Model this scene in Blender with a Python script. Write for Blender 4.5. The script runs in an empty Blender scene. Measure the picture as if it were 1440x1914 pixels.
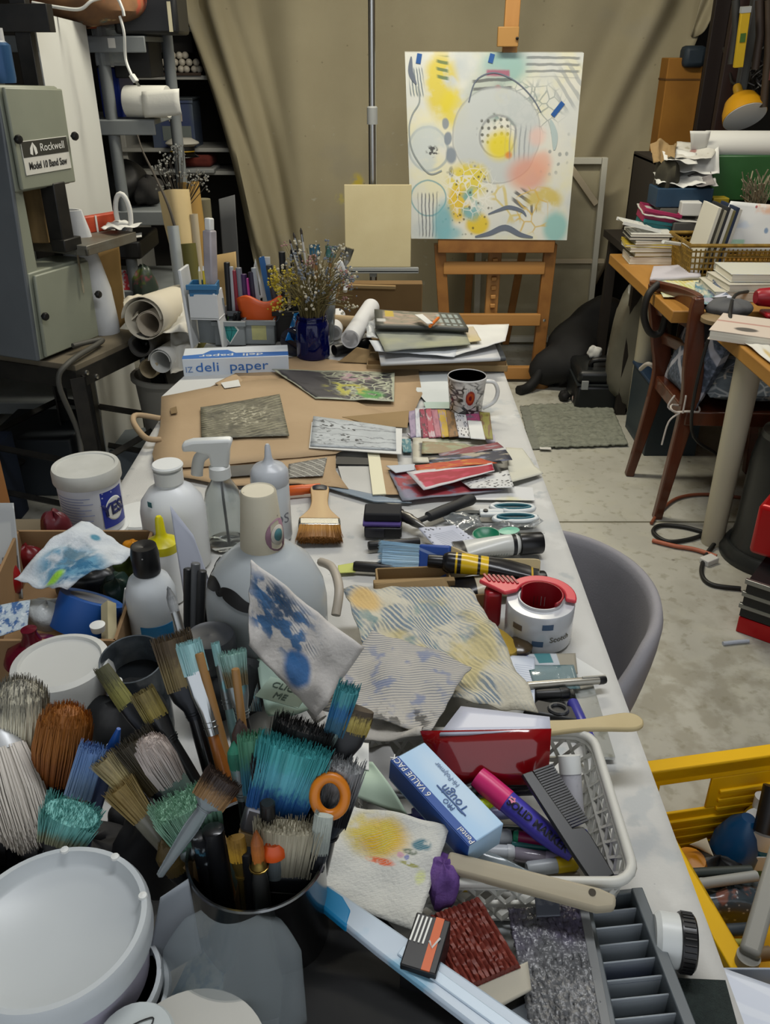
import bpy,math,random
from mathutils import Vector as V,Matrix,noise
from math import pi,sin,cos,tan,atan,radians as rad
R=random.Random(11)
SC=bpy.context.scene
C=SC.collection
F,CX,CY,CZ,TZ,BZ=1600.,720.,957.,1.42,.74,.70
TH=atan(864/1600)
CAM=V((0,0,CZ))
FW,UPV=V((0,cos(TH),-sin(TH))),V((0,sin(TH),cos(TH)))
def ray(px,py):return FW+V(((px-CX)/F,0,0))-UPV*((py-CY)/F)
def pz(px,py,z):r=ray(px,py);return CAM+r*((z-CZ)/r.z)
def T(px,py,h=0):return pz(px,py,TZ+h)
def B(px,py,h=0):return pz(px,py,BZ+h)
def G(px,py,z=0):return pz(px,py,z)
def D(px,py,Y):r=ray(px,py);return CAM+r*(Y/r.y)
def depth(p):return(p-CAM).dot(FW)
def sz(n,p):return n*depth(p)/F
def zat(p,py):
 k=(py-CY)/F
 return CZ+p.y*(-k*cos(TH)-sin(TH))/(cos(TH)-k*sin(TH))
def tr(p,rz=0):return Matrix.Translation(V(p))@Matrix.Rotation(rad(rz),4,'Z')
def along(A,B_,up=None):
 A,B_=V(A),V(B_);x=(B_-A).normalized()
 up=V(up)if up is not None else V((0,0,1))
 y=up.cross(x)
 if y.length<1e-4:y=V((0,1,0)).cross(x)
 y.normalize();z=x.cross(y)
 m=Matrix((x,y,z)).transposed().to_4x4();m.translation=A
 return m
def facing(A,B_):return along(A,B_,CAM-V(A))
RZX=Matrix.Rotation(pi/2,4,'Y')
def lin(c):
 if isinstance(c,str):
  c=c.lstrip('#');c=[int(c[i:i+2],16)/255 for i in(0,2,4)]
 return tuple((x/12.92 if x<=.04045 else((x+.055)/1.055)**2.4)for x in c[:3])+(1,)
class NT:
 def __init__(s,nt):s.nt=nt;s.l=nt.links.new
 def n(s,t,**k):
  o=s.nt.nodes.new('ShaderNode'+t)
  for a,b in k.items():setattr(o,a,b)
  return o
 def put(s,sock,v):
  if hasattr(v,'is_output'):s.l(v,sock)
  else:sock.default_value=v
 def m(s,op,a,b=None,c=None):
  o=s.n('Math',operation=op)
  for i,x in enumerate((a,b,c)):
   if x is not None:s.put(o.inputs[i],x)
  return o.outputs[0]
 def ss(s,x,lo,hi):
  o=s.n('MapRange',interpolation_type='SMOOTHSTEP')
  s.put(o.inputs[0],x);o.inputs[1].default_value=lo;o.inputs[2].default_value=hi
  return o.outputs[0]
 def inv(s,x):return s.m('SUBTRACT',1.,x)
 def mix(s,f,a,b):
  o=s.n('Mix',data_type='RGBA')
  s.put(o.inputs[0],f);s.put(o.inputs[6],a);s.put(o.inputs[7],b)
  return o.outputs[2]
 def noise(s,co,sc,det=4,seed=0,st=(1,1,1)):
  mp=s.n('Mapping');s.l(co,mp.inputs[0]);mp.inputs[1].default_value=(seed*3.1,seed*1.7,seed*.9);mp.inputs[3].default_value=st
  o=s.n('TexNoise');s.l(mp.outputs[0],o.inputs['Vector']);o.inputs['Scale'].default_value=sc;o.inputs['Detail'].default_value=det
  return o.outputs[0]
 def xy(s,co):
  o=s.n('SeparateXYZ');s.l(co,o.inputs[0]);return o.outputs
 def mask(s,q,co):
  k=q[0]
  if k=='&':return s.m('MULTIPLY',s.mask(q[1],co),s.mask(q[2],co))
  if k=='|':return s.m('MAXIMUM',s.mask(q[1],co),s.mask(q[2],co))
  if k=='!':return s.inv(s.mask(q[1],co))
  if k=='n':
   _,sc,th,w=q[:4];seed=q[4]if len(q)>4 else 0;st=q[5]if len(q)>5 else(1,1,1)
   return s.ss(s.noise(co,sc,5,seed,st),th-w,th+w)
  if k=='v':
   _,sc,th,w=q[:4]
   o=s.n('TexVoronoi');s.l(co,o.inputs['Vector']);o.inputs['Scale'].default_value=sc
   if len(q)>4:o.inputs['Randomness'].default_value=q[4]
   return s.inv(s.ss(o.outputs['Distance'],th-w,th+w))
  if k=='ve':
   _,sc,th,w=q[:4]
   o=s.n('TexVoronoi',feature='DISTANCE_TO_EDGE');s.l(co,o.inputs['Vector']);o.inputs['Scale'].default_value=sc
   return s.inv(s.ss(o.outputs['Distance'],th-w,th+w))
  x,y=s.xy(co)[:2]
  if k=='z':
   return s.ss(s.xy(co)[2],q[1],q[2])
  if k=='s':
   _,a,fr,th,w=q
   t=s.m('ADD',s.m('MULTIPLY',x,cos(rad(a))*fr*2*pi),s.m('MULTIPLY',y,sin(rad(a))*fr*2*pi))
   return s.ss(s.m('SINE',t),th-w,th+w)
  if k=='d':
   _,u,v,ru,rv,w=q
   a=s.m('DIVIDE',s.m('SUBTRACT',x,u),ru);b=s.m('DIVIDE',s.m('SUBTRACT',y,v),rv)
   r=s.m('SQRT',s.m('ADD',s.m('MULTIPLY',a,a),s.m('MULTIPLY',b,b)))
   return s.inv(s.ss(r,1-w,1+w))
  if k=='g':
   _,u,v,r0,hw,w=q
   a=s.m('SUBTRACT',x,u);b=s.m('SUBTRACT',y,v)
   r=s.m('SQRT',s.m('ADD',s.m('MULTIPLY',a,a),s.m('MULTIPLY',b,b)))
   return s.inv(s.ss(s.m('ABSOLUTE',s.m('SUBTRACT',r,r0)),max(hw-w,0),hw+w))
  if k=='r':
   _,u0,v0,u1,v1,w=q
   a=s.m('MULTIPLY',s.ss(x,u0-w,u0+w),s.inv(s.ss(x,u1-w,u1+w)))
   b=s.m('MULTIPLY',s.ss(y,v0-w,v0+w),s.inv(s.ss(y,v1-w,v1+w)))
   return s.m('MULTIPLY',a,b)
  raise ValueError(k)
MATS={}
def mat(name,c='#888888',rough=.55,metal=0,spec=.5,trans=0,ior=1.45,alpha=1,c2=None,ns=12,nw=.25,bump=0,bs=80,coat=0,coord='Object',layers=(),emit=0,sss=0,st=(1,1,1),distort=0,bst=(1,1,1)):
 if name in MATS:return MATS[name]
 m=bpy.data.materials.new(name);m.use_nodes=True;N=NT(m.node_tree)
 p=m.node_tree.nodes['Principled BSDF'];I=p.inputs
 I['Roughness'].default_value=rough;I['Metallic'].default_value=metal;I['IOR'].default_value=ior
 I['Specular IOR Level'].default_value=spec
 I['Transmission Weight'].default_value=trans;I['Alpha'].default_value=alpha;I['Coat Weight'].default_value=coat
 if sss:I['Subsurface Weight'].default_value=sss;I['Subsurface Radius'].default_value=(.02,.02,.02);I['Subsurface Scale'].default_value=.3
 tc=N.n('TexCoord');co=tc.outputs[coord]
 if distort:
  nz=N.n('TexNoise');N.l(co,nz.inputs['Vector']);nz.inputs['Scale'].default_value=6;nz.inputs['Detail'].default_value=5
  va=N.n('VectorMath',operation='MULTIPLY_ADD');N.l(nz.outputs['Color'],va.inputs[0]);va.inputs[1].default_value=(distort,)*3
  vb=N.n('VectorMath',operation='SUBTRACT');N.l(co,vb.inputs[0]);vb.inputs[1].default_value=(distort/2,)*3
  N.l(vb.outputs[0],va.inputs[2]);co=va.outputs[0]
 col=lin(c)
 if c2 is not None:col=N.mix(N.ss(N.noise(co,ns,5,0,st),.5-nw,.5+nw),col,lin(c2))
 for L in layers:
  f=N.mask(L[0],co)
  if len(L)>2:f=N.m('MULTIPLY',f,L[2])
  col=N.mix(f,col,lin(L[1]))
 N.put(I['Base Color'],col)
 if emit:N.put(I['Emission Color'],col);I['Emission Strength'].default_value=emit
 if bump:
  b=N.n('Bump');b.inputs['Strength'].default_value=bump;b.inputs['Distance'].default_value=.002
  N.l(N.noise(tc.outputs['Object'],bs,4,0,bst),b.inputs['Height']);N.l(b.outputs[0],I['Normal'])
 MATS[name]=m
 return m
def X(c,rough=.55,**k):
 return mat('m_'+str(c).strip('#')+'_'+str(rough)+'_'.join(f'{a}{b}' for a,b in sorted(k.items())if a!='layers')[:30],c,rough,**k)
I4=Matrix.Identity(4)
class MB:
 def __init__(s):s.v,s.f,s.mi,s.uv=[],[],[],[]
 def add(s,vs,fs,mi=0,M=None,uv=None):
  b=len(s.v)
  s.v+=[(M@V(v))if M is not None else V(v)for v in vs]
  s.uv+=list(uv)if uv else[(0,0)]*len(vs)
  s.f+=[tuple(i+b for i in f)for f in fs];s.mi+=[mi]*len(fs)
  return s
 def box(s,c,d,M=None,mi=0,tap=1.):
  x,y,z=d[0]/2,d[1]/2,d[2]/2;c=V(c)
  vs=[c+V((a*x*(tap if e>0 else 1),b*y*(tap if e>0 else 1),e*z))for e in(-1,1)for a,b in((-1,-1),(1,-1),(1,1),(-1,1))]
  uv=[(0,0),(1,0),(1,1),(0,1)]*2
  return s.add(vs,[(3,2,1,0),(4,5,6,7),(0,1,5,4),(1,2,6,5),(2,3,7,6),(3,0,4,7)],mi,M,uv)
 def lathe(s,prof,seg=28,M=None,mi=0,sq=(1,1),cap=True,a0=0,a1=2*pi):
  full=abs(a1-a0-2*pi)<1e-6;n=seg if full else seg+1
  vs,uv=[],[];al=[0]
  for(r0,z0),(r1,z1)in zip(prof,prof[1:]):al.append(al[-1]+math.hypot(r1-r0,z1-z0))
  for j,(r,z)in enumerate(prof):
   for i in range(n):
    a=a0+(a1-a0)*i/seg
    vs.append((r*cos(a)*sq[0],r*sin(a)*sq[1],z));uv.append((i/seg,al[j]/(al[-1]or 1)))
  fs=[]
  for j in range(len(prof)-1):
   for i in range(seg):
    a,b=j*n+i,j*n+(i+1)%n
    fs.append((a,b,b+n,a+n))
  if cap and full:
   if prof[0][0]>1e-5:fs.append(tuple(range(n-1,-1,-1)))
   if prof[-1][0]>1e-5:fs.append(tuple(range((len(prof)-1)*n,len(prof)*n)))
  return s.add(vs,fs,mi,M,uv)
 def tube(s,pts,r,seg=8,M=None,mi=0,flat=1.,closed=False):
  pts=[V(p)for p in pts];n=len(pts);vs,uv,fs=[],[],[]
  up=None
  for i,p in enumerate(pts):
   if closed:t=pts[(i+1)%n]-pts[i-1]
   else:t=pts[min(i+1,n-1)]-pts[max(i-1,0)]
   t.normalize()
   if up is None:up=V((0,0,1))if abs(t.z)<.9 else V((1,0,0))
   a=up.cross(t).normalized();b=t.cross(a);up=b
   rr=r[i]if isinstance(r,(list,tuple))else r
   for k in range(seg):
    g=2*pi*k/seg;vs.append(p+a*cos(g)*rr+b*sin(g)*rr*flat);uv.append((k/seg,i/max(1,n-1)))
  for i in range(n if closed else n-1):
   for k in range(seg):
    a,b=i*seg+k,i*seg+(k+1)%seg;c,d=((i+1)%n)*seg+(k+1)%seg,((i+1)%n)*seg+k
    fs.append((a,b,c,d))
  if not closed:fs+=[tuple(range(seg-1,-1,-1)),tuple(range((n-1)*seg,n*seg))]
  return s.add(vs,fs,mi,M,uv)
 def prism(s,pts,h,M=None,mi=0,z0=0,holes=None):
  n=len(pts);vs=[(x,y,z0)for x,y in pts]+[(x,y,z0+h)for x,y in pts]
  xs=[p[0]for p in pts];ys=[p[1]for p in pts];w,k=max(xs)-min(xs)or 1,max(ys)-min(ys)or 1
  uv=[((x-min(xs))/w,(y-min(ys))/k)for x,y in pts]*2
  return s.add(vs,[tuple(range(n-1,-1,-1)),tuple(range(n,2*n))]+[(i,(i+1)%n,(i+1)%n+n,i+n)for i in range(n)],mi,M,uv)
 def grid(s,fn,nu=12,nv=12,M=None,mi=0):
  vs=[fn(i/nu,j/nv)for j in range(nv+1)for i in range(nu+1)]
  uv=[(i/nu,1-j/nv)for j in range(nv+1)for i in range(nu+1)]
  return s.add(vs,[(j*(nu+1)+i,j*(nu+1)+i+1,(j+1)*(nu+1)+i+1,(j+1)*(nu+1)+i)for j in range(nv)for i in range(nu)],mi,M,uv)
 def obj(s,name,mats,parent=None,M=None,smooth=40,bevel=0,solid=0,sub=0,seg=2,off=-1,**tags):
  me=bpy.data.meshes.new(name)
  vs=s.v
  if parent is None and M is None:
   lo=[min(v[i]for v in vs)for i in range(3)];hi=[max(v[i]for v in vs)for i in range(3)]
   o0=V(((lo[0]+hi[0])/2,(lo[1]+hi[1])/2,lo[2]));vs=[v-o0 for v in vs];M=Matrix.Translation(o0)
  me.from_pydata([tuple(v)for v in vs],[],s.f);me.update()
  for m in(mats if isinstance(mats,(list,tuple))else[mats]):me.materials.append(m)
  me.polygons.foreach_set('material_index',s.mi)
  ul=me.uv_layers.new(name='UVMap');fl=[]
  for l in me.loops:fl+=s.uv[l.vertex_index]
  ul.data.foreach_set('uv',fl)
  if smooth:
   me.polygons.foreach_set('use_smooth',[True]*len(me.polygons));me.set_sharp_from_angle(angle=rad(smooth))
  o=bpy.data.objects.new(name,me);C.objects.link(o)
  if parent is not None:o.parent=parent
  if M is not None:o.matrix_local=M if parent is not None else M
  if solid:
   q=o.modifiers.new('s','SOLIDIFY');q.thickness=solid;q.offset=off
  if bevel:
   q=o.modifiers.new('b','BEVEL');q.width=bevel;q.segments=seg;q.limit_method='ANGLE';q.angle_limit=rad(40)
  if sub:
   q=o.modifiers.new('u','SUBSURF');q.levels=q.render_levels=sub
  return tag(o,**tags)if tags else o
def tag(o,label=None,cat=None,group=None,kind=None):
 if label:o['label']=label
 if cat:o['category']=cat
 if group:o['group']=group
 if kind:o['kind']=kind
 return o
def thing(name,label,cat,M=I4,group=None):
 o=bpy.data.objects.new(name,None);C.objects.link(o);o.empty_display_size=.02
 o.matrix_world=M
 return tag(o,label,cat,group)
def lathe(name,prof,m,parent=None,M=None,seg=28,sq=(1,1),smooth=40,**k):
 return MB().lathe(prof,seg,None,0,sq).obj(name,m,parent,M,smooth,**k)
def box(name,d,m,parent=None,M=None,c=(0,0,0),bevel=0,tap=1.,**k):
 return MB().box(c,d,None,0,tap).obj(name,m,parent,M,bevel=bevel,**k)
def tube(name,pts,r,m,parent=None,M=None,seg=8,**k):
 return MB().tube(pts,r,seg).obj(name,m,parent,M,60,**k)
def spline(pts,n=8,closed=False):
 pts=[V(p)for p in pts];out=[]
 N=len(pts)
 rng=range(N if closed else N-1)
 for i in rng:
  if closed:p0,p1,p2,p3=pts[i-1],pts[i],pts[(i+1)%N],pts[(i+2)%N]
  else:p0,p1,p2,p3=pts[max(i-1,0)],pts[i],pts[i+1],pts[min(i+2,N-1)]
  for j in range(n):
   t=j/n
   out.append(.5*((2*p1)+(p2-p0)*t+(2*p0-5*p1+4*p2-p3)*t*t+(3*p1-p0-3*p2+p3)*t**3))
 if not closed:out.append(pts[-1])
 return out
def rrect(w,h,r,n=4):
 out=[]
 for cx,cy,a in((w/2-r,h/2-r,0),(-w/2+r,h/2-r,90),(-w/2+r,-h/2+r,180),(w/2-r,-h/2+r,270)):
  for i in range(n+1):
   t=rad(a+90*i/n);out.append((cx+r*cos(t),cy+r*sin(t)))
 return out
def nz(x,y,z=0):return noise.noise(V((x,y,z)))
def sheet(name,P4,m,amp=0,fr=6,thick=.0006,nu=14,nv=12,ragged=0,curl=0,parent=None,seed=None,**tags):
 """a sheet through four corners TL TR BR BL; amp = crumple height, ragged = torn edge, curl = lift of the far edge"""
 a,b,c,d=[V(p)for p in P4];sd=R.random()*50 if seed is None else seed
 nrm=((c-a).cross(b-d));nrm.normalize()
 if nrm.z<0:nrm=-nrm
 su,sv=(b-a).length,(d-a).length
 def fn(u,v):
  uu,vv=u,v
  if ragged:
   if v in(0.,1.):vv=v+ragged*nz(u*9,sd,v)
   if u in(0.,1.):uu=u+ragged*nz(v*9,sd+5,u)
  p=(a*(1-uu)+b*uu)*(1-vv)+(d*(1-uu)+c*uu)*vv
  h=amp*(.5+nz(u*su*fr*2+sd,v*sv*fr*2,sd)+.5*nz(u*su*fr*5+sd,v*sv*fr*5,sd+3))
  h+=curl*((1-v)**3 if curl>0 else-v**3)
  return p+nrm*max(h,-abs(amp)*.2)
 return MB().grid(fn,nu,nv).obj(name,m,parent,None,60,solid=thick,off=0,**tags)
def flat(name,pts,m,thick=.0008,parent=None,**tags):
 pts=[V(p)for p in pts];o=sum(pts,V())/len(pts);zc=min(p.z for p in pts)
 mb=MB().prism([(p.x-o.x,p.y-o.y)for p in pts],thick)
 return mb.obj(name,m,parent,Matrix.Translation((o.x,o.y,zc)),0,**tags)
def text_mesh(s,size,off=0,align='CENTER'):
 cu=bpy.data.curves.new('tmp','FONT');cu.body=s;cu.size=size;cu.align_x=align;cu.align_y='CENTER';cu.offset=off;cu.resolution_u=3
 t=bpy.data.objects.new('tmp',cu);C.objects.link(t);bpy.context.view_layer.update()
 me=bpy.data.meshes.new_from_object(t.evaluated_get(bpy.context.evaluated_depsgraph_get()))
 bpy.data.objects.remove(t);bpy.data.curves.remove(cu)
 return me
def text(s,size,m,parent,M,name='lettering',ext=.0003,align='CENTER',sx=1.,bold=0):
 me=text_mesh(s,size,bold,align);me.name=name;me.materials.append(m)
 o=bpy.data.objects.new(name,me);C.objects.link(o);o.parent=parent
 o.matrix_local=M@Matrix.Diagonal((sx,1,1,1))
 q=o.modifiers.new('s','SOLIDIFY');q.thickness=ext;q.offset=1
 return o
def text_wrap(s,size,m,parent,r,ang,z,name='lettering',sx=1.,off=0,thick=.0005):
 """letters bent round a vertical cylinder of radius r, centred on azimuth ang"""
 me=text_mesh(s,size,off)
 for v in me.vertices:
  a=ang+v.co.x*sx/r;zz=v.co.y+z
  v.co=(cos(a)*r,sin(a)*r,zz)
 me.name=name;me.materials.append(m)
 o=bpy.data.objects.new(name,me);C.objects.link(o);o.parent=parent
 q=o.modifiers.new('s','SOLIDIFY');q.thickness=thick;q.offset=1
 return o
UPF=Matrix(((1,0,0,0),(0,0,-1,0),(0,1,0,0),(0,0,0,1)))
def arc_patch(r,a0,a1,z0,z1,m,parent,name='label_sticker',t=.0006,seg=16):
 mb=MB();mb.lathe([(r,z0),(r+t,z0),(r+t,z1),(r,z1)],seg,a0=a0,a1=a1,cap=False)
 return mb.obj(name,m,parent)
def bristles(mb,x0,L,w,t,n=140,spread=1.,tip=1.,kind='flat',r=.0006,bend=0,core=True):
 """strands along +x starting at x0"""
 if core:
  k=[(0,1),(.35,1+.35*(spread-1)),(.7,1+.7*(spread-1)),(.9,(1+.85*(spread-1))*(.8 if kind=='round' else.95))]
  if kind=='dome':k=[(0,.7),(.3,.98),(.6,1.08),(.8,.95),(.92,.6),(.98,0)]
  if kind=='round':k=[(0,1),(.3,1.12*(1+.3*(spread-1))),(.6,1.0*(1+.6*(spread-1))),(.85,.5),(1.,.04)]
  Mx=Matrix.Translation((x0,0,0))@RZX
  mb.lathe([(w/2*.98*a,L*b)for b,a in k],24,Mx,0,(t/w,1))
 for i in range(int(n*1.7)):
  a,q=R.random()*2*pi,math.sqrt(R.random())
  y,z=q*cos(a),q*sin(a)
  if kind=='flat':y=R.uniform(-1,1);z=R.uniform(-1,1)
  l=L*R.uniform(.9,1.03)
  if kind=='round':l*=1-.28*q*q
  if kind=='dome':l*=1-.2*q**3
  if kind=='angle':l*=.82+.18*y
  sp=spread*(1+R.uniform(-.06,.06))
  if kind=='round':sp=spread*(.9-.45*q)
  if kind=='dome':sp=spread*1.02
  y0,z0=y*w/2,z*t/2
  pts=[V((x0,y0,z0)),V((x0+l*.55,y0*(1+(sp-1)*.5)*(1.1 if kind=='round' else 1.12 if kind=='dome' else 1),z0*(1+(sp-1)*.6)*(1.1 if kind=='round' else 1.12 if kind=='dome' else 1))),V((x0+l,y0*sp+R.uniform(-1,1)*w*.02,z0*sp+bend+R.uniform(-1,1)*t*.06))]
  b=len(mb.v);u=R.random()
  for j,p in enumerate(pts):
   rr=r*(1,.9,.35)[j]
   for kk in range(3):mb.v.append(p+V((0,cos(kk*2.1)*rr,sin(kk*2.1)*rr)));mb.uv.append((u,(0,.55,1)[j]))
  for j in range(2):
   for kk in range(3):mb.f.append((b+j*3+kk,b+j*3+(kk+1)%3,b+j*3+3+(kk+1)%3,b+j*3+3+kk));mb.mi.append(0)
 return mb
def hair(name,base,tip,mid=None,c3=.5):
 """bristle colour running base -> tip along the strand (dye of the hair itself)"""
 if name in MATS:return MATS[name]
 m=bpy.data.materials.new(name);m.use_nodes=True;N=NT(m.node_tree);p=m.node_tree.nodes['Principled BSDF']
 tc=N.n('TexCoord');u,v=N.xy(tc.outputs['UV'])[:2]
 f=N.m('ADD',v,N.m('MULTIPLY',N.m('SUBTRACT',N.noise(tc.outputs['UV'],9,2,0,(4,1,1)),.5),.5))
 col=N.mix(N.ss(f,c3-.25,c3+.25),lin(base),lin(tip))
 if mid:col=N.mix(N.m('MULTIPLY',N.ss(f,.2,.5),N.inv(N.ss(f,.5,.85))),col,lin(mid))
 col=N.mix(N.m('MULTIPLY',N.ss(N.noise(tc.outputs['UV'],40,1,2,(1,.02,1)),.5,.8),.25),col,lin('#2c261e'))
 N.put(p.inputs['Base Color'],col);p.inputs['Roughness'].default_value=.6
 MATS[name]=m;return m
def brush(label,A,B_,hm,fm,bm,L=None,bl=.03,fl=.03,w=.014,t=.006,hr=.004,kind='flat',spread=1.05,n=110,up=None,name='paint_brush',flare=None,group=None,r=.00055,collar=None,cat='brush',hprof=None):
 """A handle end, B bristle tip"""
 A,B_=V(A),V(B_)
 M=along(A,B_,(CAM-A)if up is None else up);tot=(B_-A).length
 o=thing(name,label,cat,M,group)
 h=tot-bl-fl
 hp=hprof or[(0,0),(hr*.55,.002),(hr*.7,h*.2),(hr*1.15,h*.7),(hr*1.05,h*.9),(min(hr*.95,w/2),h)]
 MB().lathe([(a,b if b>1 or not hprof else b*h)for a,b in hp],12,RZX,0,(.8 if t<w*.6 else 1,1)).obj('handle',hm,o)
 mb=MB();r0=hr*1.05;q=[]
 ns=14;vs=[]
 for j,(x,k)in enumerate(((0,0),(fl*.3,.15),(fl*.62,.75),(fl,1))):
  for i in range(ns):
   a=2*pi*i/ns;vs.append((h+x,(r0*(1-k)+w/2*k)*cos(a),(r0*(1-k)+t/2*k)*sin(a)))
 mb.add(vs,[(j*ns+i,j*ns+(i+1)%ns,(j+1)*ns+(i+1)%ns,(j+1)*ns+i)for j in range(3)for i in range(ns)]+[tuple(range(3*ns,4*ns))])
 for k in(.12,.2):mb.tube([(h+fl*k,r0*1.12*cos(2*pi*i/12),r0*1.12*sin(2*pi*i/12))for i in range(12)],.0005,5,closed=True)
 mb.obj('ferrule',fm,o)
 bristles(MB(),h+fl-.002,bl,w,t,n,spread,1,kind,r).obj('bristles',bm,o,smooth=0)
 return o
def flat_brush(label,A,B_,hm,fm,bm,w=.06,bl=.05,fl=.03,t=.014,n=320,neck=.012,up=None,name='chip_brush',group=None,spread=1.1,hl=None,r=.0006):
 """wide house-painter's brush: paddle handle, metal band, long flat bristles"""
 A,B_=V(A),V(B_);M=along(A,B_,(CAM-A)if up is None else up);tot=(B_-A).length
 o=thing(name,label,'brush',M,group);h=tot-bl-fl
 s=[(0,neck*.75),(.06*h,neck),(.45*h,neck*.85),(.7*h,neck*1.05),(.86*h,w*.36),(h,w*.49)]
 pr=spline([(x,y,0)for x,y in s],4)
 MB().prism([(p.x,-p.y)for p in pr]+[(p.x,p.y)for p in reversed(pr)],t*.8,None,0,-t*.4).obj('handle',hm,o,bevel=t*.25)
 MB().box((h+fl/2,0,0),(fl,w,t)).obj('ferrule',fm,o,bevel=t*.3)
 bristles(MB(),h+fl-.002,bl,w*.97,t*.9,n,spread,1,'flat',r).obj('bristles',bm,o,smooth=0)
 return o
def pen(label,A,B_,r,bm,cm,capf=.3,tipm=None,name='marker_pen',group=None,cat='pen',up=None,clip=False,band=None,back=None):
 """A plain end, B capped end"""
 A,B_=V(A),V(B_);M=along(A,B_,up);L=(B_-A).length
 o=thing(name,label,cat,M,group)
 lathe('barrel',[(0,0),(r*.75,0),(r*.92,.002),(r*.92,L*(1-capf)+.002),(0,L*(1-capf)+.002)],bm,o,RZX,16)
 lathe('cap',[(0,L*(1-capf)),(r,L*(1-capf)),(r,L-.004),(r*.8,L-.001),(0,L)],cm,o,RZX,16)
 if band:lathe('band',[(r*.94,L*(.5-capf*.3)),(r*.97,L*(.5-capf*.3)),(r*.97,L*(.62-capf*.3)),(r*.94,L*(.62-capf*.3))],band,o,RZX,16)
 if back:lathe('end_plug',[(0,-.004),(r*.8,-.004),(r*.95,0),(r*.95,.01),(r*.9,.01)],back,o,RZX,16)
 if clip:box('clip',(L*capf*.8,r*.5,r*.25),cm,o,Matrix.Translation((L*(1-capf*.55),0,r*1.15)),bevel=.0005)
 return o
def book(label,p,d,rz,cover,pages=None,name='book',cat='book',group=None,tilt=None):
 """p base centre; d = length(x), width(y), height; spine on -y side"""
 M=tr(p,rz)
 if tilt:M=M@Matrix.Rotation(rad(tilt),4,'X')
 o=thing(name,label,cat,M,group);l,w,h=d;t=min(.0025,h*.2)
 mb=MB();mb.box((0,0,t/2),(l,w,t));mb.box((0,0,h-t/2),(l,w,t));mb.box((0,-w/2+t/2,h/2),(l,t,h-2*t*.99))
 mb.obj('cover',cover,o,bevel=min(.0006,t*.3))
 box('pages',(l*.97,w*.97,h-2*t),pages or PAGES(),o,Matrix.Translation((0,t*.5,h/2)))
 return o
def PAGES():return mat('book_pages','#d8d4c6',.8,layers=[(('s',90,1,.2,.5),'#c0baa8',.0)],c2='#c4bfb0',ns=200,st=(.02,.02,1))
def tubepaint(label,A,B_,r,bm,capm,crimpm=None,caplen=.025,name='paint_tube',up=None,capr=None,layers=None,group=None):
 """A crimped end, B capped end"""
 A,B_=V(A),V(B_);M=along(A,B_,up);L=(B_-A).length;o=thing(name,label,'paint tube',M,group)
 L2=L-caplen;ns=20;mb=MB();vs=[];uv=[]
 st=[(0,1.35,.12),(.06,1.35,.12),(.1,1.33,.25),(.4,1.2,.62),(.75,1.03,.95),(.93,1,1),(.98,.8,.8),(1.,.5,.5)]
 for j,(f,a,b)in enumerate(st):
  for i in range(ns):
   g=2*pi*i/ns;vs.append((L2*f,r*a*cos(g),r*b*sin(g)));uv.append((i/ns,f))
 mb.add(vs,[(j*ns+i,j*ns+(i+1)%ns,(j+1)*ns+(i+1)%ns,(j+1)*ns+i)for j in range(len(st)-1)for i in range(ns)]+[tuple(range(ns))[::-1],tuple(range((len(st)-1)*ns,len(st)*ns))],uv=uv)
 mb.obj('tube_body',bm,o)
 cr=capr or r*.62
 lathe('cap',[(0,L2-.001),(cr,L2-.001),(cr,L2+.002),(cr*.96,L-.002),(cr*.88,L),(0,L)],capm,o,RZX,20)
 return o
EXPO=0.6;SKY=.68
LAMPS=[('over the far end of the table',.1,3.1,0,26,(1,.93,.76)),('over the near half of the table',.25,1.0,0,12.5,(.95,.97,1)),('over the work bench on the right',1.5,2.4,90,8,(1,.95,.85))]
cam=bpy.data.cameras.new('camera');co=bpy.data.objects.new('camera',cam);C.objects.link(co)
co.location=CAM;co.rotation_euler=(pi/2-TH,0,0)
cam.sensor_fit='VERTICAL';cam.sensor_height=24;cam.lens=24*F/1914;cam.clip_start=.02
SC.camera=co
vs_=SC.view_settings;vs_.view_transform='Standard';vs_.look='None';vs_.gamma=1;vs_.use_curve_mapping=False;vs_.exposure=EXPO
SC.cycles.use_denoising=True;SC.cycles.max_bounces=10;SC.cycles.transparent_max_bounces=16;SC.cycles.transmission_bounces=8
SC.cycles.caustics_reflective=False;SC.cycles.caustics_refractive=False;SC.cycles.sample_clamp_indirect=4
w=bpy.data.worlds.new('world');SC.world=w;w.use_nodes=True
w.node_tree.nodes['Background'].inputs[0].default_value=(.88,.93,1,1);w.node_tree.nodes['Background'].inputs[1].default_value=SKY
def area(name,loc,sx,sy,e,col,rot=(0,0,0)):
 l=bpy.data.lights.new(name,'AREA');l.shape='RECTANGLE';l.size=sx;l.size_y=sy;l.energy=e;l.color=col
 o=bpy.data.objects.new(name,l);C.objects.link(o);o.location=loc;o.rotation_euler=rot;return o
white_metal=mat('white_metal','#d6d6d2',.4)
tubeglass=mat('tube_glass','#f4f4ee',.3,emit=2.0)
for nm,x,y,rz,e,colr in LAMPS:
 o=thing('ceiling_light','white fluorescent ceiling fixture '+nm,'ceiling light',tr((x,y,2.5),rz),'fluorescent ceiling fixtures')
 MB().box((0,0,.06),(1.25,.18,.05)).box((0,0,.03),(1.25,.1,.03)).obj('housing',white_metal,o,bevel=.004)
 for s in(-1,1):tube('tube',[(-.6,s*.05,0),(.6,s*.05,0)],.013,tubeglass,o)
 a=area('fluorescent_lamp',(x,y,2.46),1.2,.22,e,colr,(0,0,rad(rz)))
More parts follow.
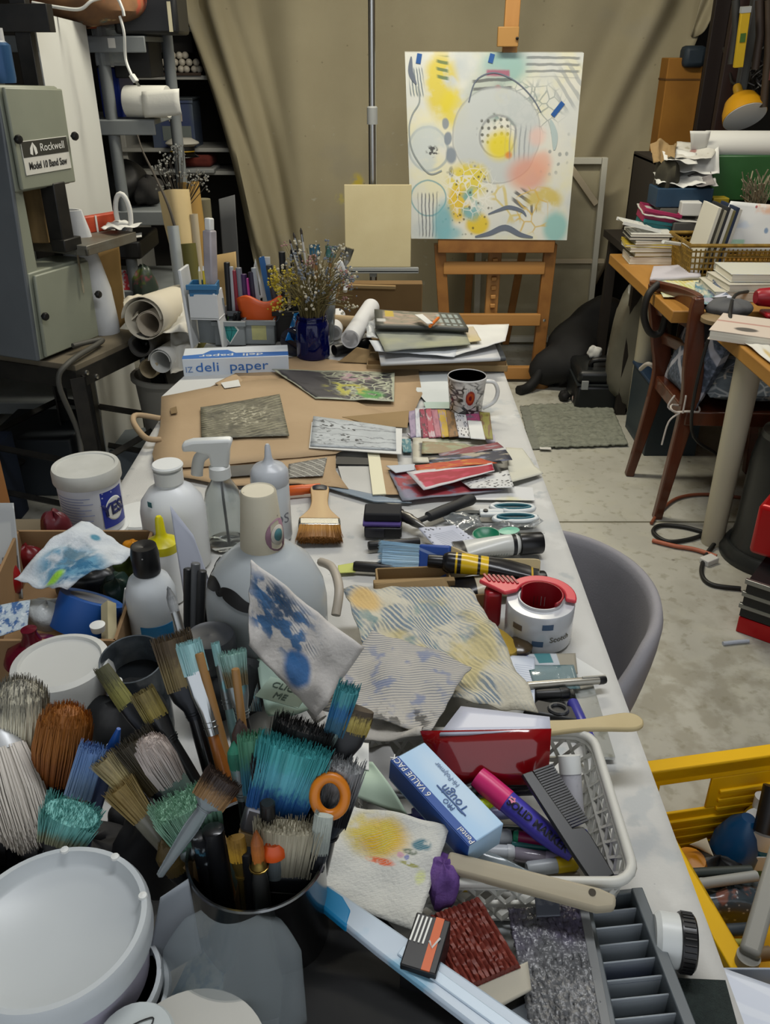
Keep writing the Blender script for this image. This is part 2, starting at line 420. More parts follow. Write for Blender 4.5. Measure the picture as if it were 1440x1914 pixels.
concrete=mat('concrete','#b8b7ac',.75,c2='#a3a197',ns=2.2,nw=.3,bump=.25,bs=60,layers=[(('n',9,.62,.1,3),'#b4b2a2',.6),(('n',30,.62,.07,5),'#85826f',.5),(('v',5.5,.035,.02),'#4e4a3e',.7),(('&',('n',1.3,.55,.12,8),('n',14,.5,.1,2)),'#7a7460',.5),(('r',-9,2.553,9,2.563,.0015),'#55523f',.9),(('r',-9,4.12,9,4.127,.0015),'#55523f',.8)])
MB().box((0,2.2,-.05),(5.2,7.0,.1)).obj('floor',concrete,None,I4,0,kind='structure')
wallm=mat('wall_paint','#4c4840',.9,c2='#3a362f',ns=3)
dark_wall=mat('dark_wall','#2a2724',.9,c2='#1d1b19',ns=4)
MB().box((0,5.45,1.3),(5.2,.1,2.6)).obj('wall_back',dark_wall,None,I4,0,kind='structure')
MB().box((-2.35,2.2,1.3),(.1,6.6,2.6)).obj('wall_left',wallm,None,I4,0,kind='structure')
MB().box((2.45,2.2,1.3),(.1,6.6,2.6)).obj('wall_right',wallm,None,I4,0,kind='structure')
MB().box((0,2.2,2.66),(5.2,7.0,.1)).obj('ceiling',mat('ceiling_paint','#b9b6aa',.9),None,I4,0,kind='structure')
canvas=mat('drop_cloth_canvas','#aaa186',.9,c2='#9a9177',ns=3.5,nw=.3,bump=.35,bs=500,coord='UV',layers=[(('n',7,.66,.06,4),'#9c9684',.5),(('&',('r',.1,0,.5,.5,.05),('n',40,.7,.05,7,(1,1.4,1))),'#b5b2a4',.8),(('&',('d',.305,.372,.017,.03,.3),('n',60,.42,.12,2)),'#c9b43a',.8),(('d',.305,.372,.008,.012,.6),'#cdb636',.7),(('&',('d',.26,.345,.012,.012,.5),('n',60,.5,.1,3)),'#c5b85a',.6),(('v',26,.05,.02),'#6e6752',.5)])
def drape(u,v):
 z=2.12*(1-v)
 top=max(0,min(1,(z-.2)/1.4))
 xl=-.66-.30*top-.012*sin(v*9);xr=1.12+.42*top**.85+.02*sin(v*7+1)
 x=xl+(xr-xl)*u
 e=abs(u-.5)*2
 y=4.75+.02*sin(u*17+v*2)+(.012+.05*e**3)*sin(u*46+v*5)+.02*nz(u*5,v*4)
 if u>.7:y+=.026*(u-.7)/.3*sin(((u-.7)*3.3+v*.55)*22)
 if u<.16:y+=.05*(1-u/.16)*sin((u*8-v*.5)*14)
 return V((x,y,z))
mb=MB().grid(drape,120,50)
mb.obj('drop_cloth',canvas,None,None,80,solid=.003,label='large olive-beige canvas drop cloth hung as a backdrop behind the easel',cat='cloth')
def flap(u,v):return V((1.48+.26*u-.17*v*u+.02*sin(v*4),4.70-.05*u+.02*sin(u*9+v*6),2.1-.62*v-(.2*u*(1-u))*v+.12*v*u))
MB().grid(flap,16,16).obj('cloth_corner',canvas,None,None,80,solid=.003,label='loose corner of canvas cloth flopping out beside the right edge of the backdrop',cat='cloth')
steel=mat('brushed_steel','#b8b8b4',.28,1)
greyplas=mat('grey_plastic','#8f9292',.5)
o=thing('stand','upright steel pole stand with small grey ledge behind the table','stand',tr((D(697,340,3.72).x,3.72,0)))
pb=D(712,500,3.6)
lathe('pole',[(.016,0),(.016,1.2),(.0135,1.2),(.0135,2.2),(0,2.2)],steel,o)
lathe('collar',[(.021,1.16),(.021,1.22),(.016,1.225)],greyplas,o)
for i in range(3):
 a=rad(90+120*i+30);tube('leg',[(0,0,.28),(.33*cos(a),.33*sin(a),.012)],.01,steel,o)
zl=zat(V((0,3.62,0)),506)
ledge=MB().box((.045,-.09,zl),(.29,.07,.012)).box((.045,-.122,zl+.008),(.29,.006,.02)).box((0,-.03,zl-.02),(.03,.06,.03));ledge.obj('ledge',greyplas,o,bevel=.002)
a_,b_=D(646,500,3.60),D(768,500,3.60);zt=zat(a_,345)
o=MB().box((0,0,(zt-zl)/2),(b_.x-a_.x,.012,zt-zl-.02)).obj('canvas_board',mat('cream_board','#c4b994',.8,c2='#bdb18b',ns=8,bump=.15,bs=300),None,tr(((a_.x+b_.x)/2,3.615,zl+.006))@Matrix.Rotation(rad(-4),4,'X'),0,bevel=.002,label='blank cream canvas board standing on the grey ledge of the steel pole',cat='canvas')
kraft=mat('kraft_card','#8f7650',.85,c2='#86704c',ns=10,bump=.1,bs=200)
kraft2=mat('kraft_dark','#6d5431',.85,c2='#644c2b',ns=9)
p=D(708,530,2.95);hz=zat(p,527)
o=thing('carton','flat brown cardboard carton standing upright behind the table','box',tr((p.x,2.95,0)))
MB().box((0,0,hz/2),(.30,.05,hz)).obj('box_body',kraft2,o,bevel=.003)
MB().box((-.05,-.03,hz-.01),(.18,.012,.012)).obj('flap',kraft,o,Matrix.Rotation(rad(1.5),4,'Y'),bevel=.002)
pine=mat('easel_wood','#9a6a34',.5,c2='#7e5226',ns=14,nw=.35,st=(1,1,.12),bump=.1,bs=120,bst=(1,1,.1))
pine2=mat('easel_wood_light','#b5854a',.5,c2='#a06f38',ns=14,nw=.35,st=(.12,1,1))
EY=4.0
def E(px,py,dy=0):return D(px,py,EY+dy)
o=thing('easel','brown wooden studio easel with crank ladder slot, holding the abstract painting','easel',tr((E(925,700).x,EY,0)))
ox=E(925,700).x
def beam(name,A,B_,wd,th,m,par=o,off=V((ox,EY,0))):
 A,B_=V(A)-off,V(B_)-off
 M=along(A,B_,(0,-1,0));return MB().box(((B_-A).length/2,0,0),((B_-A).length,wd,th)).obj(name,m,par,M,bevel=.003)
fl,fr=G(838,712),G(998,700)
topl,topr=D(822,455,EY-.02),D(1030,455,EY-.02)
yb=EY+.12
beam('leg',(fl.x-.0,EY,.0),(topl.x,EY-.02,topl.z),.05,.04,pine)
beam('leg',(fr.x,EY,.0),(topr.x,EY-.02,topr.z),.055,.04,pine)
for z in(zat(V((0,EY,0)),498),zat(V((0,EY,0)),594)):
 xa=topl.x+.02;xb=topr.x
 beam('crossbar',(xa,EY-.03,z),(xb-.02,EY-.03,z),.055,.025,pine2)
zb0=zat(V((0,EY,0)),688)
beam('foot_rail',(fl.x-.03,EY-.03,.045),(fr.x+.06,EY-.03,.045),.06,.035,pine2)
for x in(fl.x,fr.x):beam('runner',(x,EY-.1,.025),(x,EY+.5,.025),.045,.05,pine)
mx=E(950,300).x
beam('mast',(E(918,590).x,EY+.03,.12),(mx-.012,EY+.03,2.0),.06,.03,pine2)
for i in range(9):
 z=.36+i*.042
 beam('ratchet_block',(E(922,560).x-.012,EY+.005,z),(E(922,560).x+.012,EY+.005,z+.001),.018,.02,pine2)
beam('strut',(fl.x+.12,EY+.42,.05),(fl.x+.09,EY+.04,.9),.035,.025,pine)
beam('strut',(fr.x-.1,EY+.42,.05),(fr.x-.07,EY+.04,.9),.035,.025,pine)
ztr=zat(V((0,EY-.06,0)),452)
beam('tray',(topl.x-.01,EY-.06,ztr-.012),(topr.x+.01,EY-.06,ztr-.012),.07,.022,pine)
beam('top_clamp',(mx-.035,EY-.02,zat(V((0,EY,0)),98)+.02),(mx-.035,EY-.02,zat(V((0,EY,0)),50)),.085,.03,mat('easel_wood_pale','#a67c42',.5))
lathe('knob',[(0,0),(.006,0),(.006,.004),(0,.006)],mat('dark_iron','#2a2725',.4,.8),o,tr((mx-ox,-.04,zat(V((0,EY,0)),72)))@Matrix.Rotation(pi/2,4,'X'))
for px,py in((1015,594),(838,594)):q=E(px,py);lathe('bolt',[(0,.004),(.007,.003),(.007,0)],steel,o,tr((q.x-ox,-.043,q.z))@Matrix.Rotation(pi/2,4,'X'),12)
PY0,PY1=EY-.075,EY+.005
bl_,br_=D(769,446,PY0),D(1060,449,PY0);tl_,tr_=D(757,98,PY1),D(1092,99,PY1)
art=mat('abstract_art','#d3d3ca',.45,coord='UV',distort=.03,bump=.06,bs=60,layers=[(('n',3.5,.5,.12,2),'#c6cbcb',.7),(('n',4,.58,.1,9),'#d8d4ae',.7),(('n',3,.6,.08,21),'#aab5bd',.6),(('&',('d',.2,.83,.09,.17,.35),('n',9,.42,.1,3)),'#cdbb2c',.9),(('&',('d',.27,.72,.08,.1,.4),('n',8,.4,.1,5)),'#d3c330',.75),(('d',.56,.93,.13,.09,.4),'#7faaa8',.85),(('d',.47,.8,.12,.12,.4),'#a9b3ac',.8),(('r',.455,.88,.585,.915,.008),'#9c4a6a',.85),(('&',('r',.38,.8,.6,.88,.01),('s',92,24,.3,.3)),'#4d4f52',.8),(('&',('r',.68,.88,.98,.99,.01),('s',90,30,.35,.3)),'#5d6468',.7),(('&',('r',.02,.78,.1,.92,.01),('s',8,60,.2,.3)),'#4f626d',.8),(('&',('r',.18,.85,.24,.98,.01),('s',80,26,.2,.4)),'#4e6d4c',.85),(('&',('d',.7,.72,.2,.13,.3),('ve',18,.05,.03)),'#6b7a7c',.6),(('&',('d',.93,.83,.09,.12,.3),('s',40,20,.3,.3)),'#8b9298',.6),(('&',('d',.62,.72,.14,.13,.4),('n',14,.52,.06,6)),'#487a7a',.7),(('&',('d',.55,.78,.045,.035,.3),('n',20,.42,.1,2)),'#cdbf45',.8),(('&',('d',.52,.82,.02,.015,.4),('n',20,.4,.1,2)),'#a0433c',.8),(('g',.52,.57,.185,.07,.012),'#b9bfc1',.92),(('g',.52,.57,.11,.006,.004),'#8b8f92',.8),(('g',.52,.57,.258,.004,.004),'#8f9498',.6),(('&',('d',.5,.6,.105,.09,.1),('v',26,.25,.08,.1)),'#4a4b44',.85),(('d',.535,.52,.085,.075,.45),'#d6c51e',.95),(('d',.59,.47,.02,.02,.5),'#d07a2c',.85),(('&',('r',.58,.45,.72,.62,.03),('s',0,34,.55,.3)),'#7d828a',.6),(('g',.12,.5,.115,.007,.004),'#9aa4a6',.8),(('&',('d',.12,.5,.11,.13,.2),('n',6,.5,.1,14)),'#b9c3c6',.8),(('&',('d',.14,.49,.035,.03,.3),('n',40,.5,.04,3)),'#2b2c2f',.9),(('d',.235,.56,.022,.035,.2),'#7c8794',.95),(('d',.25,.47,.03,.045,.25),'#7c8794',.95),(('d',.22,.64,.02,.03,.2),'#7c8794',.9),(('d',.25,.38,.014,.03,.3),'#6f7a86',.9),(('d',.72,.37,.12,.09,.45),'#d18a72',.75),(('d',.8,.43,.06,.06,.5),'#d9a08a',.7),(('d',.76,.57,.05,.05,.5),'#e0b4a8',.6),(('&',('d',.35,.33,.12,.1,.3),('n',12,.42,.08,5)),'#d2c02c',.9),(('&',('d',.29,.2,.07,.1,.3),('n',10,.4,.08,8)),'#d5b520',.95),(('d',.42,.09,.075,.06,.25),'#d2b71c',.95),(('&',('d',.38,.2,.075,.09,.3),('n',12,.46,.08,4)),'#5f9fa8',.85),(('&',('d',.34,.22,.17,.2,.2),('v',30,.22,.06)),'#3d3a2c',.75),(('&',('d',.36,.27,.16,.14,.3),('ve',22,.05,.02)),'#dcdcd6',.8),(('&',('d',.69,.23,.06,.06,.2),('s',60,22,.1,.3)),'#34353a',.8),(('&',('d',.76,.17,.03,.03,.2),('s',10,30,.1,.3)),'#34353a',.8),(('g',.11,.23,.1,.004,.004),'#6f9aa2',.9),(('&',('r',.05,.01,.16,.26,.01),('s',0,46,.55,.2)),'#50545e',.8),(('d',.2,.08,.06,.12,.45),'#64a3b0',.85),(('d',.25,.03,.07,.04,.5),'#79aeb8',.8),(('d',.92,.07,.075,.09,.35),'#86b7b4',.9),(('&',('d',.83,.23,.11,.07,.3),('n',10,.48,.1,3)),'#c4ad3c',.8),(('&',('r',.5,.1,.72,.3,.02),('ve',7,.035,.02)),'#c8b76a',.8),(('&',('r',.66,.04,.86,.3,.02),('ve',9,.03,.02)),'#c9a94e',.8),(('&',('d',.87,.5,.1,.13,.3),('v',19,.2,.06,.3)),'#7c8384',.7)])
M_=along(bl_,br_,(tl_-bl_).cross(br_-bl_).normalized()*-1);Wd=(br_-bl_).length
def pic(u,v,w):return((bl_*(1-u)+br_*u)*(1-v)+(tl_*(1-u)+tr_*u)*v)+V((0,1,.1)).normalized()*w
o=thing('painting','square abstract mixed-media painting in white, yellow and teal on the easel','painting',Matrix.Translation((bl_+br_)/2))
off=(bl_+br_)/2
mb=MB()
vs=[pic(u,v,w)-off for w in(0,.035)for u,v in((0,0),(1,0),(1,1),(0,1))]
mb.add(vs,[(0,1,2,3),(7,6,5,4),(0,4,5,1),(1,5,6,2),(2,6,7,3),(3,7,4,0)],uv=[(0,0),(1,0),(1,1),(0,1)]*2)
mb.obj('canvas',art,o,I4,0)
blue_tape=mat('blue_tape','#1d5297',.6)
def ribbon(name,uvs,wd,m,k=.0015,n=6):
 P_=spline([pic(u,v,-k)-off for u,v in uvs],n);mb=MB();vs=[]
 nn=(tr_-bl_).cross(br_-bl_).normalized()
 for i,p in enumerate(P_):
  t=(P_[min(i+1,len(P_)-1)]-P_[max(i-1,0)]).normalized();s=t.cross(nn);w2=wd if not callable(wd)else wd(i/(len(P_)-1))
  vs+=[p-s*w2/2,p+s*w2/2]
 mb.add(vs,[(2*i,2*i+1,2*i+3,2*i+2)for i in range(len(P_)-1)])
 return mb.obj(name,m,o,I4,0,solid=.001)
for a,b in(((.083,.995),(.073,.945)),((.49,.995),(.478,.95)),((.905,.75),(.85,.68))):ribbon('tape',(a,b),.02,blue_tape,.002)
slate=mat('slate_paint','#636c7c',.6);pale_stroke=mat('pale_paint','#9fa7ae',.6)
bow=lambda t:.004+.016*sin(pi*t)
ribbon('brush_stroke',((.41,.015),(.5,.035),(.6,.07),(.7,.03),(.78,.015)),lambda t:.006+.018*sin(pi*t),slate)
ribbon('brush_stroke',((.49,.145),(.56,.17),(.62,.185),(.7,.165),(.73,.135)),lambda t:.004+.012*sin(pi*t),slate)
ribbon('brush_stroke',((.035,.98),(.03,.9),(.06,.84)),bow,slate)
ribbon('brush_stroke',((.07,.83),(.075,.75),(.03,.68),(.01,.6),(.03,.48),(.12,.37),(.2,.385)),lambda t:.006,mat('grey_line','#8d9596',.6))
ribbon('brush_stroke',((.84,.66),(.87,.58),(.875,.5)),lambda t:.006+.02*sin(pi*t),mat('mist_paint','#a9b9bb',.6))
ribbon('brush_stroke',((.36,.75),(.4,.86),(.5,.9),(.62,.86),(.72,.78),(.78,.7)),lambda t:.005,slate)
cf=mat('bare_canvas_back','#aaa287',.85,c2='#a0987d',ns=10);stretch=mat('stretcher_wood','#bdb096',.6);gesso=mat('gesso_edge','#c6c4b6',.7)
A0,B0,A1,B1=D(1045,590,4.52),D(1110,590,4.52),D(1050,292,4.6),D(1132,292,4.6)
o=thing('stretched_canvas','unpainted stretched canvas turned round, bare wooden stretcher showing','canvas',Matrix.Translation((B0.x,4.55,0)))
xr0,xr1=B0.x,B1.x;wdt=.62;zt=A1.z
def fr(name,p,q,wd,m,th=.03):
 a=V((p[0],0,p[1]));b=V((q[0],.0,q[1]));M=along(a,b,(0,-1,0))
 return MB().box(((b-a).length/2,0,0),((b-a).length,wd,th)).obj(name,m,o,M,bevel=.002)
sk=(xr1-xr0)
fr('bar',(sk*1.0-.014,zt),(-.014,.02),.028,gesso,.034);fr('bar',(sk-wdt,zt-.015),(sk-.03,zt-.015),.03,gesso,.034);fr('bar',(-wdt,.035),(-.03,.035),.03,gesso,.034);fr('bar',(sk-wdt,zt),(-wdt,.02),.03,gesso,.034)
zc_=zat(V((0,4.55,0)),488);fr('crossbar',(-wdt+.03,zc_),(.03,zc_),.022,stretch,.02)
fr('corner_brace',(sk-.2,zt-.02),(sk-.03,zt-.22),.03,stretch,.02)
MB().add([(sk-wdt,.02,zt),(sk,.02,zt),(0,.02,.01),(-wdt,.02,.01)],[(0,1,2,3)]).obj('canvas',cf,o,I4,0,solid=.004)
blackm=mat('black_steel','#1b1b1a',.5,.3,c2='#2b2926',ns=20)
blackp=mat('black_plastic','#121213',.42)
blackr=mat('black_rubber','#17181a',.6)
sawgrey=mat('saw_enamel','#85897a',.45,c2='#7d8173',ns=6,bump=.05,bs=300)
sawdark=mat('saw_side','#5f6468',.5,c2='#575c60',ns=6)
whitep=mat('white_plastic','#d3d4d0',.4)
paperw=mat('white_paper','#cfcfca',.8,c2='#c6c6c2',ns=12)
SO=V((-1.0,2.41,.62));SA=68.6
sn=V((cos(rad(SA-90)),sin(rad(SA-90)),0));sx_=V((cos(rad(SA)),sin(rad(SA)),0))
def SW(px,py):
 r=ray(px,py);k=(SO-CAM).dot(sn)/r.dot(sn);p=CAM+r*k-SO
 return(p.dot(sx_),p.z)
MS=tr(SO,SA)
saw=thing('band_saw','grey-green two-wheel band saw with black knobs on its doors, bolted to a black stand','band saw',MS)
MX=Matrix(((1,0,0,0),(0,0,1,0),(0,1,0,0),(0,0,0,1)))
def sprism(name,pxs,h,m,y0=0,par=None,bevel=.004):
 pts=[SW(*q)for q in pxs]
 return MB().prism(pts,h,MX,0,y0).obj(name,m,par or saw,bevel=bevel)
sprism('column',((26,320),(45,320),(50,357),(77,503),(79,510),(57,516),(54,500),(33,362)),.11,[sawgrey],.012)
sprism('side_panel',((-3,160),(4,160),(81,676),(74,676)),.15,sawdark,.008)
sprism('upper_housing',((-4,158),(112,161),(139,343),(33,362)),.12,sawgrey,.006,bevel=.008)
sprism('upper_door',((1,163),(110,166),(136,340),(36,356)),.012,sawgrey,-.012,bevel=.004)
sprism('lower_housing',((56,512),(78,505),(163,482),(185,630),(79,674)),.12,sawgrey,.006,bevel=.004)
sprism('lower_door',((60,515),(160,486),(181,628),(82,668)),.012,sawgrey,-.010,bevel=.004)
for nm,pxp in(('knob',(21,260)),('knob',(127,254)),('knob',(72,590)),('knob',(172,549))):
 a,z=SW(*pxp)
 MB().lathe([(.004,0),(.004,.006),(.011,.008),(.012,.014),(.009,.019),(0,.02)],16).obj(nm,blackp,saw,Matrix.Translation((a,-.012,z))@Matrix.Rotation(pi/2,4,'X'))
a0,z0=SW(40,318);a1,z1=SW(119,269);am,zm=(a0+a1)/2,(z0+z1)/2;pw,ph=abs(a1-a0),.085
pl=box('name_plate',(pw,.002,ph),mat('plate_white','#c9c8c0',.5),saw,Matrix.Translation((am,-.0135,zm+.004)),bevel=.0005)
box('dark_band',(pw*.98,.001,ph*.46),mat('plate_dark','#35352f',.5),pl,Matrix.Translation((0,-.0012,ph*.25)))
wl=mat('lettering_white','#d8d8d2',.5);bl=mat('lettering_black','#1e1e1c',.5)
text('Rockwell',.028,wl,pl,tr((pw*.14,-.0022,ph*.25))@UPF,sx=.95)
text('Model 10 Band Saw',.026,bl,pl,tr((0,-.0016,-ph*.25))@UPF,sx=pw*.94/.235,bold=.0006)
mbt=MB()
for k in range(2):mbt.prism([(0,.016),(.012*(1-2*k),.002),(.014*(1-2*k),-.012),(.005*(1-2*k),-.016),(.001*(1-2*k),.004)][::1-2*k],.0006)
mbt.obj('emblem',wl,pl,tr((-pw*.27,-.0018,ph*.25))@UPF)
ta,tz=SW(150,468)
saw_iron=mat('saw_table_iron','#7a7a74',.5,.4,c2='#655c4b',ns=7)
MB().box((0,0,0),(.24,.21,.014)).box((0,-.1,-.012),(.24,.01,.02)).box((-.115,0,-.012),(.01,.21,.02)).obj('saw_table',[saw_iron],saw,tr((.315,.045,SW(140,462)[1]+.004)),bevel=.002)
ga,gz=SW(117,345)
MB().box((0,0,-.075),(.05,.05,.17)).box((.005,-.01,-.16),(.075,.05,.035)).obj('blade_guard',blackm,saw,tr((ga-.03,.01,gz)),bevel=.003)
box('blade',(.008,.001,.14),steel,saw,tr((ga-.01,-.02,gz-.235)))
MB().tube(spline([(.1,-.03,.02),(.2,-.06,.012),(.0,-.10,.01),(-.05,-.09,-.04),(-.02,-.1,-.2),(-.05,-.12,-.3)],6),.008,8).obj('power_cord',mat('cord_grey','#45443f',.6),saw,smooth=60)
z_st=.60
st=thing('saw_stand','black angle-iron stand with plywood top carrying the band saw','stand',tr((-.93,2.42,0),SA))
MB().box((.16,.17,z_st+.004),(.36,.42,.02)).obj('top_board',mat('dirty_ply','#6b6252',.8,c2='#585142',ns=8),st,bevel=.002)
mb=MB().box((.16,-.04,z_st-.03),(.37,.006,.055)).box((-.025,.17,z_st-.03),(.006,.43,.055)).box((.345,.17,z_st-.03),(.006,.43,.055));mb.obj('apron',blackm,st)
for x,y,dx,dy in((-.02,-.035,-.02,-.03),(.34,-.035,.06,-.05),(-.02,.37,-.05,.05),(.34,.37,.05,.05)):
 M=along((x,y,z_st-.02),(x+dx,y+dy,.0));L=V((dx,dy,z_st-.02)).length
 l=MB().box((L/2,0,.02),(L,.045,.005)).box((L/2,.02,0),(L,.005,.045)).obj('leg',blackm,st,M)
for z,s in((.14,1.12),(.3,1.06)):
 pts=[(-.03*s,-.05*s,z),(.36*s,-.06*s,z),(.36*s,.4*s,z),(-.03*s,.4*s,z)]
 for i in range(4):tube('cross_rail',[pts[i],pts[(i+1)%4]],.012,blackm,st,None,4)
for x,z in((.02,z_st-.02),(.06,z_st-.045),(.32,z_st-.02),(.3,z_st-.045)):
 lathe('bolt',[(0,.006),(.007,.005),(.008,0)],steel,st,tr((x,-.043,z))@Matrix.Rotation(pi/2,4,'X'),8)
def onsaw(u,y,z):return MS@V((u,y,z))
zt_=SW(140,462)[1]+.011
p=onsaw(.36,.06,zt_)
o=thing('package','red and orange folded card packet on the band saw table','packet',tr(p,SA-20))
MB().prism([(-.11,0),(.10,0),(.115,.05),(-.05,.048),(-.09,.03)],.03,MX).obj('wrapper',mat('red_card','#a83c22',.5,layers=[(('n',14,.55,.1),'#c2542f',1)]),o,bevel=.003)
MB().prism([(-.12,.028),(-.06,.05),(-.055,.058),(-.12,.034)],.035,MX,0,-.002).obj('white_edge',paperw,o)
MB().box((.03,-.001,.025),(.006,.002,.05)).obj('white_stripe',paperw,o)
o=tube('paper_ring',[p+V((.1+.045*cos(t)*.5,.05,.05+.06*sin(t)))for t in[i*pi/10 for i in range(-4,12)]],.008,paperw,label='curled white paper strip behind the red packet on the saw table',cat='paper')
sheet('scrap_paper',[onsaw(.36,-.05,zt_+.008),onsaw(.46,-.07,zt_+.008),onsaw(.46,.02,zt_+.02),onsaw(.38,.03,zt_+.008)],paperw,.012,12,label='torn white paper scrap on the right corner of the saw table',cat='paper')
wood_s=mat('scrap_wood','#8a7148',.7,c2='#6d5836',ns=10,st=(3,3,.6))
MB().box((0,0,.1),(.05,.05,.2)).obj('wood_offcut',wood_s,None,tr(onsaw(.2,.1,zt_)),bevel=.003,label='rough wood offcut standing in the throat of the band saw',cat='wood block')
p=onsaw(.31,.02,0);
o=MB().lathe([(.0,.0),(.055,.0),(.062,.05),(.058,.16),(.052,.26),(.045,.34),(.042,.40),(.03,.40),(.03,.36)],18,sq=(1,.7));
for v in o.v:v+=V((.010*nz(v.x*30,v.y*30,v.z*25),.010*nz(v.x*30+9,v.y*30,v.z*25),0));v.x-=.12*v.z
o.obj('white_bag',mat('bag_white','#c3c5c6',.6,bump=.4,bs=30),None,tr(D(197,633,2.72)-V((0,0,.0))),label='twisted tall white plastic bag standing behind the lower saw door',cat='bag')
P1=[D(176,470,2.9),D(222,452,2.95),D(236,600,2.95),D(200,640,2.9)]
sheet('card_sheet',P1,mat('tan_card','#8b6f3f',.8,c2='#7d6238',ns=8),.004,thick=.004,label='tan cardboard sheet leaning behind the band saw cabinet',cat='cardboard')
a,b=D(61,20,2.86),D(160,45,3.3);M=along((a.x,a.y,0),(b.x,b.y,0));L=math.hypot(b.x-a.x,b.y-a.y)
MB().add([(0,0,0),(L,0,0),(L,0,b.z),(0,0,a.z),(0,.012,0),(L,.012,0),(L,.012,b.z),(0,.012,a.z)],[(0,1,2,3),(7,6,5,4),(0,4,5,1),(1,5,6,2),(2,6,7,3),(3,7,4,0)]).obj('foam_board',mat('foam_white','#c4c6c3',.7),None,M,0,label='tall white foam board standing on edge behind the band saw',cat='board')
o=thing('steel_rack','black steel post and beam rack at the far left edge','rack',tr((-1.2,2.82,0)))
for px in(66,):
 p=D(px,100,2.8);box('post',(.045,.04,1.66),blackm,o,tr((p.x+1.2-.02,-.02,.83)),bevel=.002)
box('post',(.045,.04,1.66),blackm,o,tr((-.3,-.02,.83)),bevel=.002)
box('beam',(.75,.05,.07),blackm,o,tr((-.12,-.025,zat(V((0,2.8,0)),34))),bevel=.002)
box('back_panel',(.5,.01,.6),mat('olive_panel','#6a6a5e',.6),o,tr((-.22,.12,1.1)))
lathe('spray_can',[(0,0),(.03,0),(.032,.01),(.032,.09),(.02,.10),(.02,.13),(0,.132)],mat('can_blue','#31557e',.35,.3,coord='Object',layers=[(('z',.095,.1),'#c9ccd0')]),None,tr((D(8,150,2.6).x,2.6,zat(V((0,2.6,0)),155))),label='white-capped blue can on top of the band saw housing',cat='can')
SY=3.4
def SH(px,py,dy=0):return D(px,py,SY+dy)
shelfp=mat('shelf_plastic','#74797b',.55,c2='#6a6f71',ns=10)
o=thing('shelf_unit','grey plastic shelving unit with round posts, crammed with supplies','shelf',tr((-1.2,SY,0)))
xp1=SH(206,200).x+1.2;xp2=SH(293,200).x+1.2
for x,y in((xp1,0),(xp2,.28),(-.5,0),(-.5,.38)):
 lathe('post',[(0,0),(.022,0),(.022,1.75),(0,1.75)],shelfp,o,tr((x,y,0)),16)
LV=[zat(V((0,SY,0)),r)for r in(540,392,222,66)]
for z in LV+[.12]:
 MB().box((-.13,.2,z-.01),(xp2+.62,.44,.018)).box((-.13,-.02,z-.028),(xp2+.62,.012,.05)).obj('shelf',shelfp,o,bevel=.003)
S0,S1,S2,S3=LV
def onsh(px,z,dy=.08):r=D(px,300,SY+dy);zc=depth(V((0,SY+dy,z)));return V(((px-720)/1600*zc,SY+dy,z))
clear=mat('clear_plastic','#c9d0d4',.15,trans=.85,alpha=.55)
def crate(name,label,cat,p,d,m,lid=None,rz=0,tap=1.06):
 o=thing(name,label,cat,tr(p,rz));x,y,z=d
 mb=MB();t=.003
 mb.box((0,0,t/2),(x,y,t));mb.box((0,-y/2,z/2),(x,t,z));mb.box((0,y/2,z/2),(x,t,z));mb.box((-x/2,0,z/2),(t,y,z));mb.box((x/2,0,z/2),(t,y,z));mb.box((0,-y/2-.004,z-.006),(x+.012,.01,.012))
 mb.obj('tub',m,o,bevel=.001)
 if lid:MB().box((0,0,z+.006),(x+.015,y+.015,.014)).obj('lid',lid,o,bevel=.004)
 return o
o=crate('storage_bin','clear bin of pale packets on the upper grey shelf','bin',onsh(222,S2+.17),(.10,.2,.16),clear)
box('contents',(.085,.15,.1),mat('pale_packets','#7d8a8c',.6,c2='#a8a99a',ns=40),o,tr((0,0,.06)))
box('paper_label',(.025,.002,.03),paperw,o,tr((.015,-.106,.07)))
MB().box((0,0,.08),(.075,.2,.165)).obj('blue_folder',mat('folder_blue','#14308f',.45),None,tr(onsh(226,S2,.2)),bevel=.004,label='cobalt blue folder box below the clear bin on the upper grey shelf',cat='box')
MB().box((0,0,.13),(.13,.2,.26)).obj('black_box',mat('dull_black','#141414',.7),None,tr(onsh(263,S2+.13,.14)),bevel=.004,label='black box behind the paper towel roll on the shelf',cat='box')
p=onsh(238,S2+.055,.03)
o=thing('paper_towel_roll','white paper towel roll lying on the upper grey shelf','paper towel',along(p,p+V((.2,-.03,0))))
lathe('roll',[(.015,0),(.052,0),(.053,.003),(.053,.152),(.052,.155),(.015,.155),(.015,.14)],mat('towel_paper','#c9c9c3',.9,bump=.3,bs=90),o,RZX)
MB().grid(lambda u,v:V((.06+.14*u+.02,-.045-.01*sin(v*3)-.004,-.05+.085*v+.01*u)),6,6).obj('loose_sheet',MATS['towel_paper'],o,solid=.001)
pts=spline([D(224,30,3.1),D(232,62,3.1),D(235,110,3.12),D(246,140,3.1)],6)
o=thing('power_cord','white power cord with plug dangling in front of the grey shelf','cord',Matrix.Translation(pts[0]))
MB().tube([p_-pts[0]for p_ in pts],.0045,8).obj('cable',whitep,o,smooth=60)
e=pts[-1]-pts[0];M=along(e,e+V((.02,-.005,-.03)))
MB().box((.012,0,0),(.026,.022,.014)).obj('plug',whitep,o,M,bevel=.003);MB().box((.032,.005,0),(.015,.002,.004)).box((.032,-.005,0),(.015,.002,.004)).obj('prongs',steel,o,M)
mb=MB()
for i in range(7):
 pass
p0=D(70,40,3.05);top3=S3
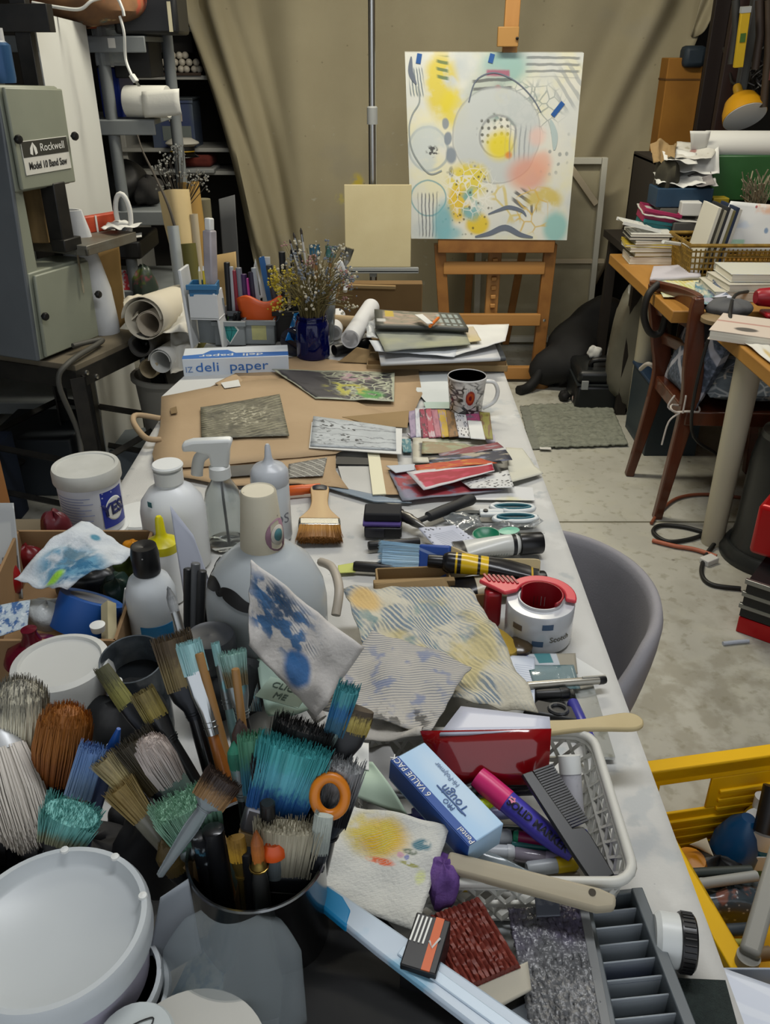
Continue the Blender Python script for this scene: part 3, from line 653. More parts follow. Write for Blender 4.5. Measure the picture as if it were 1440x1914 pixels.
rug=mat('bundle_cloth','#7d5a3a',.9,c2='#5d4330',ns=14,layers=[(('n',9,.6,.05,3),'#a8412f',.7),(('n',8,.62,.04,6),'#1f6d74',.8),(('n',12,.64,.04,9),'#b39a6c',.8)])
def lumpy(c,d,sd,n=14):
 def f(u,v):
  t,ph=u*2*pi,(v-.5)*pi
  k=.85+.25*nz(cos(t)*1.5+sd,sin(t)*1.5,v*3)
  return V((c[0]+d[0]*cos(ph)**.6*cos(t)*k if cos(ph)>0 else c[0],c[1]+d[1]*max(cos(ph),0)**.6*sin(t)*k,c[2]+d[2]*sin(ph)*k))
 return MB().grid(f,n*2,n)
p=D(140,18,3.25)
lumpy((p.x,3.35,p.z+.035),(.24,.22,.10),3).obj('cloth_bundle',rug,None,label='bundle of brown patchwork cloth lying on top of the shelf rack at upper left',cat='bundle')
tube('white_strap',spline([D(60,5,3.05),D(110,14,3.05),D(150,17,3.05),D(175,0,3.06),D(215,-5,3.1),D(228,14,3.1),D(232,30,3.1)],6),.005,whitep,label='white cable looped over the brown cloth bundle',cat='cord')
p=onsh(288,S3,.1)
o=thing('tool_case','black case with handle on top of the grey shelving','case',tr(p,3))
box('shell',(.22,.25,.16),mat('case_black','#17181a',.45),o,tr((0,0,.082)),bevel=.012)
tube('handle',spline([(.02,-.13,.12),(.03,-.155,.15),(.09,-.155,.15),(.10,-.13,.12)],5),.007,blackp,o)
box('strap_tag',(.012,.004,.09),mat('cream_strap','#b9b399',.7),o,tr((.085,-.135,.055)))
def lump_thing(name,label,cat,p,d,m,sd):return lumpy((0,0,d[2]*.9),d,sd).obj(name,m,None,tr(p),label=label,cat=cat)
lump_thing('black_bag','slumped black bag on the middle grey shelf','bag',onsh(232,S1,.12),(.11,.12,.09),mat('bag_black','#131313',.5,bump=.4,bs=20),2)
lump_thing('dark_jacket','crumpled charcoal cloth on the middle shelf by the right post','cloth',onsh(278,S1,.12),(.07,.1,.06),mat('charcoal_cloth','#2b2a29',.9,bump=.4,bs=30),5)
MB().box((0,0,.035),(.17,.3,.07)).obj('black_tray',blackp,None,tr(onsh(243,S0+.12,.12)),bevel=.01,label='black tray at the back of the lower shelf',cat='tray')
sheet('white_strip',[onsh(216,S0+.2,.0),onsh(265,S0+.215,.0),onsh(265,S0+.205,-.03),onsh(216,S0+.19,-.03)],paperw,0,thick=.003,label='white strip of card on the black tray on the lower shelf',cat='card')
o=lump_thing('grocery_bag','white plastic grocery bag with red logo on the lower shelf','bag',onsh(238,S0-.2,.02),(.085,.06,.15),mat('bag_film','#b4b6b4',.35,bump=.5,bs=25,layers=[(('d',.03,.0,.02,.2,.3),'#b4b6b4'),(('&',('z',.19,.2),('&',('n',60,.45,.1),('d',.035,-.03,.018,.05,.2))),'#a8262f',1)]),8)
lump_thing('clear_bag','clear bag of green and pink scraps hanging beside the white grocery bag','bag',onsh(285,S0-.18,.0),(.06,.06,.15),mat('scrap_bag','#3c4740',.35,bump=.5,bs=30,layers=[(('n',14,.6,.05,2),'#5b6b2a',.8),(('n',16,.64,.04,5),'#8b4450',.8),(('n',18,.64,.04,8),'#8f9797',.8)]),11)
lump_thing('blue_bag','navy bag lying low behind the leaning tubes','bag',onsh(310,.25,-.05),(.06,.06,.12),mat('bag_navy','#151c3f',.5,bump=.5,bs=30),12)
tube('wire_loop',spline([onsh(262,.42,-.05),onsh(300,.44,-.1),onsh(312,.40,-.1),onsh(290,.36,-.1),onsh(250,.34,-.1)],8),.005,mat('wire_black','#23252a',.4),label='black cable loop hanging under the lower shelf',cat='cord')
Y2=4.86
w2=mat('white_wire_shelf','#9b9b97',.5)
o=thing('rear_shelf','white shelf further back, half hidden by the drop cloth, holding a blue bin','shelf',tr((-1.0,Y2,0)))
L2=[zat(V((0,Y2,0)),r)for r in(320,277,141)]
for z in L2+[1.52,.2]:box('shelf_board',(.75,.35,.02),w2,o,tr((-.02,.18,z-.01)),bevel=.003)
for x in(-.38,.34):box('upright',(.03,.3,1.8),w2,o,tr((x,.18,.9)),bevel=.003)
def on2(px,z,dy=.1):zc=depth(V((0,Y2+dy,z)));return V(((px-720)/1600*zc,Y2+dy,z))
MB().box((0,0,.1),(.24,.2,.2)).obj('dark_box',mat('dark_box','#1f1c19',.8),None,tr(on2(325,L2[2]+.1,.2)),bevel=.004,label='dark box at the back of the shelf above the golf balls',cat='box')
ballm=mat('golf_ball','#b9b3a6',.4,bump=.3,bs=300)
k=0
for row,(n,z)in enumerate(((7,.019),(6,.05),(4,.081))):
 for i in range(n):
  px=300+row*5+i*12.4+R.uniform(-2,2)
  q=on2(px,L2[2]+z+.008,.03+.02*R.random())
  lathe('golf_ball',[(.0175*sin(pi*j/9),-.0175*cos(pi*j/9))for j in range(10)],ballm,None,tr(q),14,label='dusty white golf ball in the heap on the back shelf beside the drop cloth',cat='golf ball',group='golf balls on the back shelf')
crate('ball_tray','shallow dark tray holding the golf balls','tray',on2(333,L2[2],.06),(.25,.12,.012),mat('tray_brown','#3a2c22',.7))
o=crate('storage_tote','translucent grey-blue tote with paper label on the back shelf','bin',on2(335,L2[1],.12),(.22,.2,.225),mat('tote_plastic','#4a5468',.35,layers=[(('z',.1,.16),'#56606c'),(('d',.02,0,.08,9,.2),'#2a3570',.5)]),mat('tote_lid','#3a4046',.5))
box('paper_label',(.07,.002,.045),mat('label_pink','#b3a9a0',.7,layers=[(('r',-.02,-9,.02,9,.002),'#a85e58',.6)]),o,tr((.02,-.107,.15)))
box('folded_cloth',(.15,.002,.07),mat('grey_cloth','#69716f',.9),o,tr((.02,-.103,.07)))
p=on2(343,zat(V((0,Y2,0)),288),-.03)
o=thing('captain_hat','white captain hat with black band and gold badge on the back shelf','hat',tr(p))
MB().lathe([(0,.082),(.05,.08),(.085,.062),(.088,.055),(.06,.04)],26,sq=(1,.8)).obj('crown',mat('hat_white','#cfccc2',.8),o)
lathe('hat_band',[(.058,.0),(.06,.0),(.062,.042),(.058,.042)],mat('hat_black','#101010',.6),o,None,26,(1,.8))
MB().grid(lambda u,v:V(((.06+.035*v)*cos(rad(200+140*u)),(.05+.04*v)*sin(rad(200+140*u)),.012-.02*v)),14,4).obj('visor',mat('visor_black','#0c0c0c',.2),o,solid=.002)
MB().tube([(.066*cos(rad(200+140*u/12)),.054*sin(rad(200+140*u/12)),.018)for u in range(13)],.0035,6).obj('gold_cord',mat('gold_cord','#b8952f',.4,.3),o)
box('badge',(.035,.004,.045),mat('badge_black','#191714',.5,layers=[(('d',0,0,.011,9,.2),'#c1982a')]),o,tr((0,-.062,.05)),bevel=.001)
MB().box((0,0,.03),(.16,.2,.06)).obj('red_blanket',mat('red_cloth','#6e2c22',.9,c2='#55201a',ns=10),None,tr(on2(375,zat(V((0,Y2,0)),313),.1)),bevel=.02,label='folded rust red cloth below the captain hat',cat='cloth')
MB().box((0,0,.012),(.24,.2,.024)).obj('grey_slab',greyplas,None,tr(on2(365,zat(V((0,Y2,0)),322),.05)),bevel=.006,label='flat grey plastic slab under the rust red folded cloth',cat='slab')
p=V((-.70,2.72,0))
o=thing('waste_bin','grey plastic waste bin stuffed with paper rolls','bin',tr(p,8))
lathe('bin_body',[(0,0),(.095,0),(.13,.46),(.142,.465),(.142,.48),(.13,.48),(.12,.45),(.09,.02),(0,.02)],mat('bin_grey','#77756e',.5),o,None,4*8,(1,.9))
roll_i=mat('roll_inside','#a99f8f',.8)
def roll(name,label,A,B_,r,m,wraps=1.6,th=.0015,cat='paper roll',flare=0,name2='sheet'):
 A,B_=V(A),V(B_);M=along(A,B_);L=(B_-A).length
 n=int(26*wraps);mb=MB()
 def f(u,v):
  a=u*wraps*2*pi;rr=r*(1-.16*u*wraps/1.6*.9);rr*=1+flare*(1-v)*(1-u)*.5
  return V((L*v,rr*cos(a),rr*sin(a)))
 mb.grid(f,n,4)
 return mb.obj(name,m,None,M,60,solid=th,label=label,cat=cat)
roll('paper_roll','large loosely curled cream paper roll on top of the waste bin',D(268,597,2.55),D(350,562,2.95),.062,mat('cream_paper','#c3bcab',.8),1.5,flare=.25)
roll('paper_roll','smaller cream paper roll inside the big curl over the waste bin',D(278,606,2.56),D(345,575,2.9),.04,mat('cream_paper2','#b8ad9b',.8),1.7)
roll('tube_roll','dark grey rolled mat with black hollow end above the waste bin',D(262,646,2.56),D(312,622,2.9),.038,mat('dark_roll','#3b3936',.7),2.2,.003)
roll('paper_roll','tan paper roll at the bottom of the roll heap above the bin rim',D(278,690,2.6),D(330,655,2.85),.032,mat('tan_roll','#a69779',.8),1.7)
roll('paper_roll','white paper roll slanting into the waste bin',D(300,676,2.57),D(352,640,2.8),.036,paperw,1.5,flare=.3)
sheet('crumpled_paper',[D(310,588,2.75),D(352,600,2.75),D(372,650,2.62),D(300,640,2.55)],mat('crumple_white','#bab8b0',.8),.05,9,label='crumpled white sheet folded over the paper rolls',cat='paper')
sheet('crumpled_paper',[D(318,622,2.68),D(368,618,2.7),D(352,692,2.6),D(318,705,2.55)],MATS['crumple_white'],.03,9,label='creased white sheet hanging down over the bin rim',cat='paper')
sheet('crumpled_paper',[D(232,562,2.75),D(268,556,2.8),D(262,600,2.6),D(236,612,2.6)],mat('cream_paper','#c3bcab'),.02,9,label='ragged cream paper edge left of the big curled roll',cat='paper')
def upright(name,label,lo,hi,r,m,cat='tube',hollow=True,flat_=1.):
 lo,hi=V(lo),V(hi);d=(hi-lo);lo=lo+d*((.01-lo.z)/d.z)if lo.z>.01 else lo
 M=along(lo,hi);L=(hi-lo).length
 pr=[(0,0),(r,0),(r,L),(r*.86,L),(r*.86,L*.8),(0,L*.8)]if hollow else[(0,0),(r,0),(r,L),(0,L)]
 return lathe(name,pr,m,None,M@RZX,22,(1,flat_),label=label,cat=cat)
kp=mat('kraft_wrap','#c2ad80',.7,c2='#b39e72',ns=6,bump=.5,bs=18)
lo,hi=D(366,640,2.95),D(326,356,3.05);d=hi-lo;lo+=d*((.01-lo.z)/d.z);M=along(lo,hi);L=(hi-lo).length
mb=MB().lathe([(.03,0),(.03,L*.55),(.036,L*.75),(.046,L*.9),(.048,L),(.02,L*.995),(0,L*.99)],20,RZX,0,(1,1))
for v in mb.v:f=max(0,v.x/L-.6);v.y+=.05*f*nz(v.x*12,v.y*20,v.z*20);v.z+=.05*f*nz(v.x*12+7,v.y*20,v.z*20)
mb.obj('wrapped_roll',kp,None,M,50,label='roll wrapped in crumpled kraft paper leaning behind the waste bin',cat='paper roll')
upright('cardboard_tube','tan cardboard tube leaning behind the kraft wrapped roll',D(388,600,3.15),D(352,340,3.2),.037,mat('tube_tan','#9c7b40',.7))
upright('mailing_tube','grey-white flat tube leaning left of the kraft wrapped roll',D(345,600,2.9),D(323,422,2.95),.032,mat('tube_grey','#9aa0a2',.6),flat_=.6)
upright('bamboo_stick','olive green stick leaning between white and kraft tubes',D(372,600,2.84),D(352,455,2.88),.024,mat('olive_stick','#585424',.7),hollow=False)
upright('cream_tube','narrow cream tube leaning right of the kraft wrapped roll',D(382,600,3.0),D(362,400,3.02),.014,mat('tube_cream','#b3a68c',.7))
upright('clay_tube','thin olive cloth-wrapped pole at the drop cloth edge',D(392,520,3.3),D(378,372,3.3),.03,mat('pole_olive','#67624d',.8),hollow=False)
br=spline([D(350,520,2.95),D(320,400,2.95),D(290,330,2.98),D(268,285,3.0),D(257,252,3.02)],5)
MB().tube(br,[.006-.004*i/(len(br)-1)for i in range(len(br))],7).obj('branch',mat('branch_bark','#4a443c',.8),None,None,60,label='thin bare branch leaning in front of the grey shelf',cat='branch')
silver=mat('silver_leaf','#a8aaa8',.3,.7)
p=D(320,340,3.0)
o=thing('dried_flowers','bunch of silvery dried flowers above the kraft roll','dried flowers',tr((p.x,3.1,p.z-.12)))
ms,ml=MB(),MB()
for i in range(34):
 a=D(R.uniform(283,345)if i%3 else R.uniform(340,385),R.uniform(268,350)if i%3 else R.uniform(318,350),3.1+R.uniform(-.04,.04))-V((p.x,3.1,p.z-.12))
 ms.tube(spline([(0,0,0),(a.x*.6,a.y*.5,a.z*.6),tuple(a)],3),.0012,4)
 for k in range(5):
  q=a+V((R.uniform(-1,1),R.uniform(-1,1),R.uniform(-1,.6)))*.016;ml.lathe([(0,-.003),(.004,0),(.002,.004),(0,.006)],5,Matrix.Translation(q)@Matrix.Rotation(R.random()*3,4,'X'))
ms.obj('stems',mat('dark_stem','#2c2823',.8),o);ml.obj('buds',silver,o)
for(px,py,w_,h_,c,lab,Yq)in((418,500,46,60,'#a08659','rounded tan card piece leaning at the foot of the drop cloth',3.05),(424,395,30,62,'#4b4d4f','slate grey card sheet at the edge of the drop cloth',3.3)):
 a,b,c_,d_=D(px-w_/2,py-h_/2+8,Yq),D(px+w_/2,py-h_/2,Yq),D(px+w_/2+4,py+h_/2+70,Yq),D(px-w_/2+4,py+h_/2+70,Yq)
 c_.z=d_.z=.012
 sheet('card_piece',(a,b,c_,d_),X(c,.8),.004,thick=.003,label=lab,cat='card')
for(x,y,d,c,lab)in((-1.25,2.9,(.3,.3,.22),'#20262c','dark crate on the floor under the band saw stand'),(-1.35,2.5,(.2,.3,.3),'#1a2436','navy box on the floor left of the saw stand'),(-.95,3.0,(.22,.2,.12),'#5e666c','pale grey case on the floor behind the saw stand')):
 MB().box((0,0,d[2]/2),d).obj('floor_box',X(c,.7),None,tr((x,y,0),R.uniform(-20,20)),bevel=.006,label=lab,cat='box')
maple=mat('bench_edge','#a87a35',.5,c2='#8f6328',ns=10,st=(1,.15,1))
legw=mat('cream_leg','#b3ad98',.5)
lx=G(1180,790).x
def bench(label,x0,x1,y0,y1,legs):
 o=thing('work_bench',label,'table',tr(((x0+x1)/2,(y0+y1)/2,0)));off=V(((x0+x1)/2,(y0+y1)/2,0))
 MB().box((0,0,BZ-.02),(x1-x0,y1-y0,.04)).obj('top',maple,o,bevel=.004)
 for x,y in legs:lathe('leg',[(.033,0),(.035,.01),(.04,BZ-.04),(.0,BZ-.04)],legw,o,Matrix.Translation(V((x,y,0))-off),20)
 return o
a=B(1140,474)
bench('cluttered wooden work bench with cream legs, far one beside the drop cloth',a.x,2.1,2.66,a.y,((lx,3.40),(1.95,3.3),(1.95,2.8)))
c=B(1343,612)
bench('near wooden work bench with cream leg by the grey fan',c.x,2.1,1.2,c.y,((G(1318,995).x,c.y-.06),(1.95,2.3),(1.95,1.4),(1.2,1.4)))
redwood=mat('dark_plank','#2e1712',.6,c2='#1e0f0c',ns=6,st=(4,4,.4))
for i,(px0,px1,y,lab,c1)in enumerate(((1352,1382,4.0,'dark red-brown plank standing against the back wall, widest of the standing planks','#33180f'),(1318,1346,4.25,'black-brown plank standing next to the cloth edge','#1d120f'),(1385,1402,3.9,'grey metal post standing right of the red-brown planks','#3f4648'))):
 a,b=D(px0,120,y),D(px1,120,y)
 MB().box(((a.x+b.x)/2,y,1.1),(b.x-a.x,.04,2.2)).obj('plank',X(c1,.6,c2='#1c1210',ns=5,st=(4,4,.3)),None,None,0,bevel=.003,label=lab,cat='plank')
a,b=D(1262,108,4.5),D(1304,108,4.5);z0=D(1270,262,4.5).z
o=thing('wood_crate','tall ochre cardboard carton behind the right edge of the drop cloth','box',tr(((a.x+b.x)/2,4.55,0)))
box('box_body',(b.x-a.x+.06,.12,a.z),mat('ochre_card','#9a6a24',.8,c2='#8a5c1e',ns=6),o,tr((0,0,a.z/2)),bevel=.004)
box('flap_line',(b.x-a.x+.064,.124,.008),mat('ochre_dark','#5d3d14',.8),o,tr((0,0,a.z-.09)))
box('blue_bundle',(.1,.1,.09),mat('bundle_blue','#26323d',.6,bump=.5,bs=40),None,tr(D(1297,92,4.5)-V((0,0,.03))),bevel=.02,label='blue-grey bundle on top of the ochre carton',cat='bundle')
a,b=D(1395,12,3.7),D(1380,126,3.72)
o=thing('spirit_level','yellow spirit level hanging among dark tools at upper right','level',along(b,a,(0,-1,0)));L=(a-b).length
box('bar',(L,.034,.02),mat('level_yellow','#a98c12',.5),o,tr((L/2,0,0)),bevel=.002)
box('vial',(.03,.02,.022),mat('vial_green','#3f5a2a',.2),o,tr((L*.5,0,.001)));box('end_cap',(.02,.036,.022),greyplas,o,tr((L-.01,0,0)))
for i,(px,r0,r1,c1,lab)in enumerate(((1368,0,120,'#20201f','dark hanging strap left of the spirit level'),(1412,0,130,'#241a14','dark brown handle hanging right of the spirit level'),(1428,0,200,'#2c2013','long brown stick hanging at the upper right corner'),(1436,60,150,'#4a1c14','dull red tool hanging at the right picture edge'))):
 a,b=D(px+8,r0,3.75),D(px,r1,3.75);tube('hanging_tool',[a,a.lerp(b,.5)+V((.01,0,0)),b],.016,X(c1,.6),label=lab,cat='tool')
mb=MB()
for i in range(26):
 p=D(R.uniform(1400,1438),R.uniform(60,150),4.02+R.uniform(-.05,.05));mb.tube(spline([p,p+V((R.uniform(-.05,.05),0,-.03)),p+V((R.uniform(-.05,.05),.02,-.07)),p+V((R.uniform(-.03,.03),0,-.1))],4),.004,5)
mb.obj('cable_tangle',mat('cable_dark','#1d1a17',.4),None,None,60,label='tangle of dark cables hanging above the clamp lamp',cat='cables')
HY=3.62
def H(px,py,dy=0):return D(px,py,HY+dy)
sx0=H(1228,330).x
zs=H(1300,296).z
drk=mat('dark_shelf_wood','#231d18',.7)
o=thing('desk_shelf','dark low shelf standing on the back of the work bench under the long white roll','shelf',tr((sx0+.5,HY+.2,BZ)))
hs=zs-BZ-.02
box('shelf_top',(1.0,.36,.02),drk,o,tr((0,0,hs)),bevel=.002);box('side',(.02,.36,hs),drk,o,tr((-.49,0,hs/2)));box('side',(.02,.36,hs),drk,o,tr((.49,0,hs/2)));box('back',(1.0,.01,hs),mat('shelf_back','#1a1714',.8),o,tr((0,.17,hs/2)))
def onsf(px,dy=0,z=None):zc=depth(V((0,HY+dy,zs)));return V(((px-720)/1600*zc,HY+dy,zs-.008 if z is None else z))
p=onsf(1312,.06)+V((0,0,.052));
o=thing('paper_roll','long white paper roll lying across the top of the dark shelf','paper roll',along(p,p+V((.5,-.02,0))))
lathe('roll',[(.016,0),(.05,0),(.052,.004),(.052,.62),(.05,.625),(.016,.625),(.016,.6)],mat('big_roll','#c6c6c1',.8),o,RZX,32)
MB().grid(lambda u,v:V((-.05+.05*u-.03*v*(1-u),-.02-.045*sin(v*1.6),-.045+.10*v)),5,8).obj('loose_edge',MATS['big_roll'],o,solid=.001)
sheet('white_sheet',[onsf(1262,.1)+V((0,0,.05)),onsf(1345,.1)+V((0,0,.06)),onsf(1330,-.1)+V((0,0,.01)),onsf(1255,-.08)+V((0,0,.012))],mat('sheet_red_mark','#bcbab2',.8,coord='UV',layers=[(('d',.45,.5,.08,.12,.3),'#7c3a34',.8),(('n',5,.6,.05),'#8d8467',.5)]),.01,label='white sheet with a red mark on the papers left of the long roll',cat='paper')
sheet('kraft_scrap',[onsf(1212,.02)+V((0,0,.05)),onsf(1262,.06)+V((0,0,.05)),onsf(1260,-.1),onsf(1222,-.06)+V((0,0,-.01))],kraft,.02,14,label='torn kraft paper flap at the left end of the dark shelf',cat='paper')
sheet('white_sheet',[onsf(1234,.05)+V((0,0,.03)),onsf(1300,.0)+V((0,0,.03)),onsf(1305,-.14)+V((0,0,.0)),onsf(1245,-.14)],paperw,.015,label='creased white sheet under the kraft flap on the dark shelf',cat='paper')
lump_thing('camo_bag','crumpled olive cloth bag at the left of the dark shelf','bag',H(1245,330,-.06)-V((0,0,.09)),(.05,.1,.09),mat('olive_cloth','#3d3a2c',.9,c2='#26241d',ns=20,bump=.5,bs=30),21)
box('green_crate',(.34,.1,.17),mat('green_plastic','#264f28',.35,c2='#315c33',ns=5),None,tr(H(1395,372,.05)),bevel=.006,c=(0,0,.085),label='translucent green plastic box under the long white roll',cat='box')
pl_=onsf(1388,.2);
o=thing('clamp_lamp','yellow enamel clamp lamp with silver inside, hanging over the long white roll','lamp',Matrix.Translation(D(1388,200,HY+.2))@Matrix.Rotation(rad(-40),4,'X')@Matrix.Rotation(rad(-8),4,'Y'))
sp=[(.086,-.045),(.08,-.01),(.062,.03),(.035,.052),(.02,.058)]
lathe('lamp_shade',sp,mat('lamp_yellow','#b07f12',.35),o,None,36)
lathe('reflector',[(r*.975,z-.002)for r,z in sp],mat('lamp_silver','#d6d6d2',.4),o,None,36)
lathe('socket',[(0,.1),(.014,.1),(.018,.09),(.02,.05),(.0,.05)],mat('lamp_socket','#8d6b15',.4),o)
lathe('bulb',[(0,-.03),(.02,-.022),(.026,-.002),(.018,.025),(.012,.05)],mat('bulb_glass','#d8d8d4',.2),o)
MB().tube([(0,0,.1),(.0,.03,.14),(.02,.06,.22),(.03,.08,.34)],.006,8).obj('arm',blackm,o,smooth=60)
lathe('metal_pot',[(0,0),(.05,0),(.052,.05),(.045,.055),(0,.055)],mat('pot_steel','#84888a',.35,.8),None,tr(onsf(1390,.22)),label='dull steel pot under the clamp lamp',cat='pot')
def K(px,py,dy=-.15):return D(px,py,HY+dy)
def bx(name,lab,cat,x0,x1,py1,zb,h,dp_,m,dy=-.15,rz=0,tilt=0):
 zc=depth(V((0,HY+dy,zb)));a,b=(x0-720)/1600*zc,(x1-720)/1600*zc
 M=tr(((a+b)/2,HY+dy+dp_/2,zb),rz)
 if tilt:M=M@Matrix.Rotation(rad(tilt),4,'Y')
 return MB().box((0,0,h/2),(b-a,dp_,h)).obj(name,m,None,M,0,bevel=min(.004,h*.2),label=lab,cat=cat)
zb=K(1260,388).z
o=thing('side_table','low dark side table standing behind the far work bench','table',tr((1.6,3.78,0)))
box('top',(1.2,.54,.03),drk,o,tr((0,0,BZ-.016)))
for x in(-.56,.56):
 for y in(-.23,.23):box('leg',(.04,.04,BZ-.03),drk,o,tr((x,y,(BZ-.03)/2)))
bx('support_box','grey cardboard carton behind the bench books, under the navy box','box',1222,1340,0,BZ,zb-BZ-.002,.14,mat('grey_carton','#55524c',.8))
o=bx('navy_box','navy blue box holding crumpled white papers on the bench','box',1226,1330,388,zb,K(1260,352).z-zb,.13,mat('navy_box','#1d3a52',.5,c2='#193247',ns=8))
zn=K(1260,352).z
sheet('white_paper',[V((K(1240,340).x,HY+.0,zn+.03)),V((K(1350,340).x,HY,zn+.045)),V((K(1345,340).x,HY-.15,zn+.002)),V((K(1232,340).x,HY-.14,zn+.002))],paperw,.02,8,label='large crumpled white sheet on top of the navy box',cat='paper')
sheet('white_paper',[V((K(1270,340).x,HY+.03,zn+.07)),V((K(1362,340).x,HY+.02,zn+.13)),V((K(1352,340).x,HY-.1,zn+.045)),V((K(1275,340).x,HY-.08,zn+.045))],paperw,.012,8,label='white sheet with upcurled right corner over the navy box',cat='paper')
sheet('grey_print',[V((K(1300,340).x,HY-.05,zn+.03)),V((K(1340,340).x,HY-.05,zn+.05)),V((K(1336,340).x,HY-.17,zn+.01)),V((K(1302,340).x,HY-.17,zn+.003))],mat('grey_print','#5d5a5c',.7,c2='#8a8684',ns=25),.01,label='small grey photo print on the white papers over the navy box',cat='print')
bx('yellow_box','small yellow box right of the navy box','box',1332,1362,388,zb,.035,.06,mat('yellow_box','#8d7a14',.5))
mb=MB();o0=K(1410,400,-.1)
for i in range(60):
 b_=K(1412+R.uniform(-14,16),395,-.1+R.uniform(-.03,.03));e=K(R.uniform(1385,1445),R.uniform(315,372),-.1+R.uniform(-.06,.06));mb.tube(spline([b_,b_.lerp(e,.5)+V((R.uniform(-.02,.02),0,.01)),e],3),R.choice((.0012,.002,.003)),4)
mb.obj('dried_twigs',mat('twig','#8e8670',.8,c2='#57503e',ns=12),None,None,60,label='bundle of pale dried twigs in front of the green box',cat='twigs')
bx('twig_holder','low cream box under the dried twigs at the right picture edge','box',1380,1455,400,BZ,K(1410,395,-.1).z-BZ,.1,mat('cream_box','#a49f90',.8),-.12)
zz=K(1225,410).z
sheet('white_board',[K(1190,384,-.02),K(1300,392,.05),K(1312,420,-.22),K(1205,405,-.22)],mat('sheet_white2','#b9b8b2',.7,c2='#a5a49d',ns=8),.006,thick=.004,label='thin white board lying slanted on the pink and teal trays',cat='board')
bx('white_carton','white carton tipped on the paper heap in front of the navy box','box',1275,1312,412,zz+.02,.05,.1,mat('white_carton','#c2c2be',.6),-.2,-6)
bx('grey_carton','grey book lying under the white carton','book',1255,1320,432,zz-.035,.035,.16,X('#4d4c49',.7),-.22,4)
bx('box_riser','stack of dim grey papers under the pink and teal trays','papers',1205,1300,440,BZ,zz-.052-BZ,.1,mat('dim_papers','#6f6c64',.8),-.1)
def tray(lab,px0,px1,z,m,rz,tilt):
 zc=depth(V((0,HY-.16,z)));a,b=(px0-720)/1600*zc,(px1-720)/1600*zc
 o=crate('plastic_tray',lab,'tray',((a+b)/2,HY-.12,z),(b-a,.15,.05),m,None,rz);o.matrix_world=o.matrix_world@Matrix.Rotation(rad(tilt),4,'Y');return o
tray('teal plastic basket under the magenta tray on the bench',1198,1262,zz-.05,mat('teal_plastic','#1a6b70',.4),-4,8)
tray('magenta plastic tray stacked in the teal basket',1200,1264,zz-.012,mat('magenta_plastic','#8f1848',.4),-6,10)
bk=[(1180,1268,'#b9b6ab',.05,'thick white book at the bottom of the bench corner stack'),(1187,1262,'#7d6a2c',.03,'ochre book second from the bottom of the bench corner stack'),(1180,1258,'#c2c0b6',.028,'white book in the middle of the bench corner stack'),(1176,1262,'#b59d2e',.02,'yellow-covered book in the bench corner stack'),(1188,1256,'#c4c2b8',.024,'off-white book above the yellow one in the bench corner stack'),(1180,1255,'#23221f',.022,'black notebook near the top of the bench corner stack'),(1184,1262,'#bcbcb6',.02,'white spiral pad on top of the bench corner stack')]
Yb=B(1222,495,0).y+.075;z=BZ
for i,(x0,x1,c1,h,lab)in enumerate(bk):
 zc=depth(V((0,Yb-.08,z)));a,b=(x0-720)/1600*zc,(x1-720)/1600*zc
 book(lab,((a+b)/2,Yb,z+.0005),(b-a,.15,h*.55),180+R.uniform(-8,8),X(c1,.6));z+=h*.55+.001
o=thing('letter_rack','white wire letter rack lying on the bench corner book stack','rack',tr(((D(1200,430,Yb-.05)).x,Yb,z)))
for i in range(6):box('slat',(.016,.1,.006),whitep,o,tr((-.06+.016*i*1.3,0,.035-.005*i))@Matrix.Rotation(rad(20),4,'Y'))
box('side_bar',(.15,.006,.012),whitep,o,tr((0,-.05,.02))@Matrix.Rotation(rad(12),4,'Y'));box('side_bar',(.15,.006,.012),whitep,o,tr((0,.05,.02))@Matrix.Rotation(rad(12),4,'Y'))
MB().grid(lambda u,v:V((.10*u-.05,.012*sin(u*3),.0)),2,2)if False else None
p=B(1290,452,.12)
pts=spline([B(1240,452,.13),B(1270,456,.10),B(1300,462,.07)],5);tube('white_spoon',pts,.006,whitep,label='white plastic spatula sticking out of the tray heap',cat='spatula')
wick=mat('wicker','#8a6c22',.6,c2='#6d5418',ns=40,bump=.4,bs=200)
bl0,br0=B(1288,520,0),B(1460,508,0);zr=zat(V((0,bl0.y,0)),462)
o=thing('wicker_basket','honey-coloured open wicker basket holding magazines on the bench','basket',tr((bl0.x,bl0.y,BZ)));W_,Dp,Hh=.45,.22,zr-BZ
mb=MB()
for j in range(6):
 z=.012+Hh*j/5*.96;e=.015*j/5
 mb.tube([(-e,-e,z),(W_+e,-e,z),(W_+e,Dp+e,z),(-e,Dp+e,z)],.0035 if j<5 else.007,6,closed=True)
mb.obj('rings',wick,o)
mb=MB()
for i in range(30):x=W_*i/29;mb.tube([(x,0,0),(x+(x/W_-.5)*.02,-.012,Hh*.95)],.0028,4);mb.tube([(x,Dp,0),(x,Dp+.012,Hh*.95)],.0028,4)
for i in range(14):y=Dp*i/13;mb.tube([(0,y,0),(-.012,y,Hh*.95)],.0028,4)
mb.obj('stakes',wick,o)
MB().box((W_/2,Dp/2,.004),(W_,Dp,.008)).obj('base',wick,o)
cols=['#c9c7bb','#3a382f','#9a9684','#24262a','#c4c3bd','#6e6844','#1c2a44','#b8b6ae']
zm=zat(V((0,bl0.y+.08,0)),385)
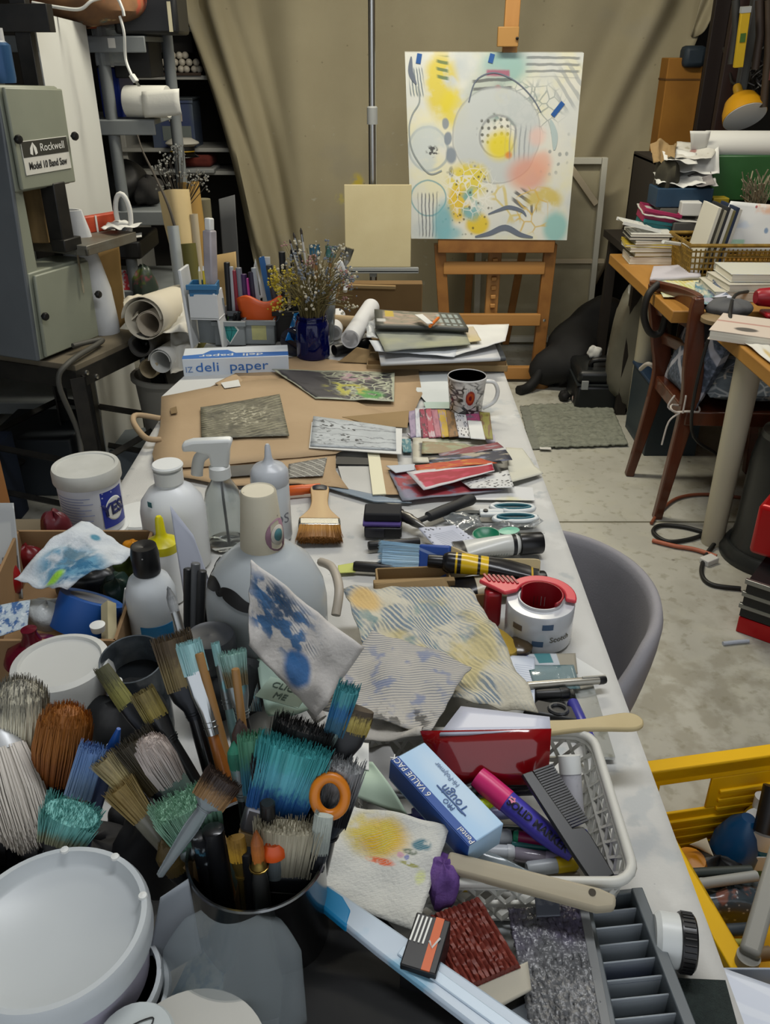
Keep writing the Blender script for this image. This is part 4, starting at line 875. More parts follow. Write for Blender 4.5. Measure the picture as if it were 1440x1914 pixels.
for i in range(8):
 zc=depth(V((0,bl0.y+.1,.85)));x=(1306+i*5.5-720)/1600*zc
 MB().box((0,0,(zm-BZ)/2),(.012,.16,zm-BZ-.01-.01*(i%3))).obj('magazine',X(cols[i],.6),None,Matrix.Translation((x,bl0.y+.11,BZ+.01))@Matrix.Rotation(rad(10),4,'Y'),0,bevel=.001,label=['leftmost cream magazine','black-spined magazine','khaki magazine','charcoal magazine','bright white magazine','olive magazine','navy magazine','pale grey rightmost magazine'][i]+' standing in the wicker basket',cat='magazine',group='magazines in the wicker basket')
pa=mat('painted_sheet','#c3c5c5',.7,coord='UV',layers=[(('&',('r',.05,.08,.42,.25,.02),('n',6,.35,.2)),'#7fae93',.8),(('&',('d',.2,.55,.25,.1,.4),('n',7,.5,.1,3)),'#a9b4c4',.8),(('d',.08,.52,.02,.05,.4),'#2c4a78',.8),(('d',.7,.45,.03,.06,.4),'#4a6f96',.8),(('&',('r',.5,.8,1,1,.05),('n',5,.5,.1,8)),'#c79a7c',.8),(('&',('d',.9,.8,.12,.12,.3),('n',6,.5,.1,9)),'#6b9a9c',.8),(('d',.48,.93,.02,.03,.3),'#8a2230',.9)])
yk=bl0.y+.06
a=[D(1366,376,yk+.05),D(1470,385,yk+.05),D(1470,472,yk-.01),D(1326,470,yk-.01)]
sheet('painted_sheet',a,pa,.004,3,thick=.001,label='large white watercolour sheet with green patch leaning in the wicker basket',cat='paper')
p=B(1400,548,0)
b1=mat('cover_bluewhite','#b9bcbb',.5,coord='UV',layers=[(('r',.05,.1,.3,.9,.02),'#6d8fb0',.8),(('&',('r',.35,0,1,1,.02),('s',60,9,.4,.3)),'#c7c08a',.6)])
b2=mat('cover_cream','#b2aea2',.6);b3=mat('cover_yellow','#b5b2a4',.6,coord='UV',layers=[(('d',.25,.35,.1,.35,.3),'#b8a51c',.9)])
zc=lambda z,y:depth(V((0,y,z)))
book('pale book with yellow patch at the bottom by the wicker basket',(p.x-.0,p.y-.02,BZ+.0005),(.30,.20,.032),176,b3)
book('cream book in the middle of the pile by the wicker basket',(p.x+.02,p.y-.01,BZ+.033),(.28,.19,.022),183,b2)
book('blue and white patterned book on top of the pile by the wicker basket',(p.x+.03,p.y-.0,BZ+.0565),(.26,.18,.026),178,b1)
yl=mat('yellow_green_sheet','#bcbc9c',.7,coord='UV',layers=[(('n',4,.55,.08,2),'#a9b468',.7),(('n',5,.6,.06,5),'#b9a63e',.7),(('n',6,.62,.05,8),'#6f97a8',.7),(('s',20,14,.7,.2),'#d1d1c6',.5)])
sheet('painted_paper',[B(1218,512,.004),B(1330,515,.004),B(1345,560,.006),B(1240,556,.006)],yl,.004,6,label='yellow-green painted paper lying on the bench edge behind the chair',cat='paper')
sheet('painted_paper',[B(1222,500,.012),B(1305,498,.012),B(1310,520,.012),B(1215,524,.012)],mat('violet_white_sheet','#b3b0b8',.7),.003,label='stack of white-violet paper under the bench corner books',thick=.012,cat='paper')
sheet('painted_paper',[B(1300,530,.01),B(1350,535,.012),B(1345,575,.012),B(1298,570,.01)],mat('blue_green_sheet','#8d9a94',.7,coord='UV',layers=[(('n',4,.5,.1,3),'#3a6f86',.9),(('n',5,.58,.06,7),'#b7b3a0',.9)]),.01,label='blue-green painted paper curling off the bench behind the chair',cat='paper')
lump_thing('grey_cloth','folded grey cloth lying on the bench by the red drill','cloth',V((B(1372,600).x,B(1372,600).y+.05,BZ)),(.075,.07,.03),mat('grey_felt','#4f5052',.9,bump=.3,bs=60),31)
p=B(1432,592,0)
o=thing('red_power_tool','red power tool with grey nose lying at the right picture edge','power tool',tr(p,0))
M=Matrix.Translation((-.035,.02,.055))@RZX
lathe('housing',[(0,0),(.02,.0),(.026,.01),(.03,.05),(.03,.14),(.02,.15),(0,.15)],mat('tool_red','#8d0f1e',.35),o,M,20)
lathe('nose',[(.026,.09),(.033,.095),(.033,.16),(.026,.165)],mat('tool_grey','#4c4f50',.5),o,M,20)
MB().box((.06,.02,.02),(.05,.04,.06)).obj('grip',MATS['tool_red'],o,bevel=.008);MB().box((.05,.0,.008),(.12,.07,.016)).obj('foot',MATS['tool_red'],o,bevel=.006)
tube('power_cord',spline([B(1400,545,.03),B(1375,552,.05),B(1366,580,.04),B(1362,612,.01),V((c.x-.01,c.y+.03,.66)),V((c.x+.0,c.y+.06,.35)),G(1316,905,.02)+V((.04,0,.1)),G(1330,940,.006),G(1345,970,.006)],7),.0055,mat('cord_black','#1b1b1a',.5),label='black cord running from the red tool over the bench edge to the floor',cat='cord')
lathe('wood_disc',[(0,0),(.055,0),(.055,.012),(.05,.016),(0,.016)],mat('disc_wood','#7d6a4c',.6),None,tr(B(1356,610,.0)+V((0,.05,0))),label='brown wooden disc on the bench near the red tool',cat='disc')
q=mat('cover_pinkish','#c0b4a8',.6,coord='UV',layers=[(('r',.0,.4,1,.47,.01),'#a06a60',.7),(('d',.65,.75,.12,.1,.2),'#3b3a38',.9)])
book('white and pinkish book lying on the near bench corner',B(1425,630,.003),(.26,.2,.028),150,q)
sheet('wavy_sheet',[B(1345,608,.004),B(1415,605,.004),B(1460,690,.004),B(1440,680,.004)],mat('wavy_white','#c7c6bf',.7,coord='UV',layers=[(('d',.6,.2,.2,.12,.4),'#b99b3c',.7)]),.008,6,label='wavy white paper along the edge of the near bench',cat='paper')
lump_thing('clear_sack','tall translucent plastic sack under the far bench corner','sack',V((1.10,3.6,.0)),(.14,.14,.30),mat('sack_film','#6b685c',.4,bump=.6,bs=25,c2='#57554a',ns=6),41)
crate('blue_bin','grey-blue plastic bin under the far bench behind its front leg','bin',(1.13,3.25,0),(.2,.3,.28),mat('bin_slate','#2c3840',.5),mat('bin_blue_lid','#223a56',.5))
o=thing('garment_bag','long black bag slumped against the drop cloth on the floor','bag',tr((G(1085,690).x,3.95,0)))
blk=mat('bag_cloth_black','#0d0d0e',.75,bump=.5,bs=25)
A=G(1000,722,.05);Bq=D(1150,585,4.3)
o1=V((G(1085,690).x,3.95,0))
lp=[(G(1012,712,.03)-o1,.03),(G(1022,690,.09)-o1,.085),(G(1062,672,.12)-o1,.11),(D(1092,636,4.1)-o1,.12),(D(1122,604,4.2)-o1,.11),(Bq-o1,.08)]
pts=spline([p for p,r in lp],6);rr=[lp[min(int(i/6),5)][1]*(1-(i%6)/6)+lp[min(int(i/6)+1,5)][1]*(i%6)/6 for i in range(len(pts))]
mb=MB().tube(pts,rr,20)
for v in mb.v:
 d=V((nz(v.x*6,v.y*6,v.z*6),nz(v.x*6+4,v.y*6,v.z*6),nz(v.x*6+9,v.y*6,v.z*6)))*.045;v+=d;v.z=max(v.z,.004)
mb.obj('bag_body',blk,o,smooth=80)
MB().tube([p-o1 for p in spline([G(1012,690,.1),G(1000,712,.05),G(985,726,.02),G(970,730,.02)],5)],.024,8).obj('strap',blk,o,smooth=60)
lathe('wooden_jar',[(0,0),(.04,0),(.042,.06),(.03,.065),(0,.065)],mat('jar_wood','#7a5425',.5),None,tr(G(1010,722)),label='small round wooden box beside the black bag strap',cat='wooden box')
a,b=G(1068,768),G(1176,775)
o=thing('tool_case','low black plastic case with top handle on the floor behind the rug','case',tr(((a.x+b.x)/2+.02,a.y+.13,0),-2))
wc=b.x-a.x
box('case_body',(wc,.26,.115),mat('case_plastic','#15181a',.4),o,tr((0,0,.0575)),bevel=.015)
box('lid',(wc*.98,.25,.06),mat('case_plastic','#15181a'),o,tr((0,0,.15)),bevel=.02)
box('seam',(wc*1.01,.262,.006),mat('case_seam','#2a2e30',.4),o,tr((0,0,.118)))
MB().tube(spline([(-.055,-.05,.17),(-.05,-.06,.21),(.05,-.06,.21),(.055,-.05,.17)],4),.012,8).obj('handle',blackp,o,smooth=60)
for x in(-.09,.09):box('latch',(.03,.01,.04),greyplas,o,tr((x,-.133,.12)),bevel=.002)
lump_thing('white_bag','small crumpled white bag on top of the black case','bag',tr(((a.x+b.x)/2+.0,a.y+.2,.18)).translation,(.04,.03,.03),paperw,44)
lump_thing('red_snack_bag','crinkled red and white packet beside the black case','packet',G(1090,758),(.055,.04,.03),mat('red_packet','#a7a09a',.3,layers=[(('n',30,.5,.04),'#8a2b24',1)],bump=.6,bs=40),45)
lump_thing('black_shoe','small black bundle left of the black case','bundle',G(1054,748),(.03,.04,.025),blk,46)
c0,c1,c2,c3=G(972,762),G(1140,757),G(1174,836),G(992,842)
def rug_(u,v):p=(c0*(1-u)+c1*u)*(1-v)+(c3*(1-u)+c2*u)*v;return V((p.x+.006*nz(v*20,3),p.y+.006*nz(u*20,7),.006+.012*(nz(u*24,v*18)*.5+.5)*(u>.1)+.006*(nz(u*60,v*50)*.5+.5)))
MB().grid(rug_,70,44).obj('rug',mat('rug_pile','#8e9184',.95,c2='#7a7d71',ns=14,nw=.3,bump=.8,bs=260,coord='UV',layers=[(('r',-.1,-.1,.1,1.1,.005),'#74766e',.7),(('&',('n',9,.55,.05,4,(.3,4,1)),('n',20,.5,.1)),'#62655c',.7)]),None,None,80,solid=.006,off=1,label='shaggy grey-green rug on the concrete floor',cat='rug')
a=G(1020,838,.012);box('rug_tag',(.045,.02,.002),paperw,None,tr(a,-5),label='little white care tag at the front edge of the rug',cat='tag')
CHW=mat('chair_wood','#5a2a15',.35,c2='#43200f',ns=9,st=(3,3,.5),coat=.3)
pn,pf=G(1228,968),G(1176,888)
o=thing('wooden_chair','dark reddish-brown wooden chair with sabre legs pulled up to the bench','chair',tr((pn.x+.2,(pn.y+pf.y)/2,0)));co_=V((pn.x+.2,(pn.y+pf.y)/2,0))
def post(foot,y,pxs):
 pts=[foot]+[D(px,py,y)for px,py in pxs];pts=spline(pts,6);n=len(pts)
 mb=MB();vs=[]
 for i,p in enumerate(pts):
  t=(pts[min(i+1,n-1)]-pts[max(i-1,0)]).normalized();s=V((t.z,0,-t.x)).normalized();f=i/(n-1);w_=.02+.022*max(0,1-abs(f-.5)/.45);
  for a_,b_ in((-1,-1),(1,-1),(1,1),(-1,1)):vs.append(p-co_+s*a_*w_*.75+V((0,b_*.015,0)))
 mb.add(vs,[(i*4+k,i*4+(k+1)%4,i*4+4+(k+1)%4,i*4+4+k)for i in range(n-1)for k in range(4)]+[(3,2,1,0),tuple(range(4*n-4,4*n))])
 return mb.obj('back_leg',CHW,o,bevel=.004)
post(pn,pn.y,((1262,850),(1290,745),(1298,650),(1302,585),(1306,556)))
post(pf,pf.y,((1208,790),(1236,690),(1232,620),(1224,560),(1222,530)))
tn,tf=D(1306,556,pn.y),D(1222,530,pf.y)
def rail(name,z0n,z0f,hh,th,dx=0,arch=0):
 a_,b_=V((dx,pn.y,z0n)),V((dx,pf.y,z0f));
 return a_
def slat(name,n0,n1,f0,f1,bow,th=.016,m=CHW):
 """curved board between posts: n0,n1 bottom/top at near post, f0,f1 at far post"""
 mb=MB().grid(lambda u,v:((n0*(1-v)+n1*v)*(1-u)+(f0*(1-v)+f1*v)*u)-co_+V((bow*4*u*(1-u),0,.0)),12,4)
 return mb.obj(name,m,o,solid=th,off=0,bevel=.003)
slat('top_rail',D(1304,632,pn.y),D(1310,553,pn.y),D(1226,585,pf.y),D(1218,524,pf.y),.03,.02)
slat('back_slat',D(1298,690,pn.y),D(1300,664,pn.y),D(1236,640,pf.y),D(1234,620,pf.y),.03)
zs_=.40;xs=D(1292,760,pn.y).x
seat=MB().prism([(0,-.02),(.40,-.05),(.40,pf.y-pn.y+.05),(0,pf.y-pn.y+.02)],.05,None,0,0)
seat.obj('seat_frame',CHW,o,Matrix.Translation(V((xs-.02,pn.y,zs_-.05))-co_),bevel=.005)
for y in(pn.y-.02,pf.y+.02):
 M=along(V((xs+.36,y,zs_-.04))-co_,V((xs+.40,y,0))-co_);MB().box(((zs_-.04)/2,0,0),(zs_-.04,.035,.035),None,0).obj('front_leg',CHW,o,M,bevel=.004)
cush=mat('cushion_floral','#5c666e',.9,c2='#454e57',ns=9,layers=[(('ve',16,.04,.03),'#9aa0a4',.8),(('&',('n',12,.55,.03,4),('ve',20,.06,.04)),'#c0b8ac',.8)],bump=.2,bs=200)
MB().grid(lambda u,v:V((0,0,0)),1,1)if False else None
def pillow(name,lab,cat,M,w_,h_,t_,m,n=16):
 mb=MB()
 for s in(1,-1):
  f=lambda u,v,s=s:V(((u-.5)*w_*(1-.06*sin(pi*v)),(v-.5)*h_*(1-.06*sin(pi*u)),s*t_*(max(0,sin(pi*u)*sin(pi*v)))**.45*(1+.1*nz(u*6,v*6,s))))
  g=MB().grid(f,n,n);mb.add(g.v,g.f if s>0 else[q[::-1]for q in g.f],0,None,g.uv)
 return mb.obj(name,m,None,M,80,label=lab,cat=cat)
pillow('seat_cushion','blue-grey floral cushion on the seat of the wooden chair','cushion',Matrix.Translation((xs+.24,(pn.y+pf.y)/2,zs_+.055)),.4,.42,.055,cush)
pat=mat('cushion_strips','#39424e',.8,c2='#566173',ns=18,coord='UV',layers=[(('n',30,.55,.1,3),'#8089a0',.6),(('|',('r',.0,.60,1,.68,.01),('r',.0,.2,1,.27,.01)),'#b8bac4',0),(('s',52,2.1,.93,.04),'#b4b6c2',1),(('s',-50,2.1,.93,.04),'#b4b6c2',1)])
cb=D(1275,665,pn.y+.14)
pillow('back_cushion','blue-grey cushion crossed by white strips, tied to the chair back','cushion',Matrix.Translation((cb.x+.07,(pn.y+pf.y)/2-.02,.57))@Matrix.Rotation(rad(-72),4,'Y')@Matrix.Rotation(rad(90),4,'Z'),.34,.36,.055,pat)
tiem=mat('white_tie','#bdb6ae',.8)
t0=D(1275,770,pn.y-.03)
o2=thing('cushion_tie','white ribbon knotted round the near chair leg','ribbon',Matrix.Translation(t0))
MB().tube([V((.042*cos(t)*1.1+.02,.03+.035*sin(t),.004*sin(3*t)))for t in[i*2*pi/18 for i in range(18)]],.0035,6,closed=True).obj('loop',tiem,o2)
for e in(((-.01,-.01,0),(-.05,-.01,.02),(-.035,-.01,.06)),((-.01,-.01,0),(-.04,-.01,-.03),(-.05,-.01,-.11)),((0,-.01,0),(.0,-.012,.05),(.0,-.01,.06))):MB().tube(spline(e,5),.0028,6).obj('tail',tiem,o2)
s0=D(1228,530,pf.y-.1)
tube('black_strap',spline([D(1232,530,pf.y-.04),D(1212,552,pf.y-.06),D(1204,590,pf.y-.06),D(1216,622,pf.y-.06),D(1236,620,pf.y-.06),D(1248,580,pf.y-.07),D(1268,558,pf.y-.1)],7),.012,mat('strap_black','#15130f',.6),label='black bag strap looped over the top rail of the wooden chair',cat='strap')
pillow('black_bag_piece','black and white bag hanging on the far side of the chair back','bag',Matrix.Translation(D(1325,600,pn.y+.1))@Matrix.Rotation(rad(60),4,'X'),.12,.16,.03,mat('bag_bw','#15151a',.6,layers=[(('s',30,9,.6,.1),'#9a9aa8',.9)]))
tube('pale_hook',spline([G(1198,690,.35),G(1212,680,.40),G(1225,690,.38),G(1222,705,.33)],5),.008,tiem,label='pale ribbon loop hanging by the far chair leg',cat='ribbon')
velvet=mat('grey_velvet','#8d8a8d',.85,c2='#807e81',ns=6,bump=.15,bs=300)
scx,scy,sr=.225,1.165,.222
o=thing('tub_chair','small round grey upholstered tub chair tucked under the table edge','chair',tr((scx,scy,0),32))
SB=.40
mb=MB();nA=40
def shell(u,v):
 a=rad(-128+256*u);e=abs(2*u-1);hgt=SB+.20+.055*cos(a*.6)-.14*max(0,e-.55)/.45
 if v<.42:t=v/.42;r=sr*(.80+.10*t);z=SB+(hgt-SB-.02)*t
 elif v<.58:t=(v-.42)/.16;g=pi*t;r=sr*(.95-.05*cos(g));z=hgt-.02+.02*sin(g)
 else:t=(v-.58)/.42;r=sr*(1.0-.34*t**1.5);z=hgt-.02-(hgt-.02-SB+.10)*t
 return V((r*cos(a),r*sin(a),z))
MB().grid(shell,48,26).obj('back_shell',velvet,o,smooth=80)
lathe('seat',[(0,SB+.035),(sr*.6,SB+.03),(sr*.78,SB+.015),(sr*.82,SB-.02),(sr*.62,SB-.1),(0,SB-.1)],velvet,o,None,40)
lathe('pedestal',[(.13,0),(.14,.012),(.03,.03),(.025,SB-.1),(.0,SB-.1)],blackm,o)
p=G(1415,1045);
fanb=mat('fan_dark','#2a2c2b',.35);fang=mat('fan_grey','#5c5e5a',.4,.3)
o=thing('tower_fan','dark grey tower fan heater standing beside the near bench leg','fan',tr((p.x+.045,p.y+.02,0),20))
FH=zat(V((0,p.y,0)),815)
lathe('base',[(0,0),(.15,0),(.152,.02),(.135,.045),(0,.045)],fanb,o,None,36)
lathe('body',[(.125,.045),(.118,.1),(.115,FH*.8),(.105,FH-.02),(.095,FH),(.06,FH),(.055,FH-.02),(0,FH-.02)],fanb,o,None,40)
lathe('top_ring',[(.062,FH-.005),(.066,FH+.006),(.098,FH+.004),(.102,FH-.012)],fang,o,None,40)
MB().lathe([(.121,.08),(.1195,FH*.82),(.112,FH-.03)],10,a0=rad(-118),a1=rad(-92),cap=False).obj('trim_strip',fang,o,solid=.002)
mb=MB()
for i in range(26):z=.09+(FH-.16)*i/25;mb.lathe([(.119,z),(.122,z+.003),(.119,z+.006)],14,a0=rad(-88),a1=rad(-10),cap=False)
mb.obj('grille',mat('grille','#23262c',.4),o)
cb_=MATS['cord_black']
tube('black_cable',spline([G(1345,985,.008),G(1300,1005,.008),G(1250,1012,.008),G(1222,995,.008),G(1235,982,.008),G(1280,985,.008),G(1335,1000,.008),G(1380,1010,.012)],8),.007,cb_,label='black cable coiled in a loose loop at the foot of the bench leg',cat='cable')
tube('black_cable',spline([G(1350,1000,.02),G(1322,1035,.008),G(1312,1070,.008),G(1330,1092,.008),G(1385,1100,.008)],8),.007,cb_,label='black cable snaking round the base of the tower fan',cat='cable')
tube('extension_cable',spline([G(1218,978,.008),G(1235,955,.008),G(1270,930,.008),G(1330,924,.008),G(1420,935,.008)],8),.006,mat('orange_cord','#7d4630',.5),label='orange-brown extension cord passing behind the chair foot',cat='cord')
tube('extension_cable',spline([G(1220,1010,.009),G(1260,1020,.009),G(1300,1027,.009),G(1340,1040,.009)],8),.007,mat('orange_cord2','#a85f45',.5),label='brighter orange cord on the floor in front of the black loop',cat='cord')
box('white_plug',(.05,.035,.02),paperw,None,tr(G(1325,1052),30),label='small white plug on the floor at the end of the orange cord',cat='plug',bevel=.003,c=(0,0,.01))
redm=mat('toolbox_red','#a50d12',.3,.2);
p=G(1375,1180);
o=thing('tool_box','red metal cantilever tool box with grey trays at the right picture edge','tool box',tr((p.x,p.y,0),-38));
box('box_body',(.5,.3,.05),redm,o,tr((.25,.15,.025)),bevel=.003)
for i in range(3):box('tray',(.5,.27,.036),mat('tray_dark','#16181a',.4),o,tr((.25+.004*i,.135-.016*i,.072+.048*i)));box('tray_slide',(.51,.012,.014),mat('tray_alu','#8d8f8d',.35,.8),o,tr((.25+.004*i,-.006-.016*i,.092+.048*i)),bevel=.002)
box('lid',(.46,.2,.15),redm,o,tr((.20,.17,.285)),bevel=.012)
MB().tube(spline([(.06,.03,.27),(.05,.01,.30),(.07,.01,.34),(.09,.02,.31)],4),.008,8).obj('latch',steel,o,smooth=60)
tube('pen_refill',[G(1352,1203,.005),G(1378,1200,.005),G(1400,1198,.005)],.006,mat('refill','#a9b0bd',.4),label='small clear pen lying on the floor in front of the red tool box',cat='pen')
yel=mat('crate_yellow','#e3b204',.5,spec=.25,c2='#d8a804',ns=4)
cz=.30
cA,cB=pz(1190,1447,cz),pz(1432,1413,cz)
cdir=(cB-cA).normalized();cang=math.degrees(math.atan2(cdir.y,cdir.x));cw=.46;cd=.40
o=thing('yellow_crate','bright yellow plastic crate with ribbed sides on the floor by the table','crate',tr((cA.x,cA.y,0),cang))
t=.006
def wall(pts,nm):pass
mb=MB()
def side(x0,y0,x1,y1,hole=None):
 dx,dy=x1-x0,y1-y0;L=math.hypot(dx,dy);M=Matrix.Translation((x0,y0,0))@Matrix.Rotation(math.atan2(dy,dx),4,'Z')
 if hole:
  h0,h1,z0,z1=hole
  mb.box((L/2,0,z0/2),(L,t,z0),M);mb.box((h0/2,0,(z0+z1)/2),(h0,t,z1-z0),M);mb.box(((h1+L)/2,0,(z0+z1)/2),(L-h1,t,z1-z0),M);mb.box((L/2,0,(z1+cz)/2),(L,t,cz-z1),M)
 else:mb.box((L/2,0,cz/2),(L,t,cz),M)
 for i in range(11):
  z=.02+i*.021
  if hole and z>hole[2]-.01:mb.box(((hole[1]+.02+L)/2,-.004,z),(L-hole[1]-.02,.008,.009),M)if z<cz-.03 else None
  else:mb.box((L/2,-.004,z),(L,.008,.009),M)
 mb.box((L/2,.012,cz-.012),(L+.03,.03,.024),M)
side(0,0,cw,0,(.05,.15,.19,.265));side(cw,-cd,0,-cd);side(0,-cd,0,0);side(cw,0,cw,-cd)
mb.box((cw/2,-cd/2,.004),(cw,cd,.008))
mb.obj('crate_body',yel,o,bevel=.002)
hA,hB=pz(1396,1800,cz),pz(1465,1560,cz+.03);iv=o.matrix_world.inverted()
M=along(iv@hA,iv@hB);L=(hB-hA).length
box('bail_handle',(L,.028,.022),mat('handle_grey','#85847d',.45),o,M@Matrix.Translation((L/2,0,.02)),bevel=.006)
lathe('pivot',[(0,0),(.016,0),(.016,.02),(0,.02)],MATS['handle_grey'],o,Matrix.Translation(iv@hA-V((0,0,.004))))
def inC(px,py,z=.2):return pz(px,py,z)
teal=mat('bottle_teal','#0d5f6c',.35,coord='Object',layers=[(('&',('z',.06,.065),('!',('z',.105,.11))),'#7da3ab',.0)])
def bottle_at(name,lab,p,prof,m,capprof,cm,tilt=(0,0),cat='bottle',seg=26):
 o=thing(name,lab,cat,Matrix.Translation(p)@Matrix.Rotation(rad(tilt[0]),4,'X')@Matrix.Rotation(rad(tilt[1]),4,'Y'))
 lathe('bottle',prof,m,o,None,seg)
 if capprof:lathe('cap',capprof,cm,o,None,seg)
 return o
p=inC(1400,1640,.05);zt=zat(p,1535)
o=bottle_at('teal_bottle','teal bottle with white cap standing in the yellow crate',p,[(0,0),(.034,0),(.036,.004),(.036,zt-p.z-.045),(.03,zt-p.z-.04)],teal,[(.036,zt-p.z-.04),(.037,zt-p.z-.038),(.035,zt-p.z-.004),(0,zt-p.z)],whitep)
box('label_sticker',(.03,.002,.035),paperw,o,tr((-.008,-.0365,(zt-p.z)*.55)))
p=inC(1352,1640,.05);zt=zat(p,1528)
bottle_at('blue_bottle','rounded deep blue bottle beside the teal one in the yellow crate',p,[(0,0),(.042,0),(.045,.02),(.044,(zt-p.z)*.6),(.03,(zt-p.z)*.85),(.012,zt-p.z),(0,zt-p.z)],mat('bottle_blue','#0a4068',.3),None,None,(0,6))
p=inC(1405,1560,.12);bottle_at('spray_nozzle','clear-capped yellow bottle top behind the blue bottle in the crate',p,[(0,0),(.025,0),(.024,.05),(.01,.075),(0,.075)],mat('amber_top','#a8861a',.3),[(.012,.07),(.013,.1),(0,.102)],whitep)
p=inC(1280,1655,.1);bottle_at('orange_jar','orange jar at the left inside the yellow crate',p,[(0,0),(.034,0),(.036,.04),(.025,.07),(0,.072)],mat('jar_orange','#b5750f',.35),None,None)
lump_thing('black_case','black pouch lying in the middle of the yellow crate','pouch',inC(1330,1665,.05),(.06,.05,.05),mat('pouch_black','#0c0d0e',.5),51)
sheet('torn_card',[inC(1290,1578,.19),inC(1322,1565,.2),inC(1335,1600,.19),inC(1306,1585,.18)],mat('torn_card','#b7ad95',.7),.004,label='torn pale card between orange jar and blue bottle',cat='card')
o=lump_thing('zip_bag','clear zip bag of beads and ribbons in the yellow crate','bag',inC(1350,1715,.10),(.10,.05,.05),mat('bead_bag','#3a454c',.2,bump=.7,bs=30,layers=[(('n',20,.56,.05,3),'#8a9aa4',.9),(('n',24,.6,.04,6),'#8d5b4a',.8),(('v',60,.12,.05),'#c8ccce',.6)]),52)
for(a_,b_,r_,c1,lab)in(((1285,1632),(1405,1626),.008,'#2c3432','dark green rod across the crate'),((1290,1655),(1415,1637),.009,'#8d8f8c','silver grey rod across the crate'),((1320,1742),(1420,1735),.010,'#27323c','slate blue tube in the front of the crate'),((1330,1762),(1420,1762),.006,'#8c8b3a','twisted yellow-green cord in the crate'),((1335,1790),(1440,1782),.011,'#7b6a52','light wooden rod at the front of the crate')):
 tube('rod',[inC(*a_,.20),inC((a_[0]+b_[0])/2,(a_[1]+b_[1])/2,.2),inC(*b_,.20)],r_,X(c1,.5),label=lab,cat='rod')
tube('umbrella',[inC(1426,1555,.2),inC(1445,1470,.27)],.016,blackp,label='black umbrella handle leaning in the right of the yellow crate',cat='handle')
cA2=[G(1352,1812,.36),G(1460,1850,.36),G(1470,1960,.36),G(1372,1960,.36)]
sheet('plastic_sheet',cA2,mat('lid_bluewhite','#bcc4d4',.3,coord='UV',layers=[(('s',80,2.3,.6,.2),'#d0d6e0',.5)]),0,thick=.006,label='pale blue-white plastic lid lying below the table edge at the bottom right corner',cat='lid')
crate('lidded_tub','pale plastic tub under the blue-white lid','tub',(cA2[0]+cA2[2])/2-V((-.02,0,.362)),(.12,.12,.35),mat('tub_pale','#9aa2ae',.4))
TX0,TX1,TY0,TY1=-.474,.287,.16,2.29
o=thing('folding_table','long white folding work table running away from the viewer','table',tr(((TX0+TX1)/2,(TY0+TY1)/2,0)))
box('tabletop',(TX1-TX0-.01,TY1-TY0-.01,.035),mat('table_plastic','#a5a59c',.5),o,tr((0,0,TZ-.0225)),bevel=.006)
for sx in(-1,1):
 for sy in(-1,1):lathe('leg',[(.014,0),(.014,TZ-.04),(0,TZ-.04)],greyplas,o,tr((sx*.32,sy*.85,0)),14)
for sy in(-1,1):tube('leg_brace',[(-.32,sy*.85,.12),(.32,sy*.85,.12)],.012,greyplas,o)
cloth_m=mat('table_cloth','#bdbcb7',.8,c2='#b2b1ad',ns=8,nw=.3,bump=.12,bs=400,layers=[(('n',5,.6,.08,3),'#a7abac',.55),(('n',14,.62,.06,6),'#c8c7c2',.6),(('n',24,.68,.04,9),'#93989a',.55),(('&',('n',3,.55,.1,12),('n',18,.6,.06,4)),'#8f9aa2',.55),(('&',('n',2.6,.6,.05,17),('n',30,.55,.08,5)),'#a2a6a7',.6),(('v',16,.03,.012),'#55585e',.7),(('v',29,.035,.012),'#6b6f78',.4),(('&',('r',-.12,.95,.10,1.5,.08),('n',26,.58,.05,15)),'#77797c',.7),(('&',('r',-.1,1.0,.12,1.3,.05),('v',24,.09,.04)),'#3a3c42',.7),(('&',('n',5,.66,.03,31),('n',26,.5,.1,2)),'#8d8a55',.35)])
def cl(u,v):
 x=TX0-.012+(TX1-TX0+.024)*u;y=TY0-.01+(TY1-TY0+.02)*v;z=TZ-.0035
 e=min((x-TX0),(TX1-x));
 if e<0:z-=.012+.02*(-e/.012)
 return V((x+.004*nz(y*9,u*3)if u in(0.,1.)else x,y,z+.0012*nz(x*8,y*8)))
MB().grid(cl,64,90).obj('table_cloth',cloth_m,None,None,80,solid=.002,label='paint-spotted off-white canvas cloth covering the long table',cat='tablecloth')
orgw=mat('organiser_white','#c4c6c6',.45);greyb=mat('grey_box','#7d8385',.5)
p=T(396,645)
H0=lambda py,q=p:zat(q,py)-TZ
o=thing('desk_organizer','white desk organiser with tilted side panels at the far left of the table','organizer',tr((p.x,p.y,TZ),-6))
hh=H0(500)
for x,wd in((-.042,.008),(.040,.006)):
 M=along((x+.008*0,.0,0),(x-.012,.0,hh if x<0 else hh*.72),(0,-1,0));L=hh if x<0 else hh*.72
 MB().box((L/2,0,0),(L,wd,.07)).obj('side_panel',orgw,o,M,bevel=.002)
MB().box((0,-.035,H0(566)),(.075,.004,.06)).box((0,0,H0(590)),(.075,.07,.004)).obj('shelf_front',orgw,o,bevel=.001)
MB().box((0,.02,hh*.3),(.075,.004,hh*.6)).obj('back_panel',greyb,o)
green_s=mat('green_board','#3c5a2b',.6)
box('green_folder',(.004,.05,.075),green_s,None,tr(T(398,640),60)@Matrix.Rotation(rad(35),4,'Y'),c=(0,0,.045),label='narrow green card leaning inside the white organiser',cat='card')
tb=crate('blue_bin','small blue tub of pencils on the white organiser','tub',(p.x-.003,p.y-.008,TZ+H0(548)),(.066,.05,.03),mat('tub_blue','#2f6790',.4))
zt=TZ+H0(548)+.006
